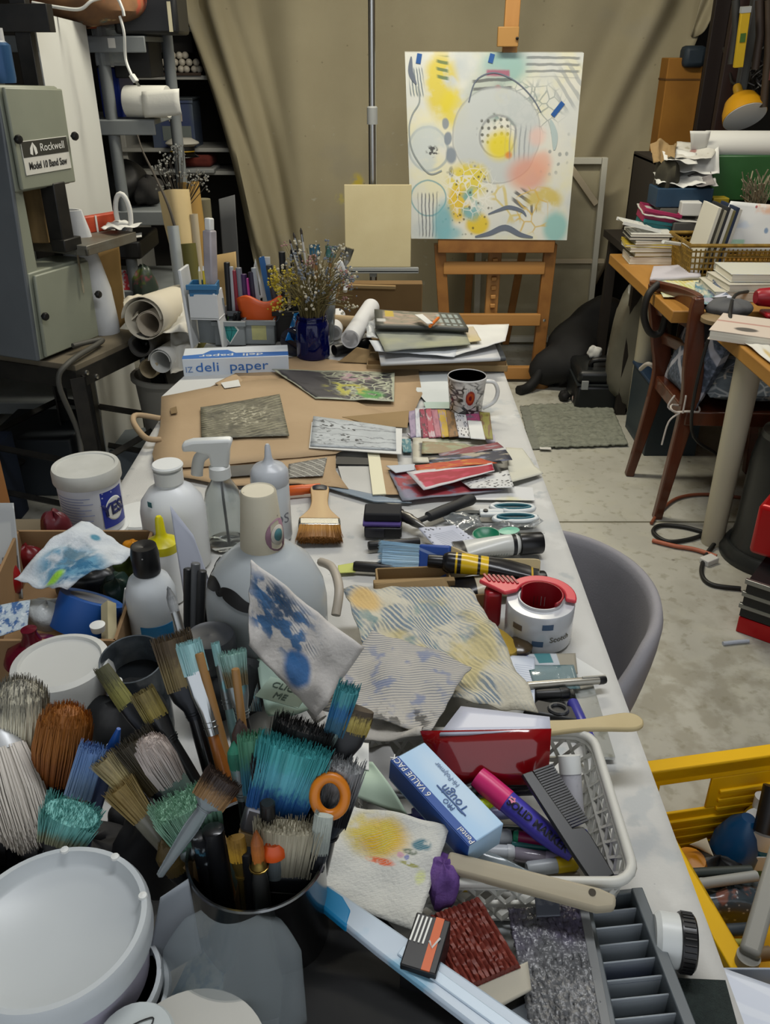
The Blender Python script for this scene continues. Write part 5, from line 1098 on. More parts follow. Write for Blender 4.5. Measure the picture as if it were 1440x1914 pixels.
def stick(name,lab,cat,A,Bq,r,m,tipm=None,tip=.012,group=None,sides=10):
 A,Bq=V(A),V(Bq);M=along(A,Bq);L=(Bq-A).length
 if tipm is None:return lathe(name,[(0,0),(r,0),(r,L-.001),(r*.8,L),(0,L)],m,None,M@RZX,sides,label=lab,cat=cat,group=group)
 o=thing(name,lab,cat,M,group)
 lathe('shaft',[(0,0),(r,0),(r,L-tip),(0,L-tip)],m,o,RZX,sides);lathe('tip',[(r*.95,L-tip),(r*.3,L),(0,L)],tipm,o,RZX,sides)
 return o
yp=mat('pencil_yellow','#b8a420',.5)
for i,(x,y)in enumerate(((372,498),(380,497),(389,502))):
 stick('pencil',['pale yellow pencil leaning left in the small blue tub','bright yellow pencil in the small blue tub','yellow-green pencil standing right in the small blue tub'][i],'pencil',V((p.x-.012+.01*i,p.y-.008,zt)),D(x,y,p.y+.01),.0035,[mat('pencil_pale','#b5ab7c',.5),yp,mat('pencil_lime','#a3a12c',.5)][i],whitep)
q0,q1=V((p.x+.012,p.y+.005,zt)),D(391,408,p.y+.02)
o=thing('clear_tube','tall clear plastic marker tube with white cap standing in the blue tub','tube',along(q0,q1));L=(q1-q0).length
MB().box((L*.42,0,0),(L*.84,.026,.026)).obj('body',mat('tube_clear','#c3bcc0',.3,trans=.3,c2='#a9a4aa',ns=20),o,bevel=.004);MB().box((L*.92,0,0),(L*.17,.018,.018)).obj('cap',whitep,o,bevel=.003)
g1,g2=T(432,645),T(487,643)
wbx=sz(57,g1);hb=zat(g1,600)-TZ
teal_e=mat('emblem_teal','#1f7a78',.5)
for i,(g,lab)in enumerate(((g1,'small grey box with a teal gem emblem, full of black pens'),(g2,'small grey box with a pale yellow note on its front'))):
 o=crate('pen_box',lab,'box',(g.x,g.y+.03,TZ),(wbx*.97,.06,hb),greyb,None,-2,1)
 if i==0:
  gem=[(-.022,.008),(-.013,.02),(.013,.02),(.022,.008),(0,-.024)]
  e=MB().prism([(x*1.18,y*1.18)for x,y in gem],.0008).obj('emblem',whitep,o,tr((0,-.0315,hb*.5))@UPF)
  MB().prism(gem,.0008).obj('gem',teal_e,e,Matrix.Translation((0,0,.0009)))
  mbl=MB()
  for a,b in(((-.022,.008),(.022,.008)),((-.008,.008),(0,-.024)),((.008,.008),(0,-.024)),((-.008,.008),(-.004,.02)),((.008,.008),(.004,.02))):mbl.tube([V((*a,.002)),V((*b,.002))],.0006,4)
  mbl.obj('facets',mat('emblem_dark','#10504f',.5),e)
 else:box('sticky_note',(.038,.001,.038),mat('note_yellow','#b7b47a',.7,c2='#a9a878',ns=60),o,tr((0,-.0315,hb*.48)))
inb=lambda g,dx,dy=.03:V((g.x+dx,g.y+dy,TZ+.01))
stick('marker_pen','thick black marker standing at the left in the grey gem box','pen',inb(g1,-.018),D(418,566,g1.y+.02),.008,blackp,mat('silver_collar','#77797a',.3,.6),.03)
for i,(x,y)in enumerate(((440,586),(448,582),(455,594))):stick('pen',['black pen leaning in the middle of the gem box','slim black pen behind the middle of the gem box','short black pen at the right of the gem box'][i],'pen',inb(g1,-.004+.009*i,.035),D(x,y,g1.y+.03),.0045,blackp)
tall=[(424,490,'#1b1c1f',.008,'flat black ruler standing behind the gem box'),(432,498,'#9c9fa3',.006,'grey metal rule standing behind the gem box'),(438,505,'#7d2230',.007,'dark red marker behind the gem box'),(446,500,'#6d6f78',.008,'grey pen with pocket clip behind the gem box'),(455,512,'#351b45',.009,'dark purple marker behind the orange pouch'),(461,520,'#a5357c',.006,'magenta marker behind the orange pouch'),(470,508,'#201a30',.009,'black and purple marker left of the white triangle'),(474,500,'#8d9399',.007,'silver pen left of the white triangle')]
for i,(x,y,c1,r_,lab)in enumerate(tall):stick('pen',lab,'pen',V((g1.x-.01+.012*i,g1.y+.07,TZ+.003)),D(x,y,g1.y+.085),r_,X(c1,.4))
o=crate('pen_holder','grey pen holder behind the gem box','holder',(g1.x+.03,g1.y+.085,TZ),(.11,.06,.075),mat('holder_grey','#5a5d60',.5))
pp=T(487,643)+V((0,.045,0));zq=zat(pp,555);zq2=zat(pp,612)
orange=mat('orange_plastic','#c1501c',.4)
mb=MB().grid(lambda u,v:V(((u-.5)*.1*(1.08-.25*v),-.02*sin(pi*u),(zq-zq2)*(1-v)+.008*sin(u*7))),10,6);mb.obj('orange_pouch',orange,None,Matrix.Translation((pp.x,pp.y,zq2)),60,solid=.012,label='orange plastic pouch standing up from the box with the yellow note',cat='pouch')
stick('highlighter','stubby neon yellow highlighter in the box with the yellow note','pen',inb(g2,-.012),D(478,584,g2.y+.02),.006,mat('neon_yellow','#c3cf1a',.4))
for i,(x,y,c1)in enumerate(((500,584,'#b4511f'),(512,590,'#4b5a6b'))):tube('finger_ring',[V((D(x,y,g2.y+.03)))+V((.014*cos(t),0,.016*sin(t)))for t in[k*pi/8 for k in range(17)]],.003,X(c1,.4),label=['orange scissor loop sticking up from the box with the yellow note','grey-blue scissor loop at the right of the orange pouch'][i],cat='scissors')
Yr=g2.y+.12
def fl3(name,pxs,Y,m,th,lab,cat,hole=None):
 pts=[D(x,y,Y)for x,y in pxs];c0=pts[0]
 return MB().prism([(p_.x-c0.x,p_.z-c0.z)for p_ in pts],th,None).obj(name,m,None,Matrix.Translation(c0)@UPF,0,label=lab,cat=cat)
tube('set_square',[D(468,556,Yr),D(478,488,Yr),D(492,553,Yr),D(470,560,Yr)],.0065,whitep,label='white plastic triangle frame standing behind the orange pouch',cat='set square')
fl3('ruler',((484,482),(494,478),(512,560),(500,562)),Yr+.02,mat('ruler_blue','#2d5f95',.5),.003,'blue ruler leaning right of the white triangle','ruler')
fl3('white_card',((486,480),(505,480),(511,600),(494,600)),Yr+.04,paperw,.003,'small white printed card behind the blue ruler','card')
o=crate('tool_box_low','low white box behind the orange pouch holding rulers','box',(g2.x+.01,Yr+.01,TZ),(.1,.08,.05),orgw)
a,b=T(344,705),T(541,697)
ang=math.degrees(math.atan2(b.y-a.y,b.x-a.x));wl_=(b-a).length;hd=zat(a,672)-TZ;dd=.085
o=thing('paper_box','white and blue carton of deli paper lying across the table','box',tr(((a.x+b.x)/2,(a.y+b.y)/2,TZ),ang))
boxw=mat('deli_white','#c4cad0',.5);boxb=mat('deli_blue','#2a62a8',.5)
box('carton',(wl_,dd,hd),boxw,o,tr((0,dd/2,hd/2)),bevel=.0015)
MB().prism([(-wl_/2,.002),(wl_/2,.002),(wl_/2,.03),(.0,.034),(-.02,.06),(-.06,.06),(-.078,.034),(-wl_/2,.026)],.0006).obj('blue_panel',boxb,o,tr((0,0,hd)))
text('deli  paper',.026,boxw,o,tr((-.01,.018,hd+.0007),180),sx=1.35,bold=.0004)
text('deli  paper',.032,boxb,o,tr((-.01,-.0008,hd*.5))@UPF,sx=1.25)
text('IZ',.02,mat('mark_blue','#5f7dab',.6),o,tr((-wl_/2+.014,-.0008,hd*.4))@UPF)
blueg=mat('blue_glass','#0a1c86',.05,trans=.85,ior=1.45)
p=T(586,668);r=sz(31,p);hj=zat(p,588)-TZ
o=thing('blue_jar','cobalt blue glass jar holding dried flowers','jar',tr(p))
lathe('glass',[(0,0),(r*.85,0),(r,.006),(r,hj*.78),(r*.93,hj*.86),(r*.86,hj*.9),(r*.86,hj),(r*.80,hj),(r*.80,hj*.9),(r*.93,hj*.76),(r*.93,.008),(0,.006)],blueg,o,None,32)
for k in(.91,.95):lathe('thread_ring',[(r*.86,hj*k),(r*.92,hj*(k+.01)),(r*.86,hj*(k+.02))],blueg,o,None,32)
ob=thing('dried_bouquet','bouquet of dried yellow, white and grass flowers standing in the blue jar','dried flowers',tr(p+V((0,0,.012))))
ms,my,mw,mg,mp=MB(),MB(),MB(),MB(),MB()
base0=p+V((0,0,.012))
for i in range(190):
 x=R.uniform(508,662);y=R.uniform(495,580)if R.random()<.75 else R.uniform(455,520)
 if abs(x-588)>55 and y<505:y+=40
 e=D(x,y,p.y+R.uniform(-.06,.08))-base0
 m0=V((R.uniform(-1,1)*r*.5,R.uniform(-1,1)*r*.5,0));m1=V((m0.x*1.2+e.x*.12,m0.y*1.2+e.y*.1,hj*1.0))
 ms.tube(spline([m0,m1,m1.lerp(e,.6)+V((0,0,.012)),e],3),R.uniform(.0006,.0012),3)
 def head(mbh,s,n):
  for k in range(n):
   q=e+V((R.gauss(0,1),R.gauss(0,1),R.gauss(0,1)))*s;mbh.lathe([(0,-.0025),(.003,0),(.0015,.0025),(0,.003)],5,Matrix.Translation(q)@Matrix.Rotation(R.random()*3,4,'X')@Matrix.Scale(R.uniform(.6,1.5),4))
 if x<562 and y>505 and R.random()<.6:head(my,.007,7)
 elif R.random()<.35:head(mw,.006,5)
 elif R.random()<.5:head(mg,.006,6)
 elif R.random()<.3:head(mp,.005,5)
ms.obj('stems',mat('straw','#77693f',.8,c2='#5d5630',ns=20),ob);my.obj('yellow_blossoms',mat('flower_yellow','#a8962c',.8),ob);mw.obj('white_blossoms',mat('flower_white','#b3ad98',.8),ob);mg.obj('grey_blue_blossoms',mat('flower_grey','#676d74',.8),ob);mp.obj('pink_blossoms',mat('flower_pink','#94716a',.8),ob)
pc=T(598,645)+V((0,.03,0))
o=thing('brush_cup','clear cup of brushes behind the dried bouquet','cup',tr(pc));hc=.115
lathe('cup_wall',[(0,0),(.036,0),(.044,hc),(.041,hc),(.034,.004),(0,.004)],mat('cup_clear','#b9c4cc',.1,trans=.8),o)
wood_h=mat('brush_wood','#8f6a3c',.45,c2='#7c5a30',ns=18);blk_h=mat('brush_black','#131314',.3,coat=.4);silv=mat('ferrule_silver','#9a9c9b',.28,.9);brass=mat('ferrule_brass','#9c8446',.35,.9)
whi_h=mat('brush_white_handle','#b9b6ac',.4)
hb_=hair('hair_blue','#3f6f86','#2a5a70');hg_=hair('hair_green','#4e7a76','#3a6d66');hd_=hair('hair_dark','#3a3024','#241c14');ht_=hair('hair_tan','#8a7448','#5d4a2a')
def inc(dx=0,dy=0):return pc+V((dx,dy,.008))
brush('thin dark-handled brush leaning left above the bouquet',inc(.01),D(548,433,pc.y+.03),blk_h,silv,hd_,bl=.014,fl=.02,w=.006,t=.005,hr=.003,kind='round')
brush('thin white-handled brush leaning left above the bouquet',inc(.0),D(541,446,pc.y+.02),whi_h,silv,hd_,bl=.01,fl=.02,w=.005,t=.005,hr=.0028,kind='round')
brush('pale slim brush standing upright above the bouquet',inc(-.01),D(562,424,pc.y+.02),whi_h,silv,hd_,bl=.016,fl=.02,w=.006,t=.006,hr=.003,kind='round')
brush('blue flat brush in the cup behind the bouquet',inc(.0,.01),D(588,455,pc.y+.03),wood_h,silv,hb_,bl=.028,fl=.016,w=.026,t=.01,hr=.004)
brush('green brush in the cup behind the bouquet',inc(.01,.01),D(620,458,pc.y+.03),wood_h,silv,hg_,bl=.028,fl=.016,w=.024,t=.012,hr=.004,spread=1.3)
brush('grey-tan fan brush leaning right behind the bouquet',inc(.012,.0),D(655,462,pc.y+.02),wood_h,silv,hair('hair_grey','#6f6a58','#4c4a40'),bl=.032,fl=.02,w=.018,t=.006,hr=.003,spread=1.2)
cx_=T(540,640)+V((0,.04,0))
o=crate('handle_caddy','small black caddy left of the brush cup','caddy',cx_,(.07,.05,.08),blackp)
stick('black_tool','left one of two thick black tool handles standing beside the bouquet','tool',cx_+V((-.01,0,.01)),D(527,470,cx_.y),.0085,blackr)
stick('black_tool','right one of two thick black tool handles standing beside the bouquet','tool',cx_+V((.012,0,.01)),D(549,466,cx_.y),.0085,blackr)
stick('dark_tool','short dark grey rounded handle left of the two black tool handles','tool',cx_+V((-.024,0,.01)),D(503,495,cx_.y+.01),.009,X('#303235',.5))
tube('white_hook',spline([pc+V((.02,-.01,.02)),D(632,500,pc.y),D(641,500,pc.y),D(648,520,pc.y),D(645,545,pc.y-.02)],5),.006,whitep,label='curved white plastic handle hooked right of the bouquet',cat='hook')
A=T(546,640,.034);Bq=T(580,622,.034);M=along(A,Bq)
o=thing('glass_tumbler','dark blue glass tumbler lying on its side left of the blue jar','glass',M)
lathe('glass',[(.034,0),(.035,.003),(.03,.075),(0,.078),(0,.072),(.027,.07),(.031,.002)],mat('navy_glass','#0a1238',.06,trans=.6),o,RZX,32)
sheet('blue_wrap',[T(548,592,.07),T(575,600,.06),T(562,640,.03),T(532,640,.04)],mat('foil_blue','#0f5a94',.25),.015,20,label='crumpled bright blue foil on top of the dark blue tumbler',cat='wrapper')
def hroll(name,lab,A,Bq,r,m,inner=None,wall=.85):
 A,Bq=V(A),V(Bq);M=along(A,Bq);L=(Bq-A).length
 o=thing(name,lab,'paper roll',M)
 lathe('roll',[(r*wall,0),(r,0),(r,L),(r*wall,L),(r*wall,0)],m,o,RZX,28);
 return o
rw=mat('roll_white','#c6c6c6',.7)
hroll('paper_roll','white paper roll slanting up to the right behind the blue jar',D(655,634,2.06),D(694,574,2.33),.0235,rw)
hroll('paper_roll','short white paper roll with dark hollow beside the blue jar',T(625,622,.022),T(632,590,.03),.021,rw,wall=.7)
hroll('paper_roll','tan paper roll lying crosswise behind the white rolls',T(612,600,.035),T(690,605,.035),.018,mat('roll_tan','#a08a68',.8))
hroll('black_tube','black tube lying under the white paper rolls',T(625,655,.014),T(692,640,.014),.014,blackp)
sheet('kraft_flap',[T(668,650,.035),T(693,655,.025),T(690,680,.004),T(632,678,.002)],kraft,.006,12,label='folded triangular kraft paper flap in front of the white roll',cat='paper')
o=thing('carton_board','brown cardboard slab at the bottom of the far paper stack','cardboard',tr((T(818,690).x,T(818,692).y+.1,TZ),-1))
wz=sz(262,T(818,692));box('slab',(wz,.22,.016),kraft,o,tr((0,0,.008)),bevel=.002);box('fold',(wz*.98,.015,.012),kraft2,o,tr((0,-.1,.02)),bevel=.002)
def sh(name,lab,cat,pxs,h,m,amp=.002,th=.0008,curl=0,fr=5,**k):
 hs_=h if isinstance(h,(tuple,list))else[h]*4
 return sheet(name,[T(x,y,z)for(x,y),z in zip(pxs,hs_)],m,amp,fr,th,curl=curl,label=lab,cat=cat,**k)
for i,(h,c1,j,lab)in enumerate(((.022,'#23262a',0,'black board lying on the cardboard slab of the far paper stack'),(.03,'#4b4f52',6,'dark grey sketchbook in the far paper stack'),(.039,'#b9babb',-4,'pale grey pad in the far paper stack'))):
 P_=[T(708+j,640,h),T(925+j,636,h),T(940+j,672,h),T(716+j,682,h)]
 sheet('board',P_,X(c1,.6),.0005,thick=.007,label=lab,cat='board')
sh('white_sheets','large white sheet with curled corner sticking out right of the far paper stack','paper',((780,612),(952,606),(945,640),(850,668)),(.05,.055,.06,.047),paperw,.004)
sh('white_sheets','white sheet at the left of the far paper stack','paper',((690,640),(860,640),(850,668),(702,660)),.05,mat('paper_bluewhite','#c2c6cb',.7),.005)
sh('grey_print','grey-green textured print on the far paper stack','print',((700,615),(868,616),(880,645),(720,658)),.064,mat('grey_green_print','#8b8d83',.8,c2='#7b7f74',ns=14,nw=.3,layers=[(('n',6,.6,.08,4),'#a0a07c',.6)]),.004,th=.002)
sh('collage_sheet','cream and peach collage sheet under the dark magazine','print',((835,612),(885,610),(900,640),(858,645)),.060,mat('peach_sheet','#b2a79a',.7,c2='#b7a87a',ns=6),.004)
sh('white_sheets','white curled paper strip behind the orange pencil','paper',((775,590),(790,588),(810,606),(798,606)),.10,paperw,.004)
mg=mat('magazine_cover','#45463f',.5,coord='UV',layers=[(('r',.1,.1,.75,.95,.02),'#8b8271',.9),(('&',('r',.1,.1,.75,.95,.02),('n',6,.52,.08,3)),'#a08a7a',.8),(('&',('r',.1,.1,.75,.95,.02),('n',7,.58,.05,6)),'#5a5c50',.9),(('r',.12,.55,.22,.95,.01),'#b59c30',.9),(('&',('r',.72,.12,.96,.9,.01),('&',('s',0,14,-.4,.2),('s',90,3,-.6,.2))),'#8f9a98',.9),(('r',.02,.25,.12,.42,.01),'#b9b9b5',.9)])
sh('magazine','dark magazine with key pattern on top of the far paper stack','magazine',((700,582),(858,590),(876,618),(702,612)),.078,mg,.002,th=.010)
stick('orange_pencil','orange pencil lying on the dark magazine','pencil',T(804,610,.096),T(822,592,.098),.004,mat('pencil_orange','#c8681a',.45),wood_h)
sh('packaging','crumpled clear packaging at the left end of the far paper stack','wrapper',((688,610),(706,606),(712,640),(690,645)),(.05,.055,.05,.04),mat('pack_white','#aeb1b1',.4),.02,fr=20)
def fp(name,lab,cat,pxs,h,m,thick=.0008,**k):return flat(name,[T(x,y,h)for x,y in pxs],m,thick,label=lab,cat=cat,**k)
bagk=mat('bag_kraft','#a88f6e',.8,c2='#9e8565',ns=7,bump=.15,bs=120,layers=[(('n',16,.66,.04,3),'#8d7350',.6)])
bagk2=mat('bag_kraft2','#ab9373',.8,c2='#a08868',ns=6,bump=.15,bs=120)
def softbag(name,lab,pxs,h,m,amp=.004,**k):
 """kraft paper cut to an outline, lying with gentle waves"""
 P_=[T(x,y,h)for x,y in pxs];c0=sum(P_,V())/len(P_)
 pr=MB();n=len(P_);vs=[];rings=5
 for j in range(rings+1):
  for i in range(n*4):
   a,b=P_[i//4],P_[(i//4+1)%n];q=a.lerp(b,(i%4)/4)
   q=c0.lerp(q,j/rings);vs.append(q-c0+V((0,0,amp*(.5+nz(q.x*16,q.y*16,h*99)))))
 N=n*4
 pr.add(vs,[(j*N+i,j*N+(i+1)%N,(j+1)*N+(i+1)%N,(j+1)*N+i)for j in range(rings)for i in range(N)])
 return pr.obj(name,m,None,Matrix.Translation(c0),60,solid=.0008,off=0,label=lab,cat='paper bag',**k)
softbag('kraft_bag','flattened kraft paper bag at the far end, under the dark floral print',((447,676),(560,668),(690,680),(786,681),(783,700),(790,737),(765,792),(560,800),(390,728),(440,700)),.002,bagk)
softbag('kraft_bag','cut-open kraft paper bag with a folded handle, under the olive-grey print',((302,744),(440,716),(560,706),(640,742),(742,782),(735,800),(628,850),(480,866),(292,880),(285,850),(300,800)),.008,bagk2)
softbag('kraft_bag','torn kraft paper strip at the front with a window onto grey print',((290,872),(430,866),(628,846),(628,882),(652,916),(560,905),(430,910),(300,884)),.004,bagk)
tube('bag_loop',spline([T(300,782,.01),T(256,776,.02),T(250,790,.022),T(272,818,.02),T(300,822,.012)],5),.006,bagk2,label='folded paper carrying loop sticking out at the left of the cut-open kraft bag',cat='bag loop')
softbag('kraft_scrap','small kraft scrap folded on the left of the far kraft bag',((402,718),(440,700),(455,712),(430,735)),.007,bagk2,.003)
fp('white_scrap','white paper scrap tucked beside the deli carton','paper',((302,742),(345,703),(438,690),(440,714)),.0015,mat('paper_grey_white','#bfc0be',.8))
fp('white_scrap','little white window scrap on the far kraft bag','paper',((413,716),(446,710),(450,722),(420,726)),.0125,paperw)
fp('paper_print','small stamped mark on the cut-open kraft bag','print',((318,764),(330,760),(332,772),(320,774)),.0145,mat('stamp_brown','#75603f',.8))
olive=mat('olive_print','#5f5c4c',.5,coord='UV',distort=.08,layers=[(('n',5,.55,.1,2),'#47453a',.9),(('&',('n',4,.5,.15,4),('s',110,16,.55,.3)),'#8e8a70',.8),(('&',('n',7,.5,.1,6),('s',70,30,.7,.2)),'#b3ae96',.7),(('&',('d',.55,.55,.3,.25,.5),('n',18,.58,.06)),'#c2bda6',.8),(('s',85,50,.85,.2),'#3c3a30',.5)])
sh('nature_print','olive-grey print with grass marks lying on the cut-open kraft bag','print',((375,762),(523,737),(541,815),(377,820)),.0155,olive,.001)
dark=mat('dark_floral_print','#343237',.5,coord='UV',distort=.07,layers=[(('n',6,.58,.06,2),'#232226',.9),(('&',('r',.45,0,1,1,.1),('n',9,.56,.06,4)),'#8d8f7c',.9),(('&',('r',.4,0,1,1,.1),('ve',9,.05,.03)),'#b1b59c',.8),(('&',('d',.72,.18,.16,.15,.4),('n',8,.45,.08,5)),'#3f8a3c',.9),(('&',('d',.5,.35,.2,.2,.4),('n',10,.52,.05,7)),'#a8a43c',.9),(('&',('d',.66,.75,.15,.15,.4),('n',11,.52,.05,8)),'#a98a92',.9),(('!',('r',.02,.04,.975,.96,.008)),'#b9bba4',.85)])
sh('floral_print','dark print with green and yellow flowers on the far kraft bag','print',((508,690),(738,696),(737,752),(590,746)),.0125,dark,.003)
bot=mat('botanical_print','#a3a8aa',.6,coord='UV',distort=.25,layers=[(('n',4,.5,.15,2),'#b3b8ba',.7),(('&',('s',86,2.6,.975,.02),('n',3,.4,.1,9)),'#4d5154',.6),(('&',('s',99,2.1,.98,.015),('n',2,.45,.1,5)),'#4a4e52',.8),(('&',('r',.05,.1,.7,.9,.1),('&',('n',4,.45,.1,3),('v',11,.3,.05))),'#17191b',.95),(('n',12,.62,.05,8),'#8b9094',.6)])
sh('botanical_print','pale grey botanical print with black seed marks in the middle of the table','print',((586,779),(740,799),(741,842),(580,834)),.016,bot,.001,th=.0015)
fp('card_board','white board under the grey botanical print','card',((583,790),(752,802),(751,850),(578,838)),.0135,paperw,.0015)
win=mat('grey_collage','#6e6c66',.5,coord='UV',distort=.06,layers=[(('n',6,.52,.1,2),'#55534e',.8),(('s',40,6,.93,.04),'#c0beb2',.8),(('s',110,8,.94,.04),'#a8a69a',.8)])
sh('window_print','grey scribbled print showing through the torn front kraft strip','print',((540,868),(612,856),(604,890),(538,893)),.0095,win,.001)
sh('window_print','dark grey painted strip in the torn kraft paper behind the squeeze bottle','print',((428,872),(480,868),(480,888),(430,892)),.0095,mat('dark_strip','#5d5b55',.6,c2='#454340',ns=10),.001)
fp('black_strip','black card strip beside the cream strip','card',((630,856),(692,858),(690,871),(628,870)),.003,blackp,.003)
fp('grey_board','pale grey board with soft stains under the cream strip','board',((632,872),(700,872),(705,930),(660,925),(640,900)),.002,mat('board_grey','#a7a6a1',.7,c2='#b8b7b2',ns=5),.001)
fp('kraft_board','kraft board with a fold right of the cream strip','card',((708,846),(742,848),(752,925),(722,925)),.003,bagk,.0012)
fp('cream_strip','cream card strip lying lengthwise in the middle of the table','card',((687,845),(709,845),(722,925),(697,926)),.0065,mat('cream_strip_m','#d2cdb0',.6),.002)
fp('kraft_board','kraft strip crossing behind the botanical print','card',((640,780),(765,768),(762,800),(700,796)),.011,kraft,.001)
fp('tissue_sheet','translucent white torn sheet between kraft bag and mug','paper',((784,699),(850,697),(850,760),(800,756),(778,730)),.002,mat('tissue_white','#c3c7c6',.6,c2='#b6bbba',ns=6))
fp('mint_strip','pale mint painted strip below the translucent torn sheet','paper',((792,752),(850,752),(850,764),(796,764)),.0035,mat('mint','#97aba0',.7,c2='#a9b6ad',ns=9))
sh('tissue_sheet','crumpled translucent sheet hanging over the table edge right of the red sheets','paper',((945,843),(975,845),(1016,886),(955,905)),(.01,.005,.004,.006),mat('tissue_cream','#c2bfae',.6,c2='#b8b6a6',ns=6),.008)
p=T(870,779);r=sz(36,p);hm_=zat(p,702)-TZ
suz=mat('mug_pattern','#cac9c3',.2,coord='UV',distort=.02,layers=[(('&',('r',-1,.33,2,.98,.01),('&',('ve',11,.09,.04),('n',5,.42,.1,2))),'#1d1a1b',.95),(('&',('r',-1,.34,2,.95,.01),('&',('v',9,.22,.04),('n',6,.5,.1,6))),'#7d1e22',.95),(('v',14,.1,.04),'#39333a',.9),(('d',.76,.70,.065,.2,.05),'#c9c6bf',1),(('g',.76,.58,9,.1,.1),'#111111',0),(('&',('d',.76,.70,.06,.18,.05),('s',0,60,.2,.3)),'#7f9298',.7),(('d',.76,.70,.042,.13,.08),'#8a2a1c',1),(('d',.76,.70,.03,.09,.1),'#b34a1c',.8),(('d',.76,.70,.014,.045,.1),'#6b161a',1)])
o=thing('mug','white mug with black and red folk flower pattern on the far right of the table','mug',tr(p,4))
lathe('cup',[(0,0),(r*.74,0),(r*.80,.004),(r,hm_)],suz,o,None,40)
lathe('inside',[(r,hm_),(r*.97,hm_+.0015),(r*.94,hm_),(r*.76,.006),(0,.005)],mat('mug_glaze','#c9c8c4',.15),o,None,40)
MB().tube(spline([(r*.95,0,hm_*.85),(r*1.4,0,hm_*.82),(r*1.62,0,hm_*.6),(r*1.45,0,hm_*.35),(r*.86,0,hm_*.2)],6),.0055,10,flat=.8).obj('handle',mat('mug_glaze','#c9c8c4'),o,smooth=60)
MB().lathe([(0,0),(.005,0),(.005,.0008),(0,.0008)],12).obj('flower_dot',mat('mug_red','#6b1e26',.3),o,Matrix.Translation((-.012,r*.86,hm_*.84))@Matrix.Rotation(pi/2,4,'X'))
def cm(name,c,c2,k=2,extra=()):return mat(name,c,.6,coord='UV',distort=.06,layers=[(('n',4,.55,.06,k),c2,.9)]+list(extra))
bwleaf=[(('&',('n',3,.3,.2),('v',10,.32,.05)),'#1c1b1f',.95)]
pile=[((763,770),(790,764),(794,812),(768,818),'violet-grey',cm('cp0','#94849a','#7a6d86')),((776,764),(796,762),(800,816),(778,818),'white',cm('cp1','#bfc0c4','#a7a8b4')),((784,766),(806,764),(812,818),(788,819),'black and crimson patterned',cm('cp2','#8d2a44','#2b2930',3,[(('v',8,.2,.05),'#c9c4c4',.6)])),((796,766),(818,766),(826,818),(802,819),'pink-red striped',cm('cp3','#a44a5a','#b9a9ac',5)),((806,766),(832,766),(842,815),(815,818),'dusty rose',cm('cp4','#a8707a','#96586a',6)),((818,766),(845,768),(855,815),(826,818),'mustard and violet',cm('cp5','#b3932c','#8d7a98',4)),((834,768),(856,768),(866,815),(840,818),'brown and ochre',cm('cp6','#84623a','#5f4a30',7)),((848,768),(884,770),(890,820),(858,818),'black-and-white leaf patterned',cm('cp7','#c4c2c0','#b0b0b4',2,bwleaf)),((870,768),(904,770),(910,800),(876,800),'magenta and grey patterned',cm('cp8','#8b3a5e','#5c5260',9,[(('v',9,.15,.05),'#b79aa6',.8)])),((896,770),(916,772),(922,822),(904,820),'olive green and brown',cm('cp9','#7f7a34','#6b4a36',8)),((874,786),(900,788),(908,822),(880,820),'plain bright white',paperw)]
for i,(a,b,c_,d_,nm,m)in enumerate(pile):sh('collage_card',nm+' collage card in the fanned row in front of the mug','card',(a,b,c_,d_),.006+.0016*i,m,.001,group='fanned collage cards in front of the mug')
fp('base_sheet','pale lilac sheet under the fanned collage cards','paper',((762,812),(925,815),(926,828),(775,826)),.002,mat('lilac','#a9a3ae',.7),.003)
creamf=cm('cp_cream','#b7b2a0','#c3c0b2',5,[(('r',.08,.2,.35,.8,.02),'#3d3c3c',.9),(('&',('r',.3,.5,.9,1,.03),('n',3,.5,.05)),'#8a9078',.9)])
sh('collage_sheet','cream collage sheet with dark squares behind the red sheets','print',((772,820),(905,822),(940,868),(772,866)),.006,creamf,.003)
sh('collage_sheet','kraft and sage collage scrap behind the red sheets','print',((790,826),(870,830),(900,845),(788,850)),.011,cm('cp_sage','#8d7d60','#8f9678',4),.003)
sh('collage_sheet','long dusty red strip over the cream collage sheet','print',((820,848),(930,826),(942,836),(828,862)),.016,cm('cp_dusty','#7d3f44','#8a7f84',6),.003)
sh('collage_sheet','collage of navy and black leaf shapes over orange band','print',((800,856),(945,842),(958,862),(806,876)),.020,cm('cp_navy','#2c2d3a','#a49a86',3,[(('n',3,.6,.04,9),'#7d8298',.9)]),.004)
sh('collage_sheet','orange and red collage strip curled across the red sheets','print',((775,872),(900,858),(930,868),(780,884)),.024,cm('cp_orange','#b0481f','#a32a2c',3,[(('n',5,.6,.05,8),'#c08a2e',.9)]),.004)
sh('collage_sheet','tattered brick red sheet with grey edges, lowest of the red sheets','print',((726,880),(780,880),(945,918),(752,938)),.006,cm('cp_brick','#8f333c','#72768a',3,[(('!',('r',.04,.05,.97,.94,.02)),'#7e838c',.9)]),.004,ragged=.02)
sh('collage_sheet','bright crimson sheet with white border on top of the red sheets','print',((760,886),(920,870),(925,882),(792,918)),.022,cm('cp_crimson','#97122c','#b0304a',3,[(('!',('r',.05,.1,1,.82,.015)),'#c2bdbd',1)]),.004)
sh('collage_sheet','white sheet with black leaf marks right of the crimson sheet','print',((862,900),(950,878),(962,912),(880,914)),.014,cm('cp_leaf','#c2c2bf','#b7b7b4',2,bwleaf),.002)
sh('collage_sheet','torn blue-and-white paper strip at the left of the red sheets','print',((722,872),(776,868),(775,880),(740,886)),.012,mat('cp_bw','#b5bac0',.7),.002)
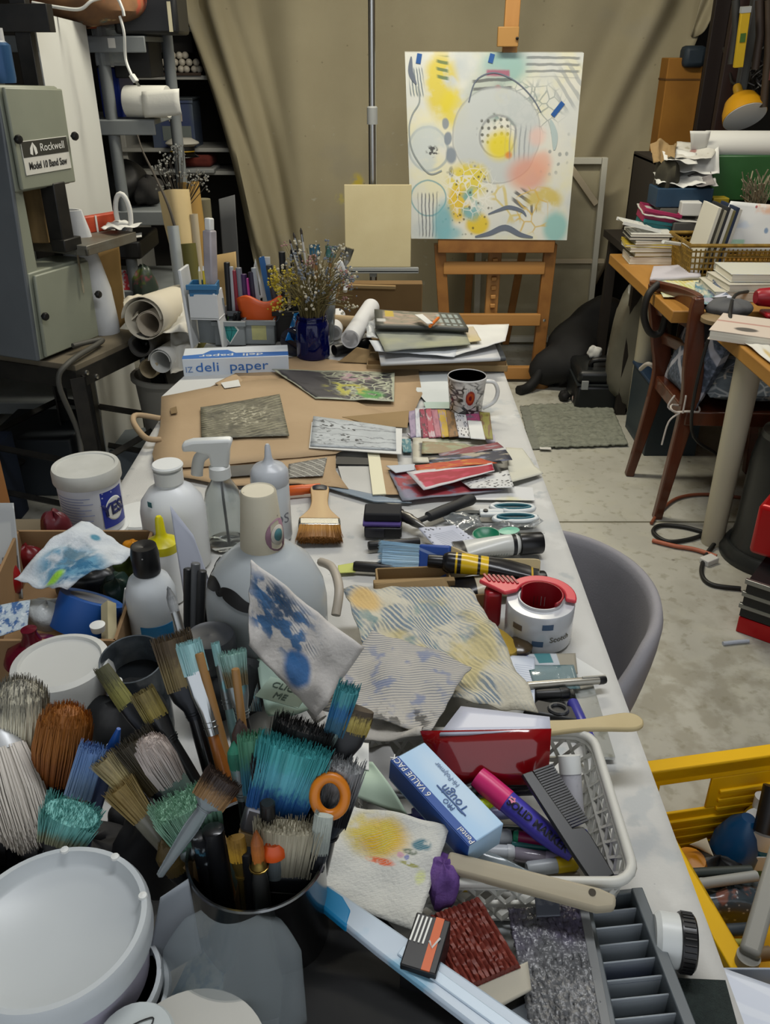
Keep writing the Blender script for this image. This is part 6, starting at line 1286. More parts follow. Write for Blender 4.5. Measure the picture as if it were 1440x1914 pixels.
fp('note_sheet','white sheet with yellow edge right of the red sheets','paper',((930,908),(996,912),(1000,936),(860,934)),.002,mat('white_yellow','#c4c4c2',.7,layers=[(('n',9,.6,.05),'#c4bf8a',.7)]))
fp('teal_scrap','small teal card left of the cream collage sheet','card',((750,822),(768,822),(770,846),(754,846)),.004,cm('cp_teal','#3f7078','#8fa09a',3),.002)
bristle_gold=hair('hair_gold','#9a6a1c','#7a4d10');beech=mat('beech','#b89a6a',.45,c2='#a9885a',ns=12,st=(.4,3,3))
o=flat_brush('short wide varnish brush with golden bristles lying in the middle of the table',T(598,914,.012),T(597,1013,.009),beech,mat('ferrule_tin','#a7a69e',.25,.9),bristle_gold,.068,.042,.024,.014,520,.016)
lathe('end_cap',[(0,-.002),(.016,-.002),(.0175,.006),(.016,.014)],mat('cap_navy','#1b1e2a',.4),o,RZX,16,(.5,1))
o=pen('orange-handled craft knife behind the varnish brush',T(600,912,.01),T(535,918,.01),.009,mat('knife_orange','#cc5a1a',.4),mat('knife_orange','#cc5a1a'),.5,name='craft_knife',cat='knife')
sh('plastic_ruler','long transparent ruler with paint smears behind the varnish brush','ruler',((600,908),(640,912),(770,940),(700,938)),.004,mat('ruler_clear','#aab4bd',.2,trans=.4,c2='#8fa2b3',ns=10),0,th=.002)
p=T(715,1005);w_=sz(70,p)
o=thing('eraser_block','black and purple sponge block in the middle of the table','block',tr(p,-2))
box('base',(w_,.034,.017),blackp,o,tr((.001,.017,.0085)),bevel=.002);box('purple_layer',(w_*1.02,.04,.006),mat('purple_foam','#4a3a78',.7),o,tr((-.001,.022,.0205)),bevel=.002);box('top',(w_*1.0,.036,.015),mat('black_foam','#19191c',.8),o,tr((0,.026,.031)),bevel=.003);box('clip_plate',(w_*.5,.004,.014),X('#26262c',.3),o,tr((-.012,-.002,.009)))
o=thing('hammer','claw hammer with black rubber grip lying across the table','hammer',along(T(772,978,.014),T(884,932,.014)));L=(T(772,978,.014)-T(884,932,.014)).length
MB().lathe([(.005,.0),(.005,.03),(.0095,.034),(.0105,L*.5),(.0095,L*.75),(.0115,L*.95),(.009,L),(0,L)],18,RZX,0,(.85,1)).obj('grip',blackr,o)
MB().tube(spline([(-.002,.028,.002),(0,.016,.004),(0,0,.004),(.002,-.02,.002),(.008,-.034,-.004)],4),[.011,.010,.009,.009,.009,.009,.009,.008,.008,.008,.007,.006,.005,.004,.003,.003,.002][:17],10).obj('head',mat('hammer_steel','#6c6a66',.35,.9),o,smooth=60)
lathe('face',[(0,0),(.0115,0),(.0125,.003),(.0125,.01),(.009,.014)],mat('hammer_steel','#6c6a66'),o,Matrix.Translation((-.002,.042,.001))@Matrix.Rotation(pi/2,4,'X'),18)
A,Bq=T(838,962,.008),T(1004,962,.008);L=(Bq-A).length
o=thing('scissors','scissors with white and teal handles near the right table edge','scissors',along(A,Bq));wh=mat('scissor_white','#c5c9c8',.35);te=mat('scissor_teal','#1d5a68',.5)
hx=L*.42
for s in(1,-1):
 MB().prism([(0,s*.001),(hx*.6,s*.011),(hx,s*.008),(hx,-s*.002)][::s],.0015,None,0,.0+.0016*(s>0)).obj('blade',mat('blade_dark','#3b3f42',.3,.8),o)
 cxx,rx,ry,cy=L*.74,L*.24,.0125,s*.017
 ring=[(cxx+rx*cos(t),cy+ry*sin(t)+(.004*s if cos(t)<-.5 else 0),.003)for t in[k*2*pi/24 for k in range(24)]]
 MB().tube(ring,.0045,8,closed=True).obj('handle',wh,o,smooth=60)
 MB().tube([(cxx+rx*.82*cos(t),cy+ry*.62*sin(t),.0055)for t in[k*2*pi/24 for k in range(24)]],.003,6,closed=True).obj('grip_insert',te,o,smooth=60)
 MB().box((hx+.01,s*.005,.003),(.04,.010,.007)).obj('shank',wh,o,bevel=.002)
lathe('pivot',[(0,0),(.004,0),(.004,.009),(0,.009)],blackp,o,Matrix.Translation((hx,0,0)),12)
clr=mat('crinkle_clear','#c3ccd0',.12,trans=.8,alpha=.6,c2='#b0bac0',ns=20,bump=.8,bs=60)
sh('clear_wrapper','crinkled clear plastic wrapper in front of the scissors','wrapper',((828,968),(888,962),(905,985),(850,998)),(.008,.010,.008,.006),clr,.008,fr=22)
sh('clear_wrapper','clear flat plastic bag stretching towards the right table edge','wrapper',((870,978),(1005,975),(1015,990),(900,1000)),(.004,.004,.004,.005),mat('crinkle_clear2','#c0c6c9',.12,trans=.8,alpha=.5,bump=.7,bs=60),.012,fr=20)
sh('care_tag','white printed tag with leopard border lying on the clear wrapper','tag',((782,990),(850,982),(888,1008),(830,1040)),(.012,.024,.02,.008),mat('leopard_tag','#b5b8c4',.6,coord='UV',layers=[(('&',('!',('r',.16,.16,.84,.84,.02)),('v',9,.28,.06)),'#33343c',.95),(('&',('r',.22,.2,.8,.75,.02),('s',90,16,.3,.3)),'#7f8390',.6)]),.004)
p=T(915,1004,.012);o=thing('paint_scoop','small green plastic scoop lying by the right table edge','scoop',along(p,T(958,998,.014)))
mb=MB();mb.lathe([(0,-.010),(.012,-.008),(.02,0),(.0215,.001),(.02,.001),(.012,-.006),(0,-.008)],24);mb.obj('bowl',mat('scoop_green','#0f6a4c',.35),o,Matrix.Translation((-.005,0,.006)))
MB().lathe([(0,-.002),(.013,-.001),(.014,.001),(0,.002)],20,None,0,(1.2,.8)).obj('spoon_tip',mat('scoop_mint','#57a389',.35),o,Matrix.Translation((.032,0,.006)))
blackcap=mat('cap_black','#101012',.3)
t1=mat('tube_white','#bcbdb8',.3,coord='UV',layers=[(('r',-1,.0,2,.16,.01),'#17181a',1),(('r',-1,.86,2,.92,.005),'#17181a',1),(('&',('r',.55,.45,.95,.8,.02),('s',90,24,.2,.3)),'#6d7a74',.7)])
tubepaint('white paint tube with black cap and label, nearest the scissors',T(850,1026,.017),T(1014,1014,.018),.0165,t1,blackcap,caplen=.034,capr=.0175)
t2=mat('tube_yellow','#17171a',.25,coord='UV',layers=[(('r',-1,.52,2,.80,.005),'#c9a50c',1),(('r',-1,.60,2,.63,.004),'#17171a',1),(('r',-1,.84,2,.86,.004),'#c9a50c',1),(('&',('r',.55,.18,.95,.45,.02),('s',0,22,.3,.3)),'#a9a9a4',.8),(('r',-1,.06,2,.08,.004),'#b08e1c',1)])
tubepaint('black and yellow paint tube lying on the white tubes',T(1008,1066,.036),T(800,1048,.040),.0155,t2,blackcap,caplen=.02)
t3=mat('tube_buff','#b8ad94',.3,coord='UV',layers=[(('r',-1,.0,2,.34,.005),'#141416',1),(('r',-1,.84,2,.92,.005),'#17181a',1),(('&',('r',.55,.1,.95,.3,.02),('s',0,24,.2,.3)),'#b5b5b0',.9),(('&',('r',.55,.5,.9,.75,.02),('s',90,26,.2,.3)),'#7d7564',.6)])
tubepaint('buff and black paint tube closest to the kraft box',T(842,1098,.017),T(1020,1088,.018),.0175,t3,blackcap,caplen=.032,capr=.0175)
pen('black paint marker lying behind the taped brush',T(785,1012,.008),T(687,1020,.008),.0072,mat('marker_body','#1c1d20',.4,layers=[(('n',60,.62,.05),'#5f6064',.6)]),blackp,.45)
pen('black paint marker lying in front of the taped brush',T(800,1066,.008),T(660,1058,.008),.0078,MATS['marker_body'],blackp,.38)
o=flat_brush('wide brush with blue-taped ferrule and pale blue bristles',T(1010,1062,.036),T(706,1046,.016),mat('pale_wood','#b3a178',.45,c2='#a9976e',ns=10),mat('tape_blue_f','#17408a',.5,layers=[(('s',70,30,.93,.05),'#7d90b8',.8)]),hair('hair_paleblue','#bcd8e8','#b3d2e6'),.052,.062,.048,.013,420,.013)
sh('lime_note','lime green scrap at the tip of the front black marker','paper',((632,1058),(662,1052),(665,1070),(632,1072)),.003,mat('lime','#b3b860',.7),.001)
o=crate('kraft_box','small open kraft carton in front of the paint tubes','box',T(772,1110)+V((0,.012,0)),(sz(135,T(772,1112)),.03,.028),kraft,None,4)
sheet('box_flap',[T(700,1092,.03),T(832,1080,.03),T(842,1104,.018),T(702,1114,.018)],kraft,.001,thick=.002,label='kraft carton flap folded toward the paper towels',cat='cardboard')
sheet('card_flap',[T(868,1112,.03),T(928,1108,.03),T(930,1128,.012),T(876,1146,.006)],kraft2,.002,thick=.002,label='brown cardboard flap under the red tape dispenser',cat='cardboard')
p=T(1012,1214);R0=sz(64,p);zt_=zat(p,1128)-TZ
o=thing('tape_dispenser','red packing tape dispenser standing with its clear tape roll','tape dispenser',tr(p+V((0,R0*.75,0)),0));red=mat('dispenser_red','#c33a44',.35);red2=mat('dispenser_red_dark','#8f0f1c',.35)
hh=.055
lathe('tape_roll',[(R0*.66,.0),(R0*.98,.0),(R0*1.0,.002),(R0*1.0,hh-.002),(R0*.98,hh),(R0*.66,hh),(R0*.66,0)],mat('tape_clear','#bfc1c4',.15,c2='#b4b6ba',ns=9,coat=.5),o,None,48)
lathe('core',[(R0*.655,.001),(R0*.655,hh+.004),(R0*.62,hh+.004),(R0*.62,.001)],mat('core_white','#c6c6c6',.6),o,None,48)
lathe('hub',[(R0*.61,.0),(R0*.61,hh+.006),(R0*.58,hh+.006),(R0*.58,0)],red2,o,None,48,cap=False)if False else None
arc=[(R0*1.02*cos(rad(t)),R0*1.02*sin(rad(t)))for t in range(-20,150,10)]+[(-R0*1.5,R0*1.05),(-R0*1.75,R0*.75),(-R0*1.05,R0*.1)]+[(R0*.70*cos(rad(t)),R0*.70*sin(rad(t)))for t in range(160,-25,-10)]
MB().prism(arc,.006).obj('top_frame',red,o,Matrix.Translation((0,0,hh+.003)),bevel=.002)
MB().lathe([(R0*.66,-.002),(R0*.62,-.002),(R0*.62,hh+.009),(R0*.66,hh+.009)],20,a0=rad(-60),a1=rad(150),cap=False).obj('inner_wall',red2,o,solid=.001)
MB().box((-R0*1.32,R0*.55,hh*.5),(R0*.5,R0*.5,hh)).obj('body',red2,o,bevel=.005)
for i in range(7):box('rib',(.003,.018,.002),red2,o,tr((-R0*1.5+.006*i,R0*.85-.001*i,hh+.0095),20))
text_wrap('Scotch',.011,mat('print_olive','#5a574a',.6),o,R0*1.014,rad(-62),.022);
for a,z,c1 in((-1.75,.016,'#3f5570'),(-2.4,.034,'#5b5048'),(-1.5,.042,'#3f5570')):arc_patch(R0*1.002,a-.16,a+.16,z-.004,z+.004,X(c1,.6),o,'printed_patch')
for w__,c1,x in((.016,'#2e2a24',-.004),(.02,'#9a9a9a',.016)):MB().lathe([(R0*.615,.028),(R0*.612,.028),(R0*.612,.042),(R0*.615,.042)],6,a0=rad(90)-x/R0-.22,a1=rad(90)-x/R0+.22,cap=False).obj('core_label',X(c1,.5),o,solid=.0005)
lathe('tape_puck',[(0,0),(.027,0),(.029,.004),(.029,.026),(.026,.03),(0,.031)],mat('puck_yellow','#a88c34',.5,c2='#8f7428',ns=12),None,tr(T(912,1228))@Matrix.Rotation(rad(24),4,'Y'),label='round yellow-brown disc between paper towel and tape dispenser',cat='disc')
lathe('amber_cap',[(0,0),(.018,0),(.018,.014),(.012,.018),(0,.019)],mat('amber_dark','#4a3c28',.2,trans=.3),None,tr(T(968,1222)),label='dark amber cap in front of the tape dispenser',cat='cap')
sh('zip_packet','white printed packet with clear zip bag near the right table edge','packet',((940,1236),(1000,1234),(1000,1322),(968,1300)),(.01,.012,.012,.01),mat('packet_white','#b9c0cc',.4,coord='UV',layers=[(('&',('r',.3,.05,.9,.8,.02),('s',90,20,.4,.3)),'#8490a8',.6)]),.006)
sh('paint_swatch','white card with teal squares under the silver pen','card',((955,1228),(1076,1224),(1080,1262),(985,1262)),.006,mat('swatch','#b7bcc0',.5,coord='UV',layers=[(('r',.35,.5,.6,1,.01),'#1f7378',.9),(('r',.7,0,1,1,.01),'#948c78',.9),(('r',.1,.6,.25,.95,.01),'#4d5c9a',.8)]),.003)
sh('clear_pouch','clear zip pouch with teal beads under the silver pen','pouch',((985,1252),(1072,1248),(1085,1290),(1000,1300)),(.01,.012,.01,.01),mat('pouch_clear','#8fa5a8',.12,trans=.4,layers=[(('n',30,.58,.05),'#26686d',.8)],bump=.5,bs=50),.008)
o=pen('slim silver pen with black end lying near the right table edge',T(985,1282,.02),T(1134,1270,.012),.0055,mat('pen_silver','#9b978c',.3,.6),blackp,.10,name='silver_pen')
box('clip',(.03,.002,.0015),steel,o,tr((.085,0,.006)))
fp('white_card','white triangular card edge under the silver pen','card',((1070,1225),(1130,1262),(1100,1275),(1068,1262)),.002,paperw,.001)
fp('clear_sheet','thin clear case lid with gathered green threads at the right table edge','case',((1070,1285),(1108,1282),(1150,1420),(1110,1420)),.002,mat('case_clear','#a3a8a4',.15,trans=.5,layers=[(('n',30,.6,.05),'#57604e',.7)]),.004)
o=thing('hole_punch','black plastic clip with round hole behind the wooden spoon','clip',tr(T(1032,1342),-15))
MB().prism([(-.034,-.012),(.030,-.014),(.036,0),(.030,.012),(-.02,.014)],.014).obj('body',blackp,o,bevel=.004);MB().tube([(.006+.010*cos(t),.0+.008*sin(t),.015)for t in[k*pi/8 for k in range(16)]],.0025,6,closed=True).obj('ring',mat('clip_ring','#3a3b3d',.2),o)
vio=mat('violet_barrel','#3a3a8c',.3)
pen('violet pen lying beside the black clip at the right table edge',T(1070,1312,.01),T(1108,1395,.01),.0075,vio,blackp,.12)
pen('dark brown pen lying behind the black clip',T(1000,1300,.012),T(1066,1296,.012),.008,blackp,blackp,.3)
A,Bq=T(1015,1366,.068),T(1200,1352,.058);L=(Bq-A).length
pr=spline([(0,.010,0),(L*.35,.0075,0),(L*.6,.0095,0),(L*.85,.0125,0),(L*.96,.009,0),(L,.002,0)],4)
MB().prism([(q.x,-q.y)for q in pr]+[(q.x,q.y)for q in reversed(pr)],.006).obj('wooden_spatula',mat('spat_wood','#b5a57e',.6,c2='#a8976e',ns=10),None,along(A,Bq),40,bevel=.002,label='pale wooden spatula resting on the basket rim, pointing over the table edge',cat='spatula')
o=thing('side_surface','low-lit plywood side table butted against the left edge of the long table','table',tr((-.72,.62,0)))
box('top',(.48,1.24,.03),mat('ply_side','#6d6350',.7,c2='#5d5443',ns=6),o,tr((0,0,TZ-.017)),bevel=.002)
for x in(-.2,.2):
 for y in(-.58,.58):box('leg',(.04,.04,TZ-.03),drk,o,tr((x,y,(TZ-.03)/2)))
milk=mat('milky_plastic','#d4d6d6',.35);milk2=mat('milky_clear','#d3d8db',.25,trans=.18)
glassy=mat('clear_bottle','#dfe4e4',.06,trans=.92,ior=1.4);yk=TZ
def px_r(n,q):return sz(n,q)
p=T(182,992);r=px_r(57,p);h=zat(p,868)-TZ-.012
lathe('white_saucer',[(0,0),(r*1.0,0),(r*1.06,.004),(r*1.04,.01),(0,.012)],whitep,None,tr(p),label='white plastic lid under the paste tub',cat='lid')
o=thing('paste_tub','white paste tub with blue starry label on the left of the table','tub',tr(p+V((0,0,.012)),8));
lathe('tub_body',[(0,0),(r*.9,0),(r*.94,.006),(r*.98,h*.75),(r*.98,h*.8),(0,h*.8)],mat('tub_white','#c8cbd2',.35),o,None,40)
lathe('lid',[(r*1.04,h*.78),(r*1.06,h*.8),(r*1.06,h*.95),(r*1.02,h),(r*.9,h),(r*.88,h*.985),(0,h*.985)],mat('lid_grey','#bfbfb8',.5,c2='#b2b2aa',ns=25),o,None,40)
lb=mat('label_blue','#1c2d8c',.4,coord='Object',layers=[(('v',90,.12,.04),'#b9c0d8',.8)])
arc_patch(r*.965,rad(-62),rad(-8),h*.12,h*.7,lb,o)
mb=MB()
def oval(u,v):a=rad(-35)+cos(u*2*pi)*.36*v;return V((r*.974*cos(a),r*.974*sin(a),h*.40+.19*h*v*sin(u*2*pi)))
mb.grid(oval,36,8).obj('label_oval',wl,o,solid=.0004)
text_wrap('YES!',.028,mat('ink_navy','#141c5a',.5),o,r*.995,rad(-36),h*.40,sx=.85,off=.0012)
blue_txt=mat('text_bluegrey','#8e97b4',.6)
for i in range(11):arc_patch(r*.972,rad(-150+2*(i%3)),rad(-150+(70,58,74,50)[i%4]),h*(.64-.045*i),h*(.64-.045*i)+.0016,blue_txt,o,'print_line',.0003)
lathe('white_saucer',[(0,0),(.042,0),(.048,.004),(.046,.008),(0,.009)],whitep,None,tr(T(266,968)),label='round white lid lying between paste tub and white jug',cat='lid')
p=T(337,1052);r=px_r(58,p);h=zat(p,866)-TZ
o=thing('white_bottle','large white plastic bottle with white flip-top cap','bottle',tr(p,10))
lathe('bottle',[(0,0),(r*.95,0),(r,.006),(r,h*.56),(r*.93,h*.66),(r*.68,h*.76),(r*.42,h*.81),(r*.38,h*.86),(0,h*.86)],milk,o,None,40,(1,.9))
lathe('cap',[(r*.40,h*.82),(r*.44,h*.83),(r*.44,h*.94),(r*.3,h*.945),(r*.3,h*.965),(r*.46,h*.965),(r*.48,h*.985),(r*.44,h),(0,h)],whitep,o,None,32)
arc_patch(r*.86,rad(-140),rad(-128),h*.68,h*.73,mat('teal_smudge','#41727a',.6),o,'paint_smudge')
p=T(425,1016);r=px_r(35,p);h=zat(p,818)-TZ
o=thing('spray_bottle','clear spray bottle with white trigger head','bottle',tr(p,0))
lathe('bottle',[(0,.002),(r*.9,0),(r,.008),(r,h*.4),(r*.85,h*.52),(r*.5,h*.62),(r*.42,h*.66),(r*.40,h*.66),(r*.46,h*.62),(r*.8,h*.52),(r*.94,h*.4),(r*.94,.01),(0,.006)],glassy,o,None,36)
trig=mat('trigger_white','#c9cbc8',.35,trans=.1)
lathe('collar',[(r*.5,h*.64),(r*.56,h*.65),(r*.54,h*.74),(r*.4,h*.76)],trig,o,None,28)
hd=MB().prism([(r*.5,h*.745),(r*.62,h*.9),(r*.82,h*.985),(r*.6,h),(-r*1.2,h*.985),(-r*1.75,h*.955),(-r*1.75,h*.885),(-r*1.2,h*.89),(-r*.45,h*.86),(-r*.4,h*.745)],r*.62,MX,0,-r*.31);hd.obj('spray_head',trig,o,bevel=.004)
MB().tube(spline([(-r*.55,0,h*.87),(-r*.95,0,h*.82),(-r*1.12,0,h*.74),(-r*1.2,0,h*.66)],4),.0045,8,flat=2).obj('trigger',trig,o,smooth=60)
MB().tube([(0,0,h*.66),(.003,0,.006)],.0022,6).obj('dip_tube',whitep,o)
p=T(512,1002);r=px_r(35,p);h=zat(p,830)-TZ
o=thing('squeeze_bottle','translucent squeeze bottle with pointed nozzle','bottle',tr(p))
lathe('bottle',[(0,0),(r*.95,0),(r,.004),(r*.98,h*.62),(r*.9,h*.68),(0,h*.68)],milk2,o,None,32)
lathe('nozzle_cap',[(r*.98,h*.6),(r*1.0,h*.61),(r*.98,h*.72),(r*.8,h*.77),(r*.42,h*.80),(r*.3,h*.82),(r*.2,h*.86),(r*.14,h*.98),(r*.08,h),(0,h)],mat('nozzle_milky','#c9cdd2',.3,trans=.3),o,None,32)
text_wrap('LOS',.024,mat('pen_grey','#6d7078',.6),o,r*.985,rad(-68),h*.26,sx=1.1)
p=T(508,1236);r=px_r(108,p);h=zat(p,1012)-TZ
o=thing('clear_jug','large frosted clear jug with black moustache printed on it','jug',tr(p,0))
lathe('jug',[(0,.002),(r*.94,0),(r,.01),(r*1.0,h*.55),(r*.96,h*.66),(r*.78,h*.82),(r*.5,h*.93),(r*.36,h*.97),(r*.33,h),(r*.31,h),(r*.45,h*.92),(r*.74,h*.8),(r*.92,h*.65),(r*.96,h*.55),(r*.96,.012),(0,.008)],mat('jug_frost','#d0d7da',.22,trans=.35,ior=1.3,alpha=.85),o,None,48)
jp=[(.30,r),(.55,r),(.66,r*.96),(.82,r*.78),(.93,r*.5)]
def jr(zf):
 for(a,ra),(b,rb)in zip(jp,jp[1:]):
  if zf<=b:return ra+(rb-ra)*max(0,(zf-a)/(b-a))
 return r*.5
mh=[(.044,.013,.001),(.047,.019,.0022),(.053,.019,.003),(.056,.011,.0035),(.046,.001,.0045),(.032,.001,.0065),(.016,.009,.0085),(.005,.010,.006),(0,.005,.003)]
cp_=spline([(-x,y,w_)for x,y,w_ in mh]+[(x,y,w_)for x,y,w_ in mh[-2::-1]],5)
mb=MB().tube([(q.x,q.y,0)for q in cp_],[max(.0008,q.z)for q in cp_],8)
for v in mb.v:a=rad(-138)+v.x*1.25/(r*.9);zf=.72+v.y*.85/h;q_=jr(zf)*1.004+(.0012 if v.z>0 else.0004);v.x,v.y,v.z=q_*cos(a),q_*sin(a),h*zf
mb.obj('moustache',mat('stache_black','#151414',.5),o)
pc2=p+V((0,0,h+.001));r2=r*.285;h2=zat(pc2,914)-pc2.z
o=thing('paper_cup','cream paint-spattered cup turned upside down over the jug mouth','cup',tr(p+V((0,0,h-.014)),0));h2+=.014
cupm=mat('cup_cream','#c0b9a4',.6,c2='#b5ad97',ns=20,layers=[(('v',60,.07,.03),'#5b574d',.7),(('n',40,.68,.03),'#7d8a8c',.6)])
lathe('cup',[(r2*1.25,0),(r2*1.3,.004),(r2*1.25,.008),(r2*.98,h2*.97),(r2*.92,h2),(r2*.86,h2*.985),(0,h2*.985)],cupm,o,None,36)
for k,c1 in((.016,'#8d6a78'),(.010,'#b9b3a6'),(.006,'#3f6e72')):
 mb=MB()
 for i in range(18):a=rad(-32)+k*cos(i*pi/9)/(r2*1.1);zz=h2*.38+k*1.25*sin(i*pi/9);R2=r2*(1.25-.27*zz/h2)+.0012-(k*.02);mb.v.append(V((R2*cos(a),R2*sin(a),zz)));mb.uv.append((0,0))
 mb.f.append(tuple(range(18)));mb.mi.append(0);mb.obj('arch_print',X(c1,.6),o,solid=.0006+(.016-k)*.06,off=1)
tube('tray_border',spline([T(600,1050,.07),T(622,1062,.08),T(634,1100,.08),T(628,1150,.06)],6),.006,mat('rim_tan','#a39a8c',.5),label='beige rim of a tray peeking out right of the jug',cat='tray')
bz=.075
c00,c10,c01,c11=pz(-60,1196,TZ+bz),pz(215,1196,TZ+bz),pz(33,992,TZ+bz),pz(284,992,TZ+bz)
ctr=(c00+c10+c01+c11)/4;o=thing('cardboard_box','open cardboard box full of rags and tapes on the left of the table','box',tr((ctr.x,ctr.y,TZ)))
bm=mat('box_kraft','#8d704e',.8,c2='#826747',ns=8)
def bwall(a,b,nm='side_panel'):
 a,b=V((a.x-ctr.x,a.y-ctr.y,0)),V((b.x-ctr.x,b.y-ctr.y,0));M=along(a,b);L=(b-a).length
 MB().box((L/2,0,bz/2),(L,.004,bz)).obj(nm,bm,o,M)
bwall(c00,c10);bwall(c10,c11);bwall(c11,c01);bwall(c01,c00)
MB().add([(q.x-ctr.x,q.y-ctr.y,.002)for q in(c00,c10,c11,c01)],[(0,1,2,3)]).obj('base',bm,o,I4,0,solid=.003)
towel=mat('towel_blue','#c0c5c8',.9,coord='UV',distort=.05,bump=.5,bs=260,layers=[(('&',('d',.6,.35,.45,.3,.35),('n',5,.42,.1,3)),'#3f7f9c',.9),(('&',('d',.75,.3,.3,.25,.35),('n',7,.5,.08,5)),'#1f5a7d',.9),(('d',.62,.12,.1,.1,.4),'#8ec22e',.95),(('&',('d',.45,.5,.25,.2,.3),('n',8,.5,.1,7)),'#56707c',.8),(('d',.42,.85,.05,.05,.4),'#2f7f96',.9),(('&',('n',3,.4,.2),('v',50,.2,.08,.1)),'#9fa9ae',.4)])
sheet('paper_towel',[T(155,992,.115),T(262,1030,.10),T(130,1118,.085),T(28,1088,.095)],towel,.02,9,.0015,20,18,.02,label='crumpled paper towel smeared with blue and lime paint on the cardboard box',cat='paper towel')
def ring_(name,lab,p,r,wd,h,m,m2,tilt,cat='tape'):
 o=thing(name,lab,cat,Matrix.Translation(p)@Matrix.Rotation(rad(tilt[0]),4,'X')@Matrix.Rotation(rad(tilt[1]),4,'Y'))
 lathe('tape',[(r-wd,0),(r,0),(r,h),(r-wd,h),(r-wd,0)],m,o,None,40);lathe('core',[(r-wd,.0),(r-wd-.002,.0),(r-wd-.002,h),(r-wd,h)],m2,o,None,40);return o
ring_('tape_roll','roll of blue masking tape lying tilted in the cardboard box',T(152,1180,.03),.040,.013,.045,mat('tape_blue2','#1a4f96',.5),mat('core_grey','#6d7078',.6),(-28,18))
bub=mat('bubble_wrap','#cdd2d3',.2,trans=.3,bump=1,bs=90)
lump_thing('bubble_wrap','wad of clear bubble wrap in front of the blue tape roll','bubble wrap',T(98,1170,.03),(.042,.032,.022),bub,61)
for(px,py,hh_,d_,c1,lab,cat,sd)in((14,1120,.0,(.025,.04,.03),'#7d1216','glossy red wrapper in the left of the cardboard box','wrapper',62),(118,1050,.0,(.026,.022,.048),'#571a22','maroon bottle end behind the paint-smeared towel','bottle',63),(60,1078,.0,(.03,.02,.03),'#6b1318','dark red plastic piece at the box wall','plastic',64),(225,1140,.0,(.025,.03,.03),'#23352f','dark green glass piece in the cardboard box','glass',65),(250,1028,.06,(.016,.012,.008),'#c07d14','small orange cap at the back of the cardboard box','cap',66),(170,1120,.0,(.05,.04,.03),'#16181a','black cloth deep in the cardboard box','cloth',67),(222,1088,.0,(.035,.03,.03),'#4d5c2e','mossy green cloth under the blue towel','cloth',68)):
 lump_thing(cat.replace(' ','_')+'_scrap',lab,cat,T(px,py,hh_),d_,X(c1,.35),sd)
sh('painted_card','card painted with blue splashes poking out at the left of the box','card',((0,1136),(58,1126),(52,1176),(-10,1196)),(.07,.07,.06,.06),mat('card_bluew','#a9b6be',.6,coord='UV',layers=[(('n',4,.52,.06,3),'#1e4f86',.95),(('n',6,.6,.05,6),'#c6cdd0',.9)]),.004)
stick('wood_stick','pale wooden block sticking up at the front corner of the cardboard box','stick',T(205,1225,.05),T(203,1128,.08),.009,mat('pale_block','#b0a684',.6),sides=4)
stick('thin_stick','thin white stick standing in the corner of the cardboard box','stick',T(228,1170,.02),T(236,1100,.1),.0022,whitep)
lathe('tape_plug',[(.004,0),(.008,0),(.009,.008),(.005,.009)],whitep,None,tr(T(184,1178,.075)),label='small white plug with a hole beside the blue tape roll',cat='plug')
p=T(66,1228,.052);o=thing('red_funnel','dark red clear-topped funnel behind the upturned white tub','funnel',tr(p))
lathe('cone',[(.035,0),(.03,.012),(.012,.022),(.008,.034),(.009,.04),(0,.042)],mat('funnel_red','#5d1022',.2,trans=.2),o,None,28)
MB().box((0,0,-.026),(.03,.03,.05)).obj('stem_block',mat('funnel_red','#5d1022'),o)
o=sheet('print_sleeve',[D(-8,940,1.07),D(26,940,1.07),D(44,1118,1.0),D(-10,1130,1.0)],mat('sleeve','#9a9c9b',.3,coord='UV',layers=[(('r',.1,.1,.75,.8,.02),'#a9aaa6',1),(('&',('r',.3,.05,.95,.45,.01),('!',('r',.38,.08,.9,.41,.01))),'#4a4a4a',.9)]),.002,thick=.001,label='framed print in a clear sleeve standing at the left picture edge',cat='print')
box('carton_edge',(.02,.12,.16),mat('carton_orange','#8a5a2a',.8),None,tr((D(0,900,1.2).x-.012,1.16,TZ)),c=(0,0,.08),label='orange-brown carton edge at the far left picture edge',cat='box')
p=T(300,1226);r=px_r(44,p);h=zat(p,1020)-TZ
o=thing('medium_bottle','translucent white bottle with spattered black cap and blue label','bottle',tr(p,-8))
lathe('bottle',[(0,0),(r*.95,0),(r,.005),(r,h*.42),(r*1.02,h*.44),(r*1.0,h*.62),(r*.8,h*.72),(r*.5,h*.77),(r*.45,h*.8),(0,h*.8)],milk2,o,None,36)
lathe('cap',[(r*.5,h*.77),(r*.54,h*.78),(r*.56,h*.93),(r*.5,h),(r*.42,h*1.0),(0,h*.985)],mat('cap_spatter','#141415',.35,layers=[(('v',70,.06,.02),'#b8b9b8',.8),(('n',60,.68,.03),'#a9aaa8',.8)]),o,None,32)
arc_patch(r*1.0,rad(-100),rad(-22),h*.08,h*.40,mat('label_cyan','#1d6ea0',.4,c2='#2e7dac',ns=10),o)
p=T(318,1116);r=px_r(30,p);h=zat(p,965)-TZ
o=thing('glue_bottle','milky bottle with bright yellow spout cap','bottle',tr(p))
lathe('bottle',[(0,0),(r,0),(r,h*.6),(r*.9,h*.64),(0,h*.64)],milk,o,None,28)
lathe('spout_cap',[(r*.96,h*.6),(r*1.0,h*.62),(r*.95,h*.7),(r*.4,h*.76),(r*.3,h*.8),(r*.24,h*.97),(r*.15,h),(0,h)],mat('spout_yellow','#c9be0e',.35),o,None,28)
gc=mat('grey_card','#a3a7b4',.6,coord='UV',layers=[(('&',('r',.3,.0,1,.6,.02),('n',4,.53,.06,3)),'#2b2d33',.85)])
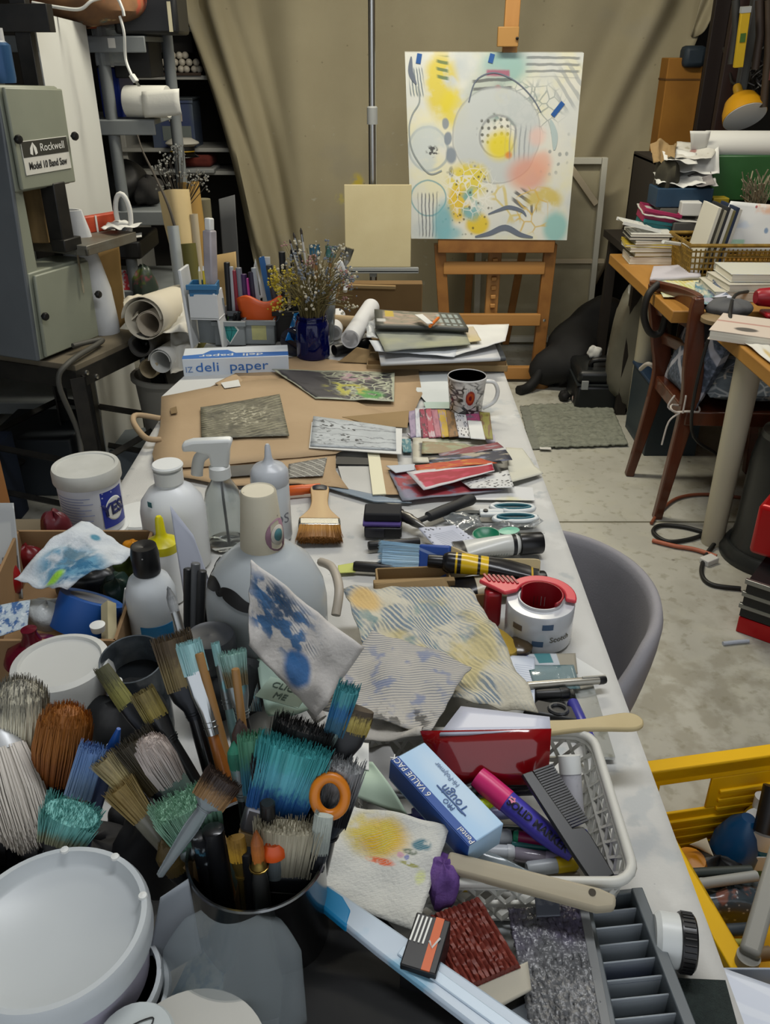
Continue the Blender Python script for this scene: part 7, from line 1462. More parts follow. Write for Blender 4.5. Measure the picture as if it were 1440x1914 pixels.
sheet('grey_card',[D(318,944,1.00),D(362,1000,.985),D(420,1165,.93),D(352,1165,.93)],gc,.002,thick=.0015,label='blue-grey card with dark brush marks standing between bottles and jug',cat='card')
for i,(x0,y0,x1,y1,c1,lab)in enumerate(((352,1180,352,1062,'#17181a','black brush handle left in the dark bundle'),(362,1180,366,1052,'#55575a','grey-tipped handle in the dark bundle'),(372,1185,378,1066,'#1f2022','black handle right in the dark bundle'),(385,1180,392,1110,'#0f1011','short black handle leaning right of the dark bundle'))):
 b_=T(x0,y0+40,.002);stick('brush_handle_rod',lab,'brush',b_,D(x1,y1,b_.y+.03),.006,X(c1,.4))
p=pz(392,1184,.85);o=thing('dark_jar','clear cup with grey-black domed lid beside the brush can','jar',tr((p.x,p.y,TZ)));r=px_r(46,p)
lathe('cup',[(0,0),(r*.75,0),(r*.95,.09),(r*.92,.09),(r*.7,.004)],mat('smoke_clear','#3a4146',.15,trans=.5),o,None,30)
lathe('lid',[(r,.085),(r*1.03,.088),(r*1.03,.102),(r*.95,.108),(r*.8,.106),(0,.108)],mat('lid_charcoal','#25282c',.45,c2='#303338',ns=20),o,None,32)
sheet('teal_painted_sheet',[D(425,1090,.88),D(460,1130,.86),D(490,1330,.74),D(440,1330,.74)],mat('teal_sheet','#3a5055',.5,coord='UV',distort=.1,layers=[(('s',15,10,.3,.3),'#16191c',.9),(('&',('n',4,.5,.1,4),('s',10,16,.4,.3)),'#a39d8c',.8),(('n',5,.6,.05,7),'#4d8a90',.9)]),.004,thick=.001,label='dark teal and black painted sheet standing behind the brushes',cat='paper')
p=pz(252,1262,.835);o=thing('rinse_jar','tilted clear jar stained with dark grey paint behind the brushes','jar',Matrix.Translation(V((p.x,p.y+.02,TZ+.004)))@Matrix.Rotation(rad(10),4,'X'));r=px_r(60,p)
lathe('jar',[(0,0),(r*.8,0),(r,.115),(r*.95,.115),(r*.76,.004),(0,.003)],mat('jar_smoke','#4d545a',.15,trans=.35,layers=[(('n',25,.5,.1),'#8c9499',.6)]),o,None,36);lathe('paint_water',[(0,.08),(r*.88,.08),(r*.78,.01),(0,.01)],mat('dark_water','#16191c',.2),o,None,30)
p=pz(112,1236,TZ+.108);r=px_r(92,p)
o=thing('white_tub','white plastic tub turned upside down at the left of the table','tub',tr((p.x,p.y,TZ)))
lathe('tub',[(r*1.14,0),(r*1.16,.004),(r*1.02,.098),(r*.96,.107),(r*.82,.109),(r*.78,.106),(r*.5,.1045),(0,.104)],mat('tub_offwhite','#b9bab6',.4),o,None,48)
text_wrap('5',.014,mat('emboss_grey','#5d5f60',.5),o,r*1.06,rad(-48),.062)
lathe('glue_stick',[(0,0),(.011,0),(.011,.055),(.0085,.06),(.0085,.072),(0,.073)],mat('glue_orange','#a86a1c',.4,coord='Object',layers=[(('z',.056,.058),'#c6c6c4'),(('s',0,90,.5,.3),'#3a2a4a',.7)]),None,tr(pz(232,1372,TZ+.03)),label='small orange and white glue stick behind the olive brush',cat='glue stick')
lathe('green_cap_bottle',[(0,0),(.014,0),(.014,.09),(.011,.096),(0,.097)],mat('black_green','#121312',.35,coord='Object',layers=[(('z',.092,.094),'#2e8a3a')]),None,tr(pz(178,1400,TZ+.0)),label='black bottle with green top right of the upturned white tub',cat='bottle')
CCX,CCY,CRZ,CR=-.0984,.4536,.88,.0525
o=thing('brush_can','bright metal can crammed with paint brushes','can',tr((CCX,CCY,TZ)))
hc=CRZ-TZ
lathe('can_wall',[(0,0),(CR,0),(CR,hc-.003),(CR+.0015,hc-.001),(CR+.001,hc+.001),(CR-.001,hc),(CR-.0015,hc-.004),(CR-.0015,.002),(0,.002)],mat('can_steel','#8b8d8e',.22,1),o,None,64)
def tip(px,py,z):return pz(px,py,z)
def cb(dx=0,dy=0):return V((CCX+dx*CR,CCY+dy*CR,TZ+.006))
blk2=mat('black_satin','#101012',.3,c2='#191a1d',ns=30,coat=.3);blkp=mat('black_painty','#121316',.4,layers=[(('n',60,.66,.03,3),'#8d9598',.9),(('n',70,.68,.03,6),'#356074',.8)])
orw=mat('orange_wood','#a8662a',.35,coat=.3,c2='#8f5420',ns=20);grnw=mat('green_handle','#4e5f58',.4);clearh=mat('acrylic_handle','#9ea8ac',.1,trans=.6)
ferd=mat('ferrule_dark','#2a2c30',.35,.6);ferp=mat('ferrule_painty','#7f8788',.35,.6,layers=[(('n',50,.6,.05,3),'#6fa3a8',.8)])
H=hair
ha=H('hair_aqua','#9ec3c4','#8fb9ba');ho=H('hair_olive','#7d7a3a','#3f3e20');hk=H('hair_khaki','#7a6a42','#4c3c24');hta=H('hair_straw','#a89a6a','#8a7d58');htq=H('hair_turq','#2d5a70','#3f8a90','#1d5f90');hbr=H('hair_brown','#8a6a44','#2a1a10');hwh=H('hair_wash','#a59c96','#b5a8a0');hbl=H('hair_black','#1b1a1c','#121112');hgr=H('hair_green2','#6d9a84','#84ad94');hbe=H('hair_beige','#8f8a78','#a39c86');hgold=H('hair_gold2','#a8801f','#7d5c14');hgb=H('hair_greenblue','#2a6a80','#4f8a6c');hta2=H('hair_tanangle','#8d7c36','#3a2c18','#a39248');hor=H('hair_orange','#a85f1c','#8a4a14');htq2=H('hair_turq_big','#1f5a9a','#3f9a9c','#58a6b4')
BR=[('thin round brush with grey point leaning tall at the left of the can',(313,1092),1.0,(-.1,.5),dict(hm=whi_h,fm=silv,bm=H('hair_grey2','#8a8c8c','#5d5f60'),bl=.024,fl=.05,w=.008,t=.008,hr=.004,kind='round',n=60)),('broad filbert brush with olive-brown hair and black handle',(318,1180),.985,(-.2,.4),dict(hm=blk2,fm=ferd,bm=hk,bl=.048,fl=.03,w=.032,t=.012,hr=.006,n=240,spread=1.05)),('flat brush with pale aqua bristles, silver ferrule and orange handle',(350,1194),.99,(.1,.1),dict(hm=orw,fm=mat('ferrule_bright','#b9bcbc',.2,.9),bm=ha,bl=.028,fl=.055,w=.020,t=.007,hr=.0055,n=160,spread=1.02)),('thin brush caked in aqua paint beside the dark jar',(401,1196),.98,(.1,.4),dict(hm=mat('aqua_handle','#7fa5a8',.5),fm=ferp,bm=ha,bl=.02,fl=.04,w=.007,t=.006,hr=.004,n=50)),('splayed khaki and aqua brush right of the thin aqua brush',(432,1212),.98,(.2,.3),dict(hm=blkp,fm=ferp,bm=H('hair_khaki_aqua','#6a5c3c','#86aaa2'),bl=.03,fl=.03,w=.018,t=.008,hr=.005,n=140,spread=1.35)),('angled olive brush pointing far left over the white tub',(182,1236),.95,(.5,.1),dict(hm=blkp,fm=ferd,bm=ho,bl=.046,fl=.03,w=.016,t=.008,hr=.006,kind='angle',n=160,spread=.9)),('flat olive brush with black handle, second from the left',(262,1286),.95,(.4,.0),dict(hm=mat('black_yellow','#131314',.3,layers=[(('n',9,.6,.02,3),'#a8731c',.9)]),fm=blk2,bm=H('hair_olive2','#8a7c3c','#6d6030'),bl=.028,fl=.024,w=.020,t=.009,hr=.007,n=140,spread=1.05)),('fluffy off-white wash brush with clear collar and green ferrule',(268,1372),.945,(.3,-.1),dict(hm=grnw,fm=grnw,bm=hwh,bl=.044,fl=.05,w=.024,t=.02,hr=.009,kind='dome',n=300,spread=1.1)),('worn dark olive brush behind the off-white wash brush',(240,1372),.93,(.2,.2),dict(hm=blk2,fm=ferd,bm=H('hair_moss','#4a4024','#3a3220'),bl=.05,fl=.02,w=.03,t=.012,hr=.006,n=220,spread=1.2)),('frayed straw brush with silver ferrule and orange handle on the left',(186,1412),.92,(.3,-.2),dict(hm=orw,fm=mat('ferrule_bright','#b9bcbc'),bm=hta,bl=.035,fl=.042,w=.014,t=.008,hr=.0065,n=120,spread=1.6)),('second frayed straw brush with clear ferrule below the first',(216,1462),.905,(.1,-.3),dict(hm=clearh,fm=mat('ferrule_clear','#a9a695',.2,trans=.4),bm=H('hair_straw2','#a38c56','#8a7440'),bl=.034,fl=.04,w=.018,t=.010,hr=.007,n=150,spread=1.5)),('rusty dark round brush in the middle of the can',(446,1340),.97,(.1,.1),dict(hm=blkp,fm=ferd,bm=H('hair_rust','#4a2416','#3a2a24'),bl=.03,fl=.03,w=.014,t=.010,hr=.005,kind='round',n=120)),('brush with hardened green paint tip and wire ferrule',(437,1380),.955,(0,.0),dict(hm=blkp,fm=ferp,bm=H('hair_emerald','#1f6a54','#2e8468'),bl=.024,fl=.03,w=.013,t=.010,hr=.0045,kind='round',n=100)),('flat green and blue crusted brush in the middle of the can',(466,1366),.97,(0,.2),dict(hm=orw,fm=ferp,bm=hgb,bl=.055,fl=.045,w=.018,t=.008,hr=.005,n=170)),('soft black-brown filbert brush beside the big turquoise brush',(500,1402),.955,(.2,.0),dict(hm=blk2,fm=clearh,bm=H('hair_sable','#2a2126','#221c20'),bl=.05,fl=.025,w=.024,t=.012,hr=.006,kind='flat',n=220)),('round turquoise brush with long silver ferrule leaning right',(655,1276),1.0,(-.1,.1),dict(hm=blk2,fm=mat('ferrule_green','#6d7d78',.25,.8),bm=htq,bl=.042,fl=.055,w=.015,t=.013,hr=.008,n=170,spread=1.15)),('angled tan brush with black ferrule leaning far right',(668,1312),.985,(.1,.0),dict(hm=blk2,fm=blkp,bm=hta2,bl=.024,fl=.03,w=.030,t=.009,hr=.0085,kind='angle',n=200)),('brown-tipped flat brush with clear acrylic handle pointing down left',(424,1446),.955,None,dict(hm=clearh,fm=clearh,bm=hbr,bl=.022,fl=.010,w=.026,t=.010,hr=.005,n=240,spread=1.1)),('small golden brush with wire ferrule at the front of the can',(440,1556),.915,(-.1,-.4),dict(hm=brass,fm=brass,bm=hgold,bl=.026,fl=.02,w=.013,t=.007,hr=.004,kind='angle',n=110)),('orange brush handle with a bare metal tip at the front of the can',(478,1548),.925,(.1,-.5),dict(hm=silv,fm=brass,bm=hor,bl=.03,fl=.01,w=.009,t=.009,hr=.006,kind='round',n=60)),('stiff grey-white knife-shaped brush at the right rim of the can',(608,1512),.935,(.55,-.2),dict(hm=blkp,fm=ferd,bm=H('hair_greywhite','#8d938c','#a6aca2'),bl=.045,fl=.02,w=.014,t=.005,hr=.005,kind='angle',n=110)),('bundle of white and black stiff bristles behind the orange ring',(652,1418),.95,(.45,.2),dict(hm=blk2,fm=ferd,bm=H('hair_bw','#1a1a1c','#8d8f90'),bl=.06,fl=.02,w=.024,t=.014,hr=.007,n=200,spread=1.2)),('stubby golden-brown brush left of the green scrubber',(300,1566),.89,(-.55,.0),dict(hm=blk2,fm=ferd,bm=H('hair_goldbrown','#6d5a2c','#57461f'),bl=.034,fl=.02,w=.020,t=.014,hr=.006,kind='round',n=160,spread=1.2)),]
for lab,q,z,b_,k in BR:
 A=cb(*b_)if b_ else tip(296,1640,.885)
 brush(lab,A,tip(q[0],q[1],z),group=None,**k)
flat_brush('big chip brush loaded with turquoise paint in the middle of the can',cb(-.65,-.25),tip(556,1384,.965),beech,mat('band_dirty','#86858a',.3,.7,layers=[(('n',40,.6,.05),'#a9a9a6',.7)]),htq2,.047,.062,.026,.014,520,.012,spread=1.2)
flat_brush('wide black-bristled brush behind the turquoise chip brush',cb(-.5,.3),tip(574,1346,.97),blk2,ferd,hbl,.046,.05,.02,.016,420,.012)
flat_brush('wide beige-bristled brush at the right front of the can',cb(.1,-.2),tip(542,1534,.918),blk2,ferd,hbe,.045,.050,.02,.016,460,.012,spread=1.2)
flat_brush('scrubby green-bristled brush spilling over the left rim of the can',cb(-.3,.1),tip(338,1490,.915),beech,ferp,hgr,.040,.036,.016,.026,620,.010,spread=1.35,r=.0008)
for lab,q,z,b_,r_,m in(('thick black marker barrel standing at the left rim of the can',(398,1548),.905,(-.45,-.4),.0085,blk2),('second black barrel at the left rim of the can',(372,1560),.9,(-.6,-.2),.007,blkp),('slim black handle at the front rim of the can',(462,1590),.895,(.0,-.6),.0055,blk2),('black handle in the dark middle of the can',(500,1500),.93,(.1,-.2),.006,blk2),('slim tan handle rising between the green brushes',(440,1250),.99,(.0,.3),.0035,wood_h),('brown wooden handle leaning behind the aqua brushes',(372,1220),.98,(.1,.3),.004,wood_h)):
 stick('handle_rod',lab,'brush',cb(*b_),tip(q[0],q[1],z),r_,m)
o=thing('orange_clip','bright orange clip hooked inside the front rim of the can','clip',tr(tip(510,1640,.875)+V((0,.012,0))));oc=mat('clip_orange','#d0521a',.35)
lathe('head',[(0,.028),(.008,.027),(.011,.022),(.011,.014),(0,.014)],oc,o,None,20);box('arm',(.005,.006,.03),oc,o,tr((.010,-.002,.008)),bevel=.001);lathe('vial',[(0,-.012),(.008,-.010),(.008,.014),(0,.014)],mat('vial_clear','#8f9a9c',.1,trans=.6),o,None,18)
c0=tip(617,1488,.93);M=along(c0,CAM+V((0,.1,-.2)),(0,0,1));mb=MB().tube([(0,.0115*cos(t),.0135*sin(t))for t in[k*pi/16 for k in range(32)]],.0042,10,closed=True)
mb.obj('orange_loop',mat('loop_orange','#c07018',.35),None,M,60,label='orange plastic finger loop sticking out of the right of the can',cat='scissors')
jm=V((-.335,.515,TZ));o=thing('brush_jar','dark jar holding the big mop brushes at the left edge','jar',tr(jm));lathe('jar',[(0,0),(.05,0),(.055,.07),(.051,.07),(.047,.004),(0,.004)],blackp,o,None,32)
def mop(lab,tp,z,w,bl,hm,bm,dx,dy,n=420,spread=1.1,kind='round',t=None,fm=None,tz=.02,fl=.03):brush(lab,jm+V((dx,dy,.006)),tip(tp[0],tp[1],z),hm,fm or ferd,bm,bl=bl,fl=fl,w=w,t=t or w*.7,hr=.008,kind=kind,n=n,spread=spread,name='mop_brush',r=.0007)
mop('big mop brush of cream hair with black tips at the left picture edge',(38,1262),.955,.044,.09,blk2,H('hair_cream_black','#ddd6bd','#1e1f24','#dcd5bd',.9),-.01,.02,620,1.1,'dome')
g1,g2=tip(6,1404,.90),tip(64,1592,.842);gl=(g2-g1).length
brush('big white goat-hair mop brush lying tip-down over the edge of the dark jar',g1-(g2-g1).normalized()*.12,g2,blk2,mat('ferrule_pale','#b5b7b8',.4,.4),H('hair_goat','#cfc8be','#c6bfb5'),bl=gl,fl=.03,w=.036,t=.026,hr=.008,kind='dome',n=800,spread=1.2,name='mop_brush',r=.0007)
mop('large ginger mop brush beside the black-tipped brush',(128,1312),.945,.040,.078,blk2,H('hair_ginger','#7d430f','#975a16'),.02,.01,620,1.1,'dome')
mop('flat brush with pale blue bristles standing right of the ginger mop',(176,1390),.93,.022,.058,blk2,H('hair_paleblue2','#8ea8cc','#6f8fc0'),.03,.0,240,.95,'flat',.010,mat('ferrule_bright','#b9bcbc'))
mop('wide brush with pale turquoise tips at the lower left',(138,1512),.905,.036,.036,blk2,H('hair_turqtip','#9a9c7c','#6fb0aa',None,.4),.02,-.03,480,1.3,'flat',.02)
stick('blue_cap_pen','clear pen with blue cap between ginger mop and straw brushes','pen',jm+V((.05,.0,.01)),tip(222,1362,.93),.006,mat('pen_clearblue','#5d6a92',.2,trans=.3),mat('cap_blue','#1c4f9a',.4),.02)
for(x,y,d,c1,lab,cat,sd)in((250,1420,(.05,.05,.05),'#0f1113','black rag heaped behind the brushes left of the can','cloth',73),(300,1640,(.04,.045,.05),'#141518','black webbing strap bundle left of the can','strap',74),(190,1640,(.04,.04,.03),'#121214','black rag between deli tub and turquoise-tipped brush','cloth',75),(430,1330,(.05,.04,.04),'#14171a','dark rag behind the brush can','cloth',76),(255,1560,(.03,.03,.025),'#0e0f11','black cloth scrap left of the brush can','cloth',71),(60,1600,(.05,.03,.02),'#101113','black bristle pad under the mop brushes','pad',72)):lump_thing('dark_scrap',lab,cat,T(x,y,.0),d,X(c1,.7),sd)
tb_=mat('towel_wht_blue','#bdb9b4',.9,coord='UV',distort=.05,bump=.4,bs=220,layers=[(('&',('r',.0,.3,.6,.9,.1),('n',7,.5,.05,3)),'#2f5f8c',.95),(('d',.58,.25,.14,.2,.25),'#2a6096',.95),(('&',('d',.25,.75,.22,.18,.3),('n',12,.5,.06,6)),'#2a4d70',.9),(('&',('r',.15,.5,.7,.95,.06),('&',('n',5,.5,.06,9),('s',60,26,.2,.3))),'#4d5a6b',.7)])
sheet('paper_towel',[D(466,1046,.735),D(672,1208,.73),D(588,1338,.68),D(462,1205,.69)],tb_,.014,8,.0015,22,20,.012,seed=3,label='stiff white paper towel with blue blots leaning against the jug',cat='paper towel')
tube('towel_fold',spline([T(500,1190,.085),T(545,1262,.06),T(600,1345,.03)],5),.008,mat('towel_plain','#b3aea8',.9,bump=.4,bs=200),label='rolled edge of paper towel along the left of the blue-blotted towel',cat='paper towel')
ty=mat('towel_yellow_blue','#b9b4a3',.9,coord='UV',distort=.04,bump=.5,bs=240,layers=[(('&',('n',3,.5,.12,2),('s',25,34,.1,.4)),'#7d8790',.7),(('&',('n',5,.54,.06,5),('s',30,30,-.2,.4)),'#3e5f7a',.75),(('d',.12,.85,.12,.1,.4),'#c2a05a',.8),(('&',('n',4,.55,.08,8),('d',.6,.5,.4,.4,.3)),'#b3a25c',.6),(('&',('n',6,.57,.06,11),('d',.4,.6,.4,.3,.3)),'#54797c',.7)])
sheet('paper_towel',[T(640,1112,.05),T(878,1106,.035),T(1004,1346,.045),T(720,1300,.06)],ty,.016,7,.0015,24,22,.012,seed=9,label='large paper towel printed with yellow and blue paint across the middle',cat='paper towel')
tg=mat('towel_grey_rib','#aea99f',.9,coord='UV',distort=.015,bump=.3,bs=240,layers=[(('&',('n',3,.35,.2,2),('s',-62,34,.2,.5)),'#6b7078',.8),(('&',('n',6,.58,.06,5),('d',.5,.5,.5,.5,.3)),'#5a6a90',.6),(('&',('r',.5,.0,.95,.22,.06),('n',9,.56,.04,8)),'#3a3834',.8)])
sheet('paper_towel',[T(696,1186,.09),T(882,1250,.075),T(806,1372,.085),T(598,1330,.07)],tg,.012,6,.0015,22,20,.01,seed=14,label='ribbed grey paper towel with dark blue prints on top of the others',cat='paper towel')
sheet('paper_towel',[T(690,1300,.07),T(806,1340,.075),T(790,1388,.075),T(650,1392,.06)],mat('towel_grey2','#b0aba2',.9,bump=.4,bs=220),.012,9,.0015,14,12,.012,label='curled hem of grey paper towel above the blue eraser carton',cat='paper towel')
gb=mat('mint_bag','#93a89c',.6,c2='#7f958a',ns=8)
sheet('mint_bag',[T(478,1225,.06),T(560,1215,.05),T(602,1335,.05),T(500,1352,.06)],gb,.014,8,.001,label='pale green paper bag with writing between brushes and paper towels',cat='paper bag')
o=bpy.data.objects[-1]if False else None
gt=thing('bag_writing','small dark handwriting slip on the pale green bag','writing',Matrix.Translation(T(536,1286,.092))@Matrix.Rotation(rad(-22),4,'Z'))
text('CLICK',.012,mat('ink_green','#2f4a42',.6),gt,I4);text('ME',.012,mat('ink_green','#2f4a42'),gt,tr((0,-.014,0)))
box('slip',(.05,.034,.0006),gb,gt,tr((0,-.006,-.0008)))
sheet('grey_paper',[T(655,1392,.06),T(728,1398,.06),T(770,1490,.05),T(690,1480,.05)],mat('grey_paper_m','#8f8e8c',.8),.014,8,label='dim grey crumpled paper left of the blue eraser carton',cat='paper')
sheet('mint_paper',[T(640,1420,.07),T(700,1440,.07),T(765,1535,.06),T(650,1500,.06)],mat('mint_paper','#a9bba7',.7,c2='#9db09d',ns=10),.014,9,label='crumpled mint green paper above the yellow-stained towel',cat='paper')
sheet('white_paper',[T(655,1395,.075),T(690,1402,.075),T(690,1450,.075),T(650,1440,.075)],paperw,.012,10,label='small crumpled white paper beside the angled tan brush',cat='paper')
tw=mat('towel_yellow','#bfbfb8',.9,coord='UV',distort=.06,bump=.6,bs=300,layers=[(('d',.42,.72,.24,.19,.45),'#c79e08',.98),(('&',('d',.3,.75,.25,.22,.4),('n',5,.4,.12,3)),'#bda92e',.9),(('&',('d',.8,.75,.09,.06,.3),('n',10,.4,.1,4)),'#2a6576',.95),(('&',('d',.72,.66,.07,.03,.3),('n',10,.35,.1,5)),'#5f6a58',.95),(('&',('d',.48,.5,.13,.035,.35),('n',12,.4,.08,6)),'#d0571c',.95),(('d',.64,.6,.03,.03,.3),'#b98a9a',.9),(('d',.70,.6,.025,.025,.3),'#5560a0',.8),(('d',.88,.47,.04,.06,.5),'#c3ca7a',.7),(('&',('d',.75,.54,.09,.02,.3),('n',14,.45,.06,8)),'#8a8a3a',.9),(('s',-58,44,.3,.6),'#aeaea8',.35)])
sheet('paper_towel',[T(652,1512,.085),T(840,1548,.08),T(775,1752,.055),T(588,1668,.075)],tw,.012,7,.0015,24,22,.008,seed=21,label='quilted paper towel with yellow, orange and teal paint dabs in front of the basket',cat='paper towel')
pm=mat('purple_mesh','#4a2a6a',.7,c2='#6a4a8c',ns=60,bump=.8,bs=150)
lump_thing('purple_mesh','wad of purple mesh poking out right of the yellow-stained towel','mesh bag',T(826,1672,.04),(.018,.026,.022),pm,81);lump_thing('purple_mesh','strip of purple mesh between brush can and yellow-stained towel','mesh bag',T(620,1548,.055),(.02,.03,.018),pm,82)
bx0,bx1,by0,by1,bh=-.03,.213,.487,.668,.062
o=thing('pen_basket','white plastic basket with cut-out sides, full of pens, on the right of the table','basket',tr(((bx0+bx1)/2,(by0+by1)/2,TZ)))
bp=mat('basket_white','#bdbcb4',.4);w_,d_=(bx1-bx0)/2,(by1-by0)/2
def rr_(k,z):return[V((x,y,z))for x,y in rrect(2*w_*k,2*d_*k,.022,5)]
MB().tube(rr_(1,bh),.0048,8,closed=True).obj('rim',bp,o,smooth=60)
MB().prism([(q.x,q.y)for q in rr_(.9,0)],.003).obj('base',bp,o)
top,bot_=rr_(1,bh),rr_(.9,.002);mb=MB();n=len(top)
def loop_len(l):return[0]+[sum((l[(j+1)%n]-l[j]).length for j in range(i+1))for i in range(n)]
Lt=loop_len(top);
def at_(l,f):
 f=(f%1)*Lt[-1]
 for i in range(n):
  if Lt[i+1]>=f:k=(f-Lt[i])/(Lt[i+1]-Lt[i]or 1);return l[i].lerp(l[(i+1)%n],k)
K_=44
for i in range(K_):
 f0,f1=i/K_,(i+1)/K_
 for(za,zb)in((.0,.45),(.45,.9)):
  a=at_(bot_,f0).lerp(at_(top,f0),za);b=at_(bot_,f1).lerp(at_(top,f1),zb);c_=at_(bot_,f1).lerp(at_(top,f1),za);d2=at_(bot_,f0).lerp(at_(top,f0),zb)
  mb.tube([a,b],.0024,4);mb.tube([c_,d2],.0024,4)
for z in(.45,.9):mb.tube([at_(bot_,i/60).lerp(at_(top,i/60),z)for i in range(60)],.0032,5,closed=True)
mb.grid(lambda u,v:at_(bot_,u).lerp(at_(top,u),.8+.2*v),60,1)
mb.obj('lattice',bp,o,solid=0)
MB().prism(rrect(.085,.022,.0105,5),.002).obj('oval_plate',bp,o,Matrix.Translation((w_*.965,-.01,bh*.5))@Matrix.Rotation(rad(90),4,'Z')@Matrix.Rotation(rad(84),4,'X'))
def lie(lab,a,b,h,r,c1,c2=None,capf=.3,**k):return pen(lab,T(*a,h),T(*b,h if len(b)<3 else b[2]),r,X(c1,.35)if isinstance(c1,str)else c1,X(c2,.35)if c2 else X(c1,.35),capf,**k)
lie('silver pen at the back of the basket behind the blue eraser carton',(740,1486),(1010,1478),.03,.0045,'#8d8f94','#2a2c30')
lie('black pen against the red card in the basket',(800,1478),(990,1470),.038,.0045,'#17181a')
lie('violet glossy pen under the blue eraser carton',(745,1535),(985,1515),.022,.0065,'#35358a','#8d8fb8')
lie('lilac-banded pen in the middle of the basket',(770,1520),(975,1500),.028,.0055,'#6f70b0','#c3c5d0')
lie('black graphite pencil in the middle of the basket',(800,1545),(1010,1552),.022,.004,'#141618','#23302c')
lie('dark green pencil below the black graphite pencil',(800,1556),(1030,1566),.018,.004,'#173128','#0f2019')
lie('magenta marker with green end in the basket',(1050,1575),(958,1562),.024,.006,'#7d1648','#1f7a5a',.12)
lie('teal marker under the magenta marker in the basket',(1060,1588),(955,1578),.018,.005,'#1d6a6a','#1d6a6a')
lie('white marker with violet label and grey cap in the basket',(820,1570),(958,1565),.02,.008,mat('marker_label','#b7b9c6',.35,layers=[(('n',20,.6,.04),'#4a4d9a',.8)]),'#8d9196',.18)
lie('white tube with crimson band in the basket',(812,1588),(964,1594),.02,.0075,'#a9adb3','#b3b6ba',.1,band=X('#a01438',.4))
lie('clear capped tube across the basket',(960,1596),(1060,1612),.018,.0075,mat('capclear','#a79fae',.1,trans=.5),'#9c94a6',.4)
lie('grey marker with yellow end under the comb',(985,1625),(1080,1612),.02,.0075,'#9a9ea2','#c3a61a',.42)
lie('second grey marker with yellow end at the front left of the basket',(985,1652),(850,1652),.022,.007,'#a3a7ab','#c3a61a',.2)
lie('brownish pencil under the grey marker in the basket',(975,1640),(1085,1636),.012,.004,'#7d7462')
lie('neon highlighter tip poking out right of the blue eraser carton',(880,1512),(924,1495),.045,.006,'#b9d01a','#c6dc1e')
lie('black marker cap in front of the red card',(850,1490),(915,1462),.052,.0075,'#0e0f10')
lie('dark purple pen at the left end of the basket',(748,1560),(860,1580),.018,.006,'#26265c')
sheet('clear_sleeve',[T(838,1585,.032),T(900,1590,.032),T(1030,1650,.028),T(960,1650,.028)],mat('sleeve_smoke','#78838a',.15,trans=.35,c2='#8d9aa0',ns=20),.004,thick=.001,label='smoky clear plastic sleeve lying in the basket under the wooden stick',cat='sleeve')
o=thing('white_tube','small white printed tube standing in the back right corner of the basket','tube',along(T(1075,1535,.014),T(1064,1412,.062)))
L=(T(1075,1535,.014)-T(1064,1412,.062)).length;lathe('body',[(0,0),(.0095,0),(.0105,L*.75),(0,L*.75)],mat('tube_wht','#b9b8bd',.4,layers=[(('n',50,.6,.05),'#8d8c96',.5)]),o,RZX,20);lathe('cap',[(.011,L*.72),(.011,L),(0,L)],whitep,o,RZX,20)
A,Bq=T(1070,1600,.030),T(893,1452,.062);M=along(A,Bq,(0,0,1));L=(Bq-A).length
o=thing('solid_marker','thick violet solid paint marker with pink cap lying across the basket','pen',M)
lathe('barrel',[(0,0),(.006,0),(.0085,L*.12),(.0108,L*.3),(.0108,L*.69),(0,L*.69)],mat('sm_violet','#463fa6',.35),o,RZX,28);lathe('cap',[(.0112,L*.68),(.0112,L*.9),(.0105,L),(.0,L*.995)],mat('sm_pink','#c9286a',.35),o,RZX,28,(1,1))
sm=text_mesh('SOLID MARKER',.0098,.0003);sm.materials.append(mat('ink_dark','#0c0c24',.4));sm.name='lettering'
for v in sm.vertices:v.co=(-v.co.x*1.0+L*.36,.0117*sin(v.co.y/.0108-.55),.0117*cos(v.co.y/.0108-.55))
for v in sm.vertices:v.co.y=-v.co.y
so=bpy.data.objects.new('lettering',sm);C.objects.link(so);so.parent=o
fl_=MB().prism([(.0042*cos(i*pi/5)*(1 if i%2 else.6),.0042*sin(i*pi/5)*(1 if i%2 else.6))for i in range(10)],.0008).obj('emblem',mat('sm_petal','#d07a94',.5),o,Matrix.Translation((L*.64,.003,.0104)))
A,Bq=T(1128,1648,.042),T(1000,1442,.072);L=(Bq-A).length;o=thing('comb','black wide comb lying across the right of the basket','comb',along(A,Bq));cm_=mat('comb_black','#17181a',.35)
MB().prism([(0,-.011),(L*.35,-.012),(L*.42,-.010),(L*.44,-.0),(L,.004),(L,.016),(L*.3,.014),(0,.012)],.005).obj('spine',cm_,o,bevel=.0012)
for i in range(24):x=L*(.46+.53*i/23);MB().box((x,-.008,.0025),(.0017,.022,.003)).obj('tooth',cm_,o)
tube('ribbed_rod',[T(1085,1560,.03),T(1115,1610,.03),T(1135,1648,.03)],.008,mat('violet_grip','#3a3a80',.4),label='violet ribbed handle lying beside the black comb',cat='handle rod')
q=[T(735,1424,.098),T(790,1384,.098),T(936,1540,.088),T(884,1580,.088)]
M=along(q[0].lerp(q[1],.5),q[3].lerp(q[2],.5));L=(q[3].lerp(q[2],.5)-q[0].lerp(q[1],.5)).length;wd=(q[1]-q[0]).length
o=thing('eraser_carton','light blue carton with dark blue edge lying slanted across the basket','box',M)
MB().box((L/2,0,-.014),(L,wd,.028)).obj('carton',mat('carton_blue','#a0c0dc',.4,coord='UV',distort=.1,layers=[(('d',.5,.75,.45,.3,.6),'#b9cddd',.8)]),o,bevel=.001)
MB().box((L/2,-wd*.4,.0003),(L*1.001,wd*.2,.001)).box((L/2,-wd/2-.0003,-.012),(L,.001,.024)).obj('blue_edge',mat('carton_dblue','#12458f',.4),o)
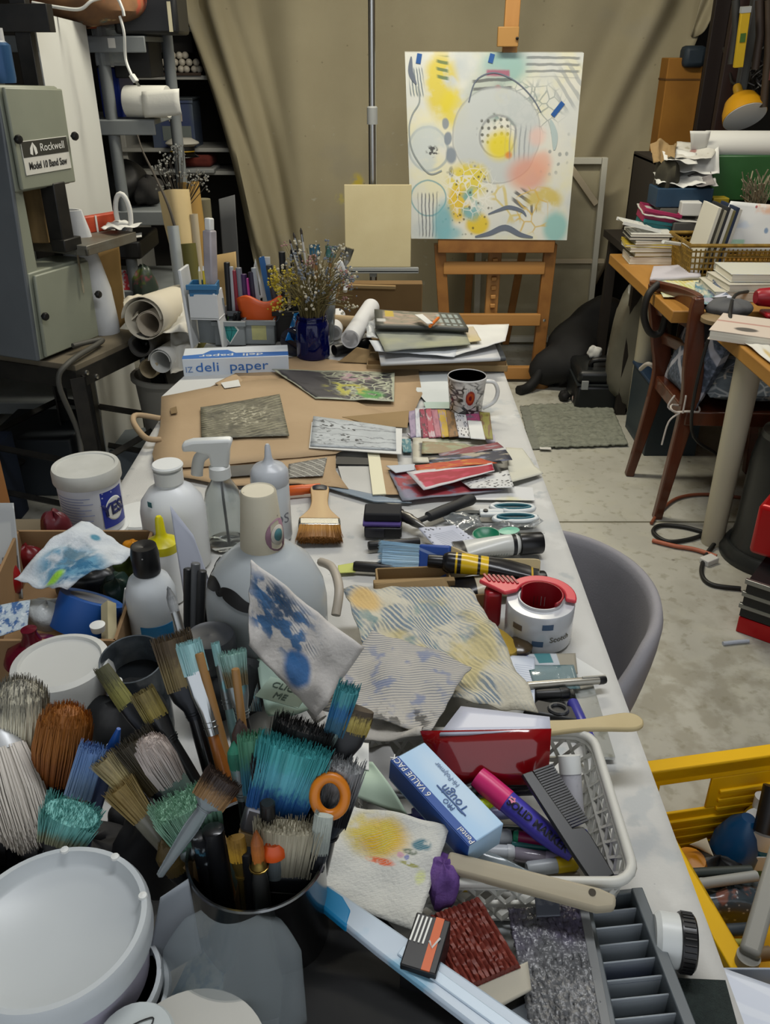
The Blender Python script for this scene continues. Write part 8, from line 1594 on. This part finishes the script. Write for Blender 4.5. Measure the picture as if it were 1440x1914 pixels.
MB().box((-.0003,0,-.014),(.001,wd*.96,.026)).obj('clear_window',mat('carton_win','#555e62',.2),o)
Tm=Matrix.Translation((0,0,.0007));ink=mat('ink_blue','#2a4f86',.5)
text('6 VALUE PACK',.0085,wl,o,Tm@tr((L*.22,-wd*.4,.0003),180));text('Pentel',.0075,wl,o,Tm@tr((L*.92,-wd*.4,.0003),180));text('Hi-Polymer',.007,mat('ink_pale','#7d93b3',.5),o,Tm@tr((L*.38,wd*.32,0),180))
text('Tough',.013,ink,o,Tm@tr((L*.6,wd*.02,0),180));text('PRO',.007,ink,o,Tm@tr((L*.62,-wd*.18,0),180));MB().box((L*.6,-wd*.07,.0008),(.04,.0012,.0003)).obj('rule',ink,o)
rz0,rz1=T(820,1468,.05),T(1024,1466,.05);rt0,rt1=T(786,1366,.088),T(1031,1362,.098)
sheet('red_plate',[rt0,rt1,rz1,rz0],mat('red_gloss','#7d0a10',.15,coat=.6),0,thick=.003,nu=4,nv=4,label='glossy dark red plastic plate leaning on the back of the basket',cat='plate')
sheet('white_plate',[T(862,1322,.085),T(1028,1342,.095),T(1030,1366,.096),T(822,1374,.088)],mat('plate_lilac','#b7bac8',.35),0,thick=.003,nu=6,nv=4,label='white rounded plastic card behind the red plate',cat='card')
A,Bq=T(836,1612,.07),T(1150,1690,.062);L=(Bq-A).length;o=thing('wooden_stick','pale wooden handle with drilled hole lying across the front of the basket','wooden stick',along(A,Bq,(0,-.3,1)))
MB().prism([(0,-.009),(L*.5,-.010),(L*.9,-.011),(L,-.006),(L,.005),(L*.9,.008),(L*.5,.008),(0,.008)],.011,None,0,-.004).obj('shaft',mat('weathered_wood','#a39a85',.7,c2='#948a74',ns=14,st=(.3,3,3)),o,bevel=.003);lathe('hole',[(0,.0001),(.003,.0001),(.003,.0004)],mat('hole_dark','#3a342a',.8),o,tr((L*.86,.002,.0073)))
bc=mat('black_cloth','#08090a',.8,bump=.3,bs=60)
cA_=[T(545,1640,.03),T(700,1700,.04),T(900,1960,.05),T(520,1990,.06)]
sheet('black_apron',cA_,bc,.012,5,.003,label='black cloth lying at the front of the table under the blue-white spatula',cat='cloth')
A,Bq=T(594,1676,.085),T(985,1962,.07);M=along(A,Bq,(0,0,1));L=(Bq-A).length
o=thing('palette_spatula','long pale blue plastic scraper with painted blue end at the front of the table','scraper',M)
MB().prism([(0,-.005),(.004,-.008),(L*.35,-.0115),(L,-.014),(L,.014),(L*.35,.0115),(.004,.010),(0,.006)],.008).obj('blade',mat('scraper_white','#a9b6c2',.3,layers=[(('n',16,.62,.05),'#4f96b4',.7),(('v',40,.05,.02),'#2a4a5c',.6)]),o,bevel=.002)
MB().box((L*.7,0,.0085),(L*.55,.009,.002)).obj('ridge',mat('scraper_ridge','#b5c5d2',.3),o,bevel=.001);MB().prism([(-.001,-.0055),(.004,-.0085),(L*.2,-.0106),(L*.17,.003),(.1*L,.0088),(.004,.0085),(-.001,.0055)],.0086,None,0,-.0002).obj('blue_end',mat('scraper_blue','#1378a8',.3),o,bevel=.002)
sheet('crimson_packet',[T(800,1865,.03),T(840,1880,.03),T(870,1960,.03),T(800,1960,.03)],X('#6d0f26',.4),.004,thick=.004,label='crimson packet peeking from the black cloth at the bottom edge',cat='packet')
q=[T(778,1698,.094),T(842,1716,.094),T(814,1830,.088),T(752,1806,.088)];M=along(q[0].lerp(q[3],0),q[1]);c_=sum(q,V())/4;M.translation=c_;wx=(q[1]-q[0]).length;wy=(q[3]-q[0]).length
o=thing('black_packet','small black carton with orange stripe between towel and wine-red stamp','box',M)
MB().box((0,0,-.015),(wx,wy,.03)).obj('carton',mat('carton_black','#151517',.4),o,bevel=.001);MB().box((wx*.2,0,.0004),(wx*.24,wy*.98,.001)).obj('orange_stripe',mat('stripe_orange','#c2561a',.4),o)
for i in range(4):box('white_stripe',(.0014,wy*.5,.0006),wl,o,tr((-wx*(.42-.12*i),wy*.2,.0004),-2))
MB().tube([V((wx*.2-.003,wy*.02,.0012)),V((wx*.2,-.004,.0012)),V((wx*.2+.004,wy*.12,.0012))],.0008,4).obj('tick_mark',wl,o)
q=[T(846,1702,.06),T(924,1664,.06),T(974,1806,.055),T(848,1860,.055)]
ex=(q[1]-q[0]);Mst=along(q[3],q[2]);wx=(q[2]-q[3]).length;wy=((q[0]-q[3]).length+(q[1]-q[2]).length)/2
o=thing('rubber_stamp','wine-red ribbed rubber stamp on a pale wooden block at the front of the table','stamp',Mst)
MB().box((wx/2,wy/2-.004,-.016),(wx*1.03,wy*1.05,.024)).obj('wood_block',mat('stamp_wood','#b0aa98',.6,c2='#a39c88',ns=14),o,bevel=.002)
def relief(u,v):return V((wx*u,wy*(1-v),-.003+(.0016+.0022*max(0,.35+sin(u*88+1.6*nz(u*4,v*5)+.9*nz(u*14,v*9))+.45*nz(u*40,v*22))if.03<u<.97 and.03<v<.97 else 0)))
MB().grid(relief,90,60).obj('rubber',mat('stamp_rubber','#5d2119',.55,c2='#743024',ns=60),o,solid=.002)
sheet('cream_card',[T(842,1866,.05),T(985,1800,.05),T(992,1852,.045),T(900,1900,.045)],mat('cream_card2','#aba595',.7),.001,thick=.006,label='thick cream card under the near end of the wine-red stamp',cat='card')
o=thing('white_tray','white plastic frame with dark slot at the bottom edge below the stamp','frame',tr(T(958,1920,.02),25))
MB().box((0,0,0),(.075,.07,.014)).obj('frame',mat('frame_white','#b3bac2',.3),o,bevel=.005);box('slot',(.05,.02,.002),blackp,o,tr((0,.018,.0072)),bevel=.001)
pl_m=mat('plate_texture','#5d5e60',.18,trans=.25,c2='#77787a',ns=40,nw=.2,layers=[(('&',('r',-.1,.02,.1,.1,.02),('n',20,.5,.1)),'#574a70',.6)],bump=1,bs=170)
q=[T(950,1704,.034),T(1090,1690,.034),T(1138,1960,.034),T(1004,1985,.034)]
sheet('texture_plate',q,pl_m,.0025,160,.004,60,70,label='clear embossed texture plate with bumpy surface at the bottom right of the table',cat='plate')
sheet('plate_edge',[T(1082,1690,.037),T(1098,1690,.037),T(1150,1960,.037),T(1132,1960,.037)],mat('plate_edge','#8a8c8c',.2,trans=.3),0,thick=.003,label='clear smooth edge strip along the right of the embossed plate',cat='strip')
sheet('grey_tab',[T(1000,1678,.044),T(1044,1674,.044),T(1048,1712,.042),T(1003,1714,.042)],mat('tab_grey','#5a5e68',.4),0,thick=.001,label='small grey plastic tab at the top of the embossed plate',cat='tab')
q=[T(1096,1674,.03),T(1190,1664,.03),T(1300,1950,.03),T(1156,1965,.03)];hT=.03
M=along(q[3].lerp(q[2],.0),q[2]);o=thing('slotted_tray','grey plastic tray with seven clear compartments at the bottom right of the table','tray',Matrix.Translation(q[0]-V((0,0,hT))));b0=q[0]-V((0,0,hT))
gp=mat('tray_grey','#4f5558',.35);loc=[v-b0 for v in q]
def rail3(nm,a,b,th,m,z0=0,z1=hT):
 Mx_=along(V((a.x,a.y,0)),V((b.x,b.y,0)));L=(V((b.x,b.y,0))-V((a.x,a.y,0))).length;MB().box((L/2,0,(z0+z1)/2),(L,th,z1-z0)).obj(nm,m,o,Mx_,bevel=.001)
rail3('side_wall',loc[0],loc[3],.006,gp);rail3('side_wall',loc[1],loc[2],.010,gp,0,hT+.004);rail3('end_wall',loc[0],loc[1],.005,gp,0,hT)
MB().add([(v.x,v.y,.003)for v in loc],[(0,1,2,3)]).obj('floor_panel',mat('tray_floor','#6b7278',.4),o,I4,0,solid=.002)
tc_=mat('divider_clear','#a9b0b6',.12,trans=.3)
for i in range(1,9):
 f=i/8.6;a,b=loc[0].lerp(loc[3],f),loc[1].lerp(loc[2],f);rail3('divider',a,b,.0016,tc_,.003,hT-.002)
 a2,b2=loc[0].lerp(loc[3],f-.06),loc[1].lerp(loc[2],f-.06)
 MB().add([(a.x,a.y,.024),(b.x,b.y,.024),(b2.x,b2.y,.005),(a2.x,a2.y,.005)],[(0,1,2,3)]).obj('ramp',[tc_,mat('ramp_blue','#3d4a70',.2,trans=.2)][i==5],o,I4,0,solid=.001)
A,Bq=T(1222,1752,.024),T(1297,1764,.024);M=along(A,Bq);L=(Bq-A).length;r=.0225
o=thing('white_jar','small white jar with ribbed black cap lying on its side at the right table edge','jar',M)
lathe('jar',[(0,0),(r*.8,0),(r*.96,.004),(r*.96,L*.62),(r*.85,L*.64),(0,L*.64)],mat('jar_white','#c3c6c4',.35),o,RZX,36)
mb=MB().lathe([(r*.98,L*.60),(r*1.03,L*.62),(r*1.03,L*.95),(r*.95,L),(0,L)],40,RZX)
for i in range(30):a=i*2*pi/30;mb.box((L*.8,r*1.035*cos(a),r*1.035*sin(a)),(L*.28,.0012,.0012))
mb.obj('cap',blackcap,o)
fp('sandpaper','dark green-black sandpaper sheet at the bottom right table corner','sandpaper',((1268,1830),(1356,1834),(1390,1960),(1318,1960)),.002,mat('sandpaper','#1c2422',.9,bump=.8,bs=900,c2='#232d2a',ns=200),.0015)
deli=mat('deli_plastic','#b3b9bc',.35);p=pz(98,1732,.885);r=.063;
o=thing('deli_tub','frosted plastic deli tub with lid at the bottom left corner','tub',tr((p.x,p.y,TZ)))
lathe('tub',[(0,0),(r*.78,0),(r*.82,.005),(r*.98,.125),(r*.98,.13),(0,.13)],mat('tub_mauve','#a6a2b0',.35),o,None,48)
lathe('lid',[(r*1.0,.124),(r*1.05,.126),(r*1.06,.132),(r*1.05,.138),(r*1.06,.144),(r*1.02,.149),(r*.96,.149),(r*.90,.140),(r*.86,.138),(0,.139)],mat('lid_frost','#b6bbbd',.35),o,None,64)
for a in(100,62,20):lathe('lid_notch',[(0,.002),(.003,.0015),(.0035,0)],whitep,o,Matrix.Translation((r*.98*cos(rad(a)),r*.98*sin(rad(a)),.149)),10)
for i,(px,py,z,rr2)in enumerate(((215,1850,.83,.045),(228,1872,.818,.046))):q=pz(px,py,z);lathe('tub_ring',[(rr2*.93,0),(rr2,0),(rr2*1.03,.004),(rr2,.009),(rr2*.93,.009),(rr2*.93,0)],mat('lid_frost','#aab0b3'),None,tr(q-V((.012,.0,0))),48,label=['upper translucent lid ring stacked right of the deli tub','lower translucent lid ring stacked right of the deli tub'][i],cat='lid')
q=pz(360,1995,.835);lathe('white_disc',[(0,0),(.046,0),(.05,.003),(.049,.007),(.04,.0075),(0,.007)],mat('disc_white','#b3b1a8',.5),None,tr(q),48,label='round off-white lid at the bottom picture edge',cat='lid');q2=pz(252,1945,.852)
o=thing('small_cup','small white crumpled cup with a pencil line at the bottom picture edge','cup',tr(q2));lathe('cup',[(.02,-.03),(.026,0),(.024,.003),(0,.004)],mat('cup_white','#b5bbba',.6),o,None,30);tube('pencil_line',spline([(-.016,.004,.0045),(-.006,.006,.0045),(.004,.011,.0045),(.010,.012,.0042),(.008,.002,.0045)],4),.0005,blackp,o)
lathe('cup_stand',[(0,0),(.03,0),(.03,q.z-TZ-.001),(0,q.z-TZ-.001)],X('#8a8a86',.5),None,tr((q.x,q.y,TZ)),label='pale pot under the round off-white lid',cat='pot')
fl=mat('flask_clear','#b5c0c4',.08,trans=.5,ior=1.1,alpha=.3)
q=[pz(318,1702,.872),pz(556,1706,.872),pz(575,1930,.80),pz(285,1935,.80)]
def fl_grid(u,v):
 w=.5+.5*min(1,v*3.2)**.5;uu=.5+(u-.5)*w;p_=(q[0]*(1-uu)+q[1]*uu)*(1-v)+(q[3]*(1-uu)+q[2]*uu)*v
 return p_+V((0,-.02*sin(pi*u),.014*sin(pi*u)))
MB().grid(fl_grid,18,16).obj('clear_scoop',fl,None,None,80,solid=.0012,label='clear rounded plastic scoop leaning in front of the brush can',cat='scoop')
sheet('blue_tissue',[T(382,1738,.07),T(424,1770,.07),T(418,1860,.04),T(322,1858,.05)],mat('tissue_blue','#8f9694',.8,coord='UV',layers=[(('n',4,.5,.1,3),'#3a6076',.9)]),.01,12,label='white tissue blotted with blue behind the clear scoop',cat='tissue')
sheet('blue_rag',[T(400,1720,.07),T(460,1735,.07),T(450,1840,.04),T(425,1830,.04)],mat('rag_blue','#44566b',.8),.01,14,label='slate blue rag seen through the clear scoop',cat='rag');sheet('green_tissue',[T(440,1765,.075),T(490,1725,.075),T(505,1735,.07),T(458,1795,.065)],mat('tissue_green','#6f8f74',.8),.006,14,label='pale green tissue seen through the clear scoop',cat='tissue')
stick('clear_rod','clear grey stirring rod leaning across the scoop','rod',T(455,1800,.05),T(556,1688,.088),.004,mat('rod_clear','#6d767c',.15,trans=.3),sides=6)
gcm=mat('card_grey','#8b9096',.7,c2='#80868c',ns=6)
sheet('bent_card',[pz(300,1678,.88),pz(352,1644,.885),pz(378,1775,.83),pz(268,1840,.80)],gcm,.004,6,thick=.001,label='bent pale grey card standing between deli tub and brush can',cat='card')
